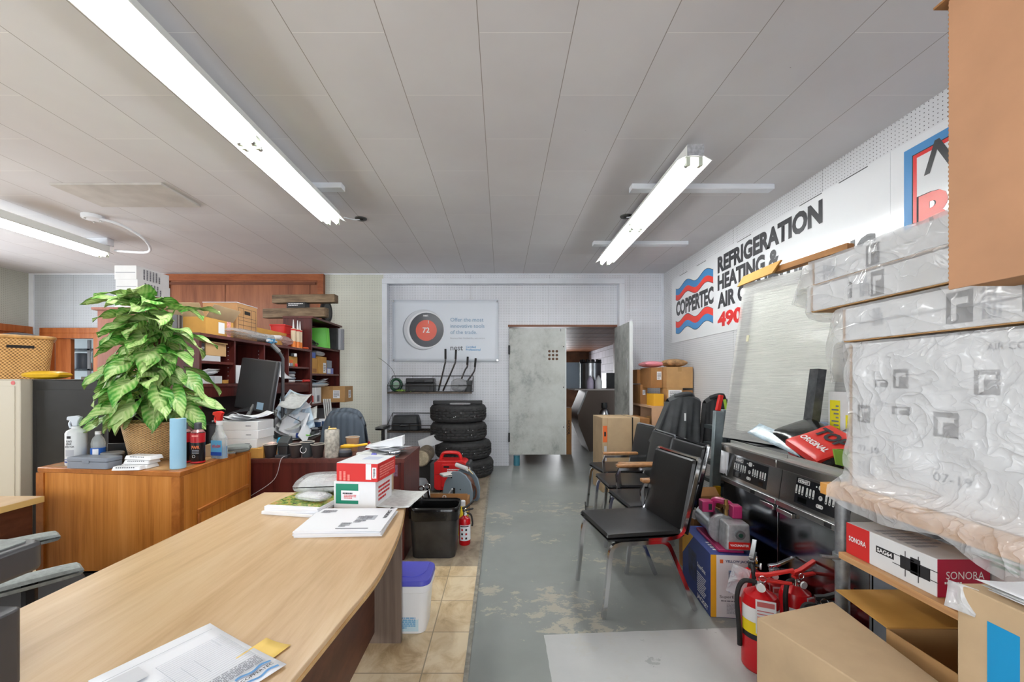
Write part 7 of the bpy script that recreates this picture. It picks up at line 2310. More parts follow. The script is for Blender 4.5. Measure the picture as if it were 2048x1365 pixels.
# things lying on the fryers
t = thing('snack_bag', 'black and red printed bag with white lettering lying on the fryers', 'bag', (1.77, 2.30, 0.925), 0.0)
Mt = Matrix.Rotation(0.32, 3, 'X') @ Matrix.Rotation(-0.38, 3, 'Y')
obj('bag', B().pillow(0.26, 0.46, 0.11, (0, 0, 0.06), 14, 3.0, 0.8, Mt), mat('glossy_black_bag', (14, 14, 15), 0.16), t)
rp = obj('red_panel', B().pillow(0.262, 0.26, 0.114, Mt @ Vector((0, -0.06, 0.0)) + Vector((0, 0, 0.062)), 14, 6.0, 0.3, Mt), mat('bag_red', (216, 48, 40), 0.3), t)
zt = 0.062
def bagtext(s, px_, py_, w, h, m, **kw):
    text(s, m, t, Mt @ Vector((px_, py_, zt)) + Vector((0, 0, 0.062)), Mt @ Vector((0, -1, 0)), Mt @ Vector((1, 0, 0)), w=w, h=h, **kw)
bagtext('ORIGINAL', -0.05, -0.06, 0.19, 0.035, INKW, bold=0.03)
bagtext('TOP', 0.045, -0.06, 0.19, 0.075, INK, bold=0.05)
t2 = thing('snack_bag', 'dark blue grey bag with white script behind the red and black bag', 'bag', (2.02, 2.10, 0.935), 0.0)
obj('bag', B().pillow(0.26, 0.44, 0.14, (0, 0, 0.07), 12, 3.0, 0.8, Mt), mat('slate_blue_bag', (70, 76, 96), 0.3), t2)
text('Scott', INKW, t2, Mt @ Vector((-0.03, 0.0, 0.075)) + Vector((0, 0, 0.07)), Mt @ Vector((0, -1, 0)), Mt @ Vector((1, 0, 0)), w=0.2, h=0.05, bold=0.03, shear=0.2)
solo('plastic_bag', B().pillow(0.2, 0.28, 0.17, (0, 0, 0.08), 10, 2.0), mat('blue_grey_film', (122, 136, 160), 0.25, bump=(22, 0.9)), 'blue grey plastic bag bunched at the far end of the fryers', 'bag', (2.05, 2.60, 0.935))
o = solo('parts_bag', B().pillow(0.10, 0.42, 0.02, (0, 0, 0), 10, 3.0), mat('pale_blue_parts_bag', (176, 196, 206), 0.2, noise=(26, 0.2), bump=(30, 0.6)), 'pale clear bag of small parts lying along the fryer rim', 'bag', (1.655, 2.42, 0.99), 0.0)
o.rotation_euler = (0.30, -0.6, 0.05)
t = thing('tray', 'lime green plastic tray at the nearer end of the fryers', 'tray', (1.72, 1.86, 0.936), 0.0)
b = B().extr([(-0.10, 0.075), (-0.085, 0.0), (0.10, 0.0), (0.115, 0.075), (0.107, 0.075), (0.094, 0.008), (-0.079, 0.008), (-0.092, 0.075)], (0, 0, 0), (1, 0, 0), (0, 0, 1), (0, 0.28, 0))
obj('trough', b.sh(0, -0.14, 0), mat('lime_green_plastic', (116, 154, 50), 0.4), t)
obj('end_wall', B().extr([(-0.10, 0.075), (-0.085, 0.0), (0.10, 0.0), (0.115, 0.075)], (0, 0.1402, 0), (1, 0, 0), (0, 0, 1), (0, 0.008, 0)), mat('lime_green_end', (146, 184, 70), 0.4), t)
t = thing('price_card', 'white card with yellow price stickers standing behind the bags', 'card', (1.95, 2.30, 0.94), 0.0)
obj('card', B().box(-0.005, 0.005, -0.14, 0.14, 0, 0.34), WHITEC, t)
for y, z in ((0.09, 0.20), (-0.02, 0.12)):
    o = obj('yellow_sticker', B().box(-0.0075, -0.0055, y - 0.035, y + 0.035, z - 0.09, z + 0.09), mat('yellow_sticker', (238, 226, 40), 0.5), t)
    q = B()
    for i in range(7):
        q.box(-0.0085, -0.0076, y - 0.028, y - 0.028 + 0.02 + 0.03 * (i * 7 % 3) / 2, z - 0.08 + i * 0.022, z - 0.071 + i * 0.022)
    obj('sticker_print', q, INKG, o)

# ---- film-wrapped glass door cabinet leaning by the wall
FILM = NT('stretch_film')
v_ = FILM.coords((1, 1, 40), rot=(0.16, 0.1, 0))
f_ = FILM.noise(v_, 5, 5, 0.65, 1.0)
bp_ = FILM.n('Bump')
bp_.inputs['Strength'].default_value = 0.35
bp_.inputs['Distance'].default_value = 0.012
FILM.l(f_, bp_.inputs['Height'])
FILM.set((250, 250, 244), 0.2, 0, 0.7)
FILM.l(bp_.outputs[0], FILM.b.inputs['Normal'])
tr_ = FILM.n('BsdfTransparent')
mx_ = FILM.n('MixShader')
FILM.l(FILM.math('SUBTRACT', 0.85, FILM.math('MULTIPLY', f_, 0.6)), mx_.inputs[0])
FILM.l(FILM.b.outputs[0], mx_.inputs[1])
FILM.l(tr_.outputs[0], mx_.inputs[2])
FILM.l(mx_.outputs[0], FILM.out.inputs[0])
t = thing('display_cabinet', 'glass fronted display cabinet in stretch film, tilted against the right wall', 'cabinet', (1.74, 3.20, 0.90))
e_ = Vector((0.335, -0.942, 0))
up_ = Vector((0.165, 0.0, 1.19))
n_ = e_.cross(up_).normalized()
if n_.x > 0:
    n_ = -n_
W_ = 0.80
def slab(b, a0, a1, b0, b1, d0, d1):
    return b.extr([(a0, b0), (a1, b0), (a1, b1), (a0, b1)], n_ * -d0, e_, up_, n_ * (d0 - d1))
fr = B()
slab(fr, 0, 0.07, 0, 1, 0.0, 0.06)
slab(fr, W_ - 0.07, W_, 0, 1, 0.0, 0.06)
slab(fr, 0.07, W_ - 0.07, 0.94, 1, 0.0, 0.06)
slab(fr, 0.07, W_ - 0.07, 0, 0.06, 0.0, 0.06)
obj('frame', fr, mat('grey_aluminium', (104, 112, 122), 0.35, 0.6), t, bevel=0.004)
obj('glass_panel', slab(B(), 0.07, W_ - 0.07, 0.06, 0.94, 0.02, 0.03), mat('greenish_panel', (206, 212, 204), 0.12), t)
obj('back_box', slab(B(), 0.0, W_, 0, 1, 0.061, 0.13), mat('cabinet_back_grey', (176, 182, 178), 0.4), t)
obj('stretch_film', slab(B(), -0.008, W_ + 0.008, 0.0, 1.005, -0.012, 0.14), FILM.m, t)
kn = slab(B(), 0.085, 0.105, 0.62, 0.66, -0.016, 0.0)
obj('latch', kn, mat('cream_latch', (214, 212, 180), 0.5), t)
t = thing('support_stand', 'dark grey steel frame post standing behind the bags on the fryers', 'frame', (1.86, 2.50, 0.936), 0.0)
obj('post', B().cbox((0.04, 0, 0.24), (0.05, 0.07, 0.48), Matrix.Rotation(0.13, 3, 'Y')), mat('scratched_dark_steel', (88, 90, 92), 0.4, 0.5, noise=(22, 0.25)), t)
solo('freezer_cabinet', B().box(1.76, 2.46, 2.84, 3.24, 0, 0.895), SSD, 'steel base cabinet under the film wrapped glass door cabinet', 'cabinet').name = 'base_cabinet'
b = solo('corner_protector', B().extr([(0, 0), (0.30, 0), (0.34, 0.09), (0.03, 0.08)], (0, 0, 0), (0.3, -0.95, 0.12), (0.35, 0.1, 0.9), (0.02, 0.01, 0)), CARDO, 'bent ochre cardboard piece sitting on top of the film wrapped cabinet', 'cardboard', (1.86, 3.24, 2.085))
b = solo('cardboard_sheet', B().extr([(0, 0), (0.5, 0), (0.5, 0.04), (0, 0.04)], (0, 0, 0), (0.3, -0.95, 0.05), (0, 0, 1), (0.06, 0.02, 0)), CARDD, 'long strip of brown cardboard lying along the film wrapped cabinet top', 'cardboard', (1.98, 3.0, 2.13))

# ================================================================ pump on its box
S = (0.255, 0.46, 0.36)
BLUEC = mat('royal_blue_carton', (44, 62, 128), 0.45)
b = solo('carton', B().box(-S[0] / 2, S[0] / 2, -S[1] / 2, S[1] / 2, 0, S[2]), BLUEC, 'blue and white vacuum pump carton with a yellow stripe on the floor', 'box', (1.335, 2.545, 0), -0.10, bevel=0.003)
YST = mat('carton_yellow', (238, 176, 36), 0.45)
decal(b, S, 'front', 0.06, 0.0, 0.86, 0.98, WHITEC, 'white_panel')
decal(b, S, 'front', -0.43, 0.0, 0.12, 0.98, YST, 'yellow_stripe', th=0.001)
decal(b, S, 'front', 0.475, 0.40, 0.045, 0.18, YST, 'yellow_stripe', th=0.001)
ftext(b, S, 'front', 0.11, 0.39, 'YELLOW JACKET', mat('navy_print', (40, 48, 90), 0.5), w=0.58, h=0.05, bold=0.03)
decal(b, S, 'front', -0.26, 0.39, 0.07, 0.06, mat('orange_label', (226, 106, 50), 0.5), 'logo', th=0.0012)
PH = NT('product_photo')
_f = PH.noise(PH.coords(), 22, 5, 0.7)
PH.set(PH.ramp(_f, [(0.3, (30, 36, 44)), (0.45, (48, 88, 160)), (0.55, (150, 170, 190)), (0.62, (96, 120, 140)), (0.72, (214, 120, 84))]), 0.4)
decal(b, S, 'front', 0.10, 0.08, 0.42, 0.34, PH.m, 'product_picture', th=0.0012)
ftext(b, S, 'front', 0.03, -0.17, 'SuperEvac Plus', INK, w=0.66, h=0.055)
smallprint(b, S, 'front', 0.06, -0.23, 0.66, 0.03, 1, INKG, seed=4)
smallprint(b, S, 'front', 0.10, -0.35, 0.5, 0.17, 8, INKL, seed=5)
ftext(b, S, 'left', 0.22, 0.10, 'SuperEvac', INKW, w=0.28, h=0.1, vert=0, bold=0.03)
for i in range(9):
    decal(b, S, 'left', 0.22 - 0.01 * (i % 3), -0.02 - i * 0.038, 0.30 - 0.03 * (i % 3), 0.013, INKW, 'text_line')
ftext(b, S, 'left', 0.26, -0.42, 'JACKET', INKW, w=0.36, h=0.1, bold=0.04)
decal(b, S, 'left', -0.1, 0.0, 0.3, 0.5, mat('dark_navy_picture', (34, 44, 84), 0.4, noise=(26, 0.5)), 'product_picture')
pd = B().extr([(-0.23, 0.18), (-0.23, 0.36), (-0.03, 0.36)], (-S[0] / 2 - 0.0002, 0, 0), YD, ZD, (-0.0008, 0, 0))
obj('yellow_corner', pd, YST, b)
smallprint(b, S, 'top', 0.0, -0.25, 0.7, 0.3, 4, INKW, seed=7)
PMAG = mat('magenta_paint', (178, 44, 100), 0.35)
ALC = mat('cast_aluminium', (170, 172, 174), 0.42, 0.55, noise=(40, 0.1))
t = thing('vacuum_pump', 'silver vacuum pump with magenta handle and base on the blue carton', 'pump', (1.335, 2.53, 0.3605), -0.12)
obj('base_plate', B().box(-0.07, 0.07, -0.19, 0.17, 0, 0.018), PMAG, t, bevel=0.004)
obj('oil_case', B().prism(rrect(0.14, 0.12, 0.016, 3, 0.035, -0.145), 0.0185, 0.165, rrect(0.125, 0.11, 0.016, 3, 0.035, -0.145)), ALC, t, bevel=0.006)
obj('motor', B().cyl((0, -0.08, 0.095), (0, 0.19, 0.095), 0.072, n=26), STEEL, t)
obj('flange', B().cyl((0, -0.084, 0.095), (0, -0.05, 0.095), 0.085, n=26), ALC, t)
obj('sight_glass', B().cyl((0.04, -0.202, 0.11), (0.04, -0.214, 0.11), 0.026, n=22).cyl((0.04, -0.2141, 0.11), (0.04, -0.218, 0.11), 0.017, n=6), mat('grey_sight_ring', (120, 124, 126), 0.35, 0.6), t)
obj('sight_lens', B().cyl((0.04, -0.2182, 0.11), (0.04, -0.2195, 0.11), 0.012, n=16), mat('green_lens', (40, 76, 62), 0.15), t)
np_ = obj('name_label', B().box(-0.02, 0.095, -0.207, -0.2055, 0.028, 0.068), REDP, t)
text('VACUMASTER', INKW, np_, (0.037, -0.2075, 0.05), (1, 0, 0), (0, 0, 1), w=0.10, h=0.013, bold=0.03)
obj('switch_box', B().box(-0.09, -0.025, 0.0, 0.07, 0.169, 0.235), PMAG, t, bevel=0.005)
obj('switch', B().box(-0.055, -0.035, -0.003, -0.0005, 0.185, 0.222), BLACKP, t)
obj('handle', B().tube(bez([(-0.02, 0.05, 0.17), (-0.01, 0.03, 0.235), (0.03, 0.0, 0.24), (0.06, -0.03, 0.225), (0.07, -0.06, 0.17)], 18), 0.02, 8), PMAG, t)
obj('intake_block', B().box(0.045, 0.10, -0.10, -0.04, 0.166, 0.24), PMAG, t, bevel=0.005)
obj('brass_valve', B().cyl((0.02, -0.07, 0.166), (0.02, -0.07, 0.27), 0.011, n=10).cyl((0.02, -0.07, 0.215), (0.02, -0.07, 0.24), 0.017, n=6), mat('brass', (190, 158, 100), 0.3, 0.9), t)

# ---- cluster of extinguishers
LREDM = mat('lever_red', (206, 36, 30), 0.35)
YB = mat('label_yellow', (244, 214, 20), 0.4)
extinguisher('red fire extinguisher with yellow band and white tag nearest the tan carton', (1.218, 1.93, 0), -0.5, 0.078, 0.36, CHROME, LREDM, True, True, [(INKW, 0.235, 0.30), (YB, 0.18, 0.2345), (BLACKP, 0.155, 0.1795)])
extinguisher('red fire extinguisher with a long black hose behind the yellow banded one', (1.30, 2.13, 0), 0.9, 0.066, 0.36, BLACKP, STEEL, True, True, [(PAPER, 0.12, 0.28)])
extinguisher('red fire extinguisher with red levers between two others', (1.425, 1.985, 0), 0.2, 0.07, 0.345, CHROME, LREDM, True, True, [(PAPER, 0.12, 0.27)])
extinguisher('red fire extinguisher with a chrome lever nearest the fryer doors', (1.425, 2.155, 0), -0.2, 0.058, 0.30, CHROME, CHROME, True, False)
extinguisher('red fire extinguisher with a black hose against the open cartons', (1.41, 1.815, 0), -0.3, 0.068, 0.315, STEEL, BLACKP, False, True)
for i, (x, y, z, m, lab) in enumerate(((1.19, 2.06, 0.34, wrap_film('card_sleeve', (226, 228, 232), 0.5, 14, 0.5), 'clear plastic sleeve hanging from the outer extinguisher'),)):
    o = solo('inspection_card', B().box(-0.04, 0.04, -0.001, 0.001, -0.07, 0.07), m, lab, 'card', (x, y, z))
    o.rotation_euler = (-0.15, 0.25, -0.5)

# ================================================================ pipe bench and what it carries
t = thing('workbench', 'pipe framed workbench with thick wooden top along the right side', 'bench', (1.6, 0.9, 0))
BENCHW = wood('orange_bench_wood', (196, 136, 62), (222, 164, 88), (10, 1.4, 10), 0.42)
obj('bench_top', B().box(-0.35, 0.42, -0.8, 0.71, 0.905, 0.95), BENCHW, t, bevel=0.003)
obj('shelf', B().box(-0.35, 0.42, -0.8, 0.62, 0.69, 0.712), wood('plywood_edge', (176, 130, 84), (206, 160, 112), (2, 2, 60), 0.5), t)
for x in (-0.307, 0.35):
    for y in (0.655, -0.7):
        p = obj('pipe_leg', B().cyl((x, y, 0), (x, y, 0.904), 0.023, n=18), GREYMETAL, t)
        obj('clamp', B().cyl((x, y, 0.66), (x, y, 0.689), 0.031, n=14).cyl((x - 0.09, y - 0.01, 0.685), (x + 0.06, y - 0.02, 0.672), 0.007, n=8), GREYMETAL, p)
# long white and crimson box on the bench shelf
S = (0.155, 0.315, 0.112)
b = solo('carton', B().box(-S[0] / 2, S[0] / 2, -S[1] / 2, S[1] / 2, 0, S[2]), WHITEC, 'long white carton with red ends on the bench shelf', 'box', (1.352, 1.357, 0.7125), 0.0, bevel=0.002)
CRM = mat('crimson_print', (176, 24, 62), 0.4)
decal(b, S, 'left', -0.35, 0.0, 0.30, 0.99, INKR, 'red_end')
decal(b, S, 'front', 0, 0, 0.99, 0.99, CRM, 'crimson_end')
ftext(b, S, 'front', 0.02, 0.08, 'SONORA', INKW, w=0.72, h=0.2, gap=0.0016)
smallprint(b, S, 'front', -0.12, -0.12, 0.5, 0.1, 1, INKW, gap=0.0016)
decal(b, S, 'left', -0.02, 0.06, 0.2, 0.2, INK, 'code_plate')
ftext(b, S, 'left', -0.02, 0.06, 'SAG64', INKW, w=0.17, h=0.13, gap=0.0015, bold=0.03)
text('SONORA', INKW, b, face(S, 'left', -0.35, 0.02)[0] + Vector((-0.0012, 0, 0)), YD, ZD, w=0.07, h=0.018, bold=0.02)
pc = B()
for (e, f, w, h) in ((0.22, 0.02, 0.045, 0.04), (0.30, 0.04, 0.03, 0.05), (0.36, -0.02, 0.05, 0.035)):
    c0 = face(S, 'left', e, f)[0]
    pc.extr([(-w / 2, -h / 2), (w / 2, -h / 2), (w / 2, h / 2), (-w / 2, h / 2)], c0 + Vector((-0.0004, 0, 0)), YD, ZD, (-0.0006, 0, 0))
for (e, f, w, h) in ((0.29, 0.15, 0.14, 0.002), (0.29, -0.12, 0.14, 0.002), (0.20, 0.0, 0.002, 0.08), (0.33, 0.0, 0.002, 0.08)):
    c0 = face(S, 'left', e, f)[0]
    pc.extr([(-w / 2, -h / 2), (w / 2, -h / 2), (w / 2, h / 2), (-w / 2, h / 2)], c0 + Vector((-0.0004, 0, 0)), YD, ZD, (-0.0007, 0, 0))
obj('line_drawing', pc, INK, b)
smallprint(b, S, 'top', 0.0, 0.0, 0.7, 0.5, 6, INKL, seed=8)
b = carton('off white carton with green print standing on the bench shelf end', (1.47, 1.16, 0.7125), (0.06, 0.20, 0.16), WHITEC, 0.0, None, False)
smallprint(b, (0.06, 0.20, 0.16), 'left', 0.0, 0.2, 0.7, 0.3, 3, mat('green_print', (60, 140, 70), 0.5), seed=3)

# big film-wrapped cartons
CRINK = wrap_film('crinkled_polythene', (238, 240, 242), 0.58, 7.0, 0.9)
CRINK2 = wrap_film('smoother_polythene', (240, 242, 244), 0.64, 4.5, 0.8)


def crumple(S, pad, seed, amp=0.014, skirt=0.0, nx=26, nz=20, tail=0.0, droop=0.0):
    """loose bag round a box of size S standing on z = 0: wobbling skin with a ragged hem below on the aisle side"""
    rr = random.Random(seed)
    ph_ = [rr.uniform(0, 6.3) for _ in range(8)]
    x, y, h = S[0] / 2 + pad, S[1] / 2 + pad, S[2] + pad
    def wob(a, b):
        v = math.sin(13 * a + ph_[0] + 3 * math.sin(4 * b + ph_[5])) * math.sin(9 * b + ph_[1]) + 0.6 * math.sin(23 * a - 12 * b + ph_[2]) + 0.5 * math.sin(31 * b + 9 * a + ph_[3])
        return amp * abs(v) * 0.7
    b = B()
    hem = lambda u: -skirt * (0.35 + 0.65 * abs(math.sin(5.2 * u + ph_[4]) * math.sin(2.1 * u + ph_[6])))
    def front(u, v):
        z = hem(u) + (h - hem(u)) * v
        out = max(0.0, min(1.0, (0.05 - z) / 0.05)) * 0.085 if skirt else 0.0
        return (-x - wob(u * 2 * y, v * h) - out, y - 2 * y * u, z)
    b.grid(front, nx, nz + 8 if skirt else nz)
    if tail:
        ring = [(-x, 0), (-x, h), (0, h), (x, h), (x, 0), (0, 0)]
        def tl(u, v):
            k = u * 6
            a, c = ring[int(k) % 6], ring[(int(k) + 1) % 6]
            f = k - int(k)
            px_, pz_ = a[0] + (c[0] - a[0]) * f, a[1] + (c[1] - a[1]) * f
            s_ = 1 - 0.45 * v ** 1.5
            w2 = 0.02 * v * math.sin(19 * u + ph_[3]) + 0.012 * v * math.sin(37 * u + 9 * v + ph_[1])
            return (px_ * s_ - 0.05 * v + w2, y + tail * v + w2 * 2, h * 0.5 + (pz_ - h * 0.5) * s_ - droop * v * v + w2)
        b.grid(tl, 36, 10)
    else:
        b.grid(lambda u, v: (-x + 2 * x * (1 - u), y + wob(u * 2 * x + 2, v * h), h * v), 12, nz)
    b.grid(lambda u, v: (-x + 2 * x * u, -y - wob(u * 2 * x + 4, v * h), h * v), 12, nz)
    b.grid(lambda u, v: (-x + 2 * x * u, -y + 2 * y * v, h + 0.25 * wob(u * 2 * x + 5, v * 2 * y)), 12, nx)
    return b


def wrapped(label, loc, S, film, seed, prints, skirt=0.0, amp=0.014, base=True, tail=0.0, droop=0.0):
    t = thing('wrapped_carton', label, 'wrapped box', loc, 0, 'plastic wrapped white cartons')
    c = obj('carton', B().box(-S[0] / 2, S[0] / 2, -S[1] / 2, S[1] / 2, 0, S[2]), WHITEC, t, bevel=0.004)
    if base:
        obj('cardboard_edge', B().box(-S[0] / 2 - 0.002, S[0] / 2, S[1] / 2 + 0.0005, S[1] / 2 + 0.006, 0, S[2]).box(-S[0] / 2 - 0.003, S[0] / 2, -S[1] / 2, S[1] / 2, -0.004, 0.0), CARD, t)
    for u, v, w, h, kind in prints:
        if kind == 'logo':
            decal(c, S, 'left', u, v, w, h, mat('dark_grey_logo', (84, 84, 88), 0.5, noise=(60, 0.5)), 'logo')
            q, xd, yd, nn, ex, ey = face(S, 'left', u, v)
            obj('logo_mark', B().extr([(-0.3, -0.4), (-0.1, -0.4), (-0.1, 0.1), (0.35, 0.1), (0.35, 0.3), (-0.3, 0.3)], q + nn * 0.001, xd * w * ex, yd * h * ey, nn * 0.0005), WHITEC, c)
        elif kind == 'lines':
            smallprint(c, S, 'left', u, v, w, h, 4, INKL, seed=seed, vert=True)
        else:
            ftext(c, S, 'left', u, v, kind, INKG, w=w, h=h, vert=-1 if h > w else 0)
    obj('plastic_wrap', crumple(S, 0.006, seed, amp, skirt, tail=tail, droop=droop), film, t, smooth=60)
    return t


wrapped('biggest plastic wrapped white carton standing on the workbench top', (1.60, 1.115, 0.9505), (0.56, 0.86, 0.53), CRINK, 3,
        [(-0.36, 0.23, 0.055, 0.05, 'logo'), (-0.36, 0.10, 0.05, 0.04, 'lines'), (-0.44, 0.02, 0.06, 0.12, 'logo'), (-0.28, 0.26, 0.06, 0.12, 'logo'), (-0.28, 0.06, 0.07, 0.05, 'logo'),
         (0.0, 0.24, 0.07, 0.13, 'logo'), (-0.12, 0.0, 0.08, 0.14, 'logo'), (0.15, 0.03, 0.08, 0.05, 'logo'), (0.25, 0.22, 0.07, 0.1, 'logo'), (-0.42, -0.22, 0.10, 0.045, '07-19'), (-0.1, -0.30, 0.12, 0.05, '07-19'),
         (0.1, 0.42, 0.2, 0.035, 'AIR COMFORT'), (-0.43, -0.36, 0.08, 0.1, 'lines')], 0.10, 0.022)
wrapped('long plastic wrapped white carton lying on the biggest wrapped one', (1.62, 1.10, 1.500), (0.56, 1.0, 0.125), CRINK2, 8,
        [(-0.28, 0.0, 0.05, 0.8, '07-19'), (-0.10, 0.0, 0.07, 0.75, 'logo'), (-0.02, 0.0, 0.05, 0.7, 'lines'), (0.06, 0.0, 0.03, 0.6, 'logo'), (0.16, 0.0, 0.04, 0.6, 'lines'), (-0.36, 0.1, 0.04, 0.5, 'lines'), (0.28, 0.0, 0.03, 0.7, '07-19')], 0.0, 0.016, tail=0.16, droop=0.18)
wrapped('upper plastic wrapped white carton pushed against the hanging brown carton', (1.63, 1.46, 1.645), (0.56, 0.64, 0.105), CRINK2, 12,
        [(-0.02, 0.0, 0.08, 0.85, 'logo'), (-0.2, 0.0, 0.03, 0.6, 'logo'), (-0.1, 0.0, 0.07, 0.7, 'lines'), (-0.34, 0.0, 0.03, 0.5, '07-19')], 0.0, 0.016, tail=0.10, droop=0.05)
wrapped('topmost plastic wrapped white carton below the wall signs', (1.66, 1.47, 1.768), (0.56, 0.68, 0.095), CRINK2, 17,
        [(-0.28, 0.0, 0.06, 0.85, '07-19'), (-0.08, 0.0, 0.08, 0.85, 'logo'), (-0.38, 0.0, 0.1, 0.7, 'lines')], 0.0, 0.02, tail=0.22, droop=0.09)
solo('ribbon', B().tube(bez([(0, 0, 0), (0.02, -0.03, 0.05), (-0.01, -0.06, 0.03), (0.03, -0.08, 0.08), (0.06, -0.10, 0.07)], 14), 0.008, 6, flat=0.3), REDP, 'twisted red tape on the bag end beside the film wrapped cabinet', 'tape', (1.60, 2.12, 1.86))
# hanging brown carton
t = thing('open_carton', 'large brown carton overhanging the wrapped boxes at upper right', 'box', (1.50, 0.60, 1.6265))
KR = mat('corrugated_kraft', (192, 144, 108), 0.75, noise=(4, 0.06), bump=(90, 0.05))
obj('side_panel', B().box(-0.30, -0.294, -0.5, 0.5, -0.035, 0.74), KR, t)
obj('box', B().box(-0.2935, 0.40, -0.49, 0.46, 0.001, 0.74), CARDD, t)
obj('bottom_flap', B().box(-0.2935, -0.17, -0.49, 0.46, -0.034, -0.029), CARDD, t)
cg = B()
for i in range(62):
    cg.box(-0.2995, -0.2945, 0.5, 0.502, -0.03 + i * 0.0124, -0.0245 + i * 0.0124)
obj('corrugation', cg, CARDD, t)
obj('top_flap', B().box(-0.31, 0.3, -0.5, 0.53, 0.742, 0.748), CARDD, t)

# ================================================================ foreground cartons at lower right
L = (1.05, 1.2, 0)
t = thing('carton', 'plain tan carton in the lower right foreground before the extinguishers', 'box', L)
obj('box', B().prism([(0.858, 1.38), (1.0, 0.86), (1.14, 0.86), (1.16, 1.084), (1.195, 1.48)], 0, 0.55).sh(-L[0], -L[1]), CARDP, t, bevel=0.004)
e1 = (Vector((1.0, 0.86, 0)) - Vector((0.858, 1.38, 0))).normalized()
text('ID', INK, t, Vector((0.858, 1.38, 0.46)) + e1 * 0.245 - Vector(L) + Vector((-0.0015, -0.0005, 0)), e1, (0, 0, 1), h=0.045, w=0.032)
t = open_carton('open brown carton behind the tan carton under the bench shelf', (1.45, 1.125, 0), (0.46, 0.35, 0.56), CARD, 0.0, None, 'b', 1.42, CARDO, 0.72)
obj('inner_flap', B().box(-0.22, 0.22, 0.06, 0.165, 0.40, 0.404), CARDP, t)
S = (0.185, 0.62, 0.88)
b = solo('carton', B().box(-0.0925, 0.0925, -0.31, 0.31, 0, 0.88), CARDP, 'tall carton with a blue band and black letters at the right edge', 'box', (1.145, 0.637, 0), 0.0, bevel=0.003)
decal(b, S, 'left', -0.36, 0.07, 0.09, 0.74, mat('azure_print', (14, 142, 196), 0.45), 'blue_band')
ftext(b, S, 'left', -0.262, 0.10, 'DAIKIN AC', INK, w=0.66, h=0.056, vert=-1, bold=0.03, shear=0.2)
for i in range(3):
    solo('brochure', sheet(0.17, 0.5, 0.006, 6, 0.002, 200 + i), (PAPER, PAPERG, PAPER)[i], 'white printed sheet %s on the tall blue banded carton' % ('lowest', 'in the middle', 'uppermost')[i], 'paper', (1.15, 0.65 + 0.01 * i, 0.881 + i * 0.007), 0.02 * i - 0.02, 'sheets on the tall carton', solid=0.0008)
o = solo('plastic_sleeve', sheet(0.06, 0.05, 0.004, 5), wrap_film('sleeve_film', (232, 234, 236), 0.5, 14, 0.5), 'clear plastic sleeve hanging over the corner of the tall carton', 'sleeve', (1.05, 0.935, 0.852), solid=0.0006)
o.rotation_euler = (0.15, -1.35, 0.25)

# ================================================================ back room contents
t = thing('ice_machine', 'dark steel ice machine with a slanted hopper seen through the doorway', 'machine', (1.95, 8.1, 0))
obj('body', B().extr([(-0.30, 0.0), (0.55, 0.0), (0.55, 1.15), (-0.34, 1.15), (-0.52, 0.72), (-0.50, 0.5)], (0, -0.4, 0), (1, 0, 0), (0, 0, 1), (0, 0.8, 0)), mat('ice_machine_steel', (104, 92, 84), 0.35, 0.6), t)
obj('top_board', B().box(-0.58, 0.56, -0.42, 0.42, 1.151, 1.175), mat('pale_counter', (190, 182, 178), 0.4), t)
obj('hopper_edge', B().extr([(-0.36, 1.14), (-0.33, 1.14), (-0.505, 0.70), (-0.535, 0.70)], (0, -0.408, 0), (1, 0, 0), (0, 0, 1), (0, 0.006, 0)), STEEL, t)
t = thing('storage_tank', 'tall steel drum ringed with black knobs on the ice machine', 'tank', (1.78, 8.2, 1.176))
obj('drum', B().cyl((0, 0, 0), (0, 0, 0.50), 0.205, n=30), STEEL, t)
obj('rim', B().cyl((0, 0, 0.501), (0, 0, 0.53), 0.215, n=30), BLACKP, t)
for i in range(12):
    a = 2 * PI * i / 12
    obj('knob', B().cyl((0.19 * math.cos(a), 0.19 * math.sin(a), 0.531), (0.19 * math.cos(a), 0.19 * math.sin(a), 0.575), 0.026, n=10), BLACKP, t)
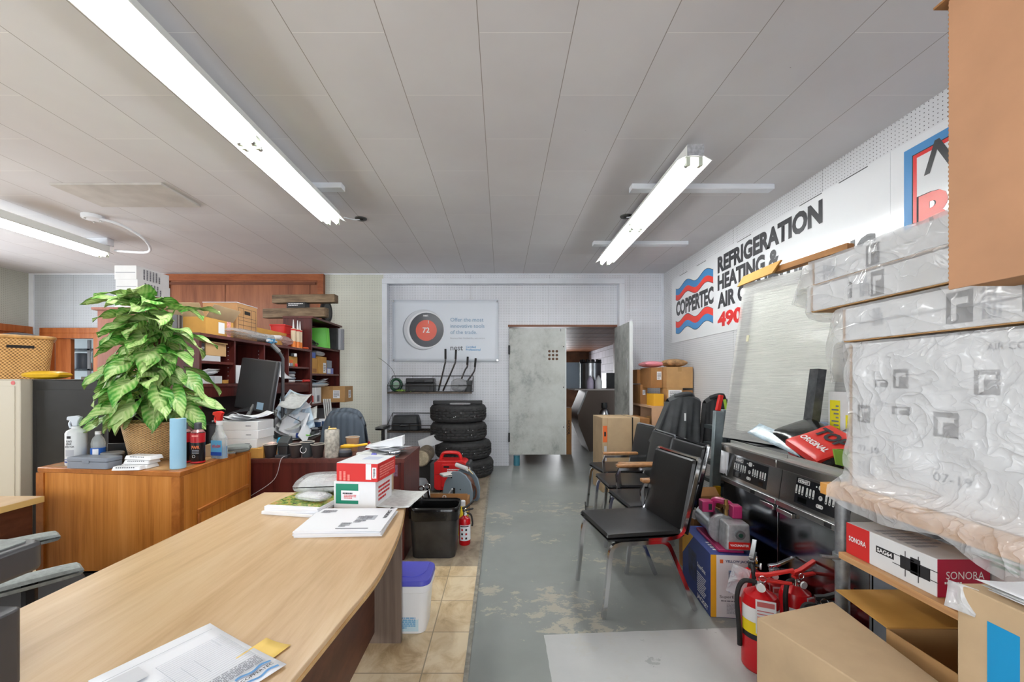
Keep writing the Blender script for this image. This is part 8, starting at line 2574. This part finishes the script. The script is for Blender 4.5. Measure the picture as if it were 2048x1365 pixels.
for i, (x, m, lab) in enumerate(((1.70, mat('lilac_jug', (206, 196, 220), 0.3), 'clear jug with lilac liquid before the steel drum'), (1.86, WHITEPL, 'white translucent jug before the steel drum'))):
    t = thing('jug', lab, 'jug', (x, 7.86, 1.1755), 0, 'jugs on the ice machine')
    obj('jug', B().lathe([(0.062, 0), (0.065, 0.01), (0.065, 0.15), (0.03, 0.22), (0.018, 0.235)], 20), m, t)
    obj('cap', B().lathe([(0.02, 0.2352), (0.02, 0.255)], 14), WHITEPL, t)
solo('sheet_metal_panel', B().box(-0.15, 0.15, -0.03, 0.03, 0, 0.52), mat('blue_grey_sheet', (130, 142, 154), 0.4, 0.4), 'blue grey metal panel standing beside the steel drum', 'panel', (1.42, 8.25, 1.176))
carton('tall brown carton with dark print beside the ice machine', (1.18, 7.55, 0), (0.17, 0.3, 0.84), CARDD, 0, None, False)
b = bpy.data.objects[[o.name for o in bpy.data.objects if o.get('label', '').startswith('tall brown carton with dark')][0]]
text('I-COOL', INK, b, (0.035, -0.152, 0.48), (0, 0, -1), (1, 0, 0), w=0.26, h=0.045, bold=0.02)
smallprint(b, (0.17, 0.3, 0.84), 'front', -0.1, 0.05, 0.2, 0.6, 2, INK, vert=True)
t = thing('gas_bottle', 'brushed steel bottle standing in front of the ice machine', 'bottle', (1.83, 7.3, 0))
obj('bottle', B().lathe([(0.10, 0), (0.105, 0.02), (0.105, 0.72), (0.08, 0.80), (0.04, 0.84)], 24), STEEL, t)
obj('cap', B().lathe([(0.05, 0.8402), (0.055, 0.86), (0.05, 0.94)], 18), BLACKP, t)
solo('pipe_caster', B().cyl((0, 0, 0), (0, 0, 0.16), 0.05, n=16), mat('teal_caster', (70, 140, 160), 0.45), 'teal wrapped pipe stub under the closed grubby door', 'pipe', (0.24, 6.47, 0.0)).name = 'pipe_stub'
for i, (x, y, w, h, m) in enumerate(((0.75, 9.6, 0.5, 1.3, CARDD), (1.05, 10.4, 0.4, 1.6, mat('rust_panel', (150, 96, 66), 0.6)), (2.55, 9.2, 0.5, 1.5, BLACKMETAL))):
    carton(('brown stock carton deep in the back room behind the door edge', 'rust coloured locker deep in the back room', 'black cabinet deep in the back room beside the steel drum')[i], (x, y, 0), (w, 0.4, h), m, 0, None, False, name=('carton', 'locker', 'dark_cabinet')[i], cat=('box', 'locker', 'cabinet')[i])
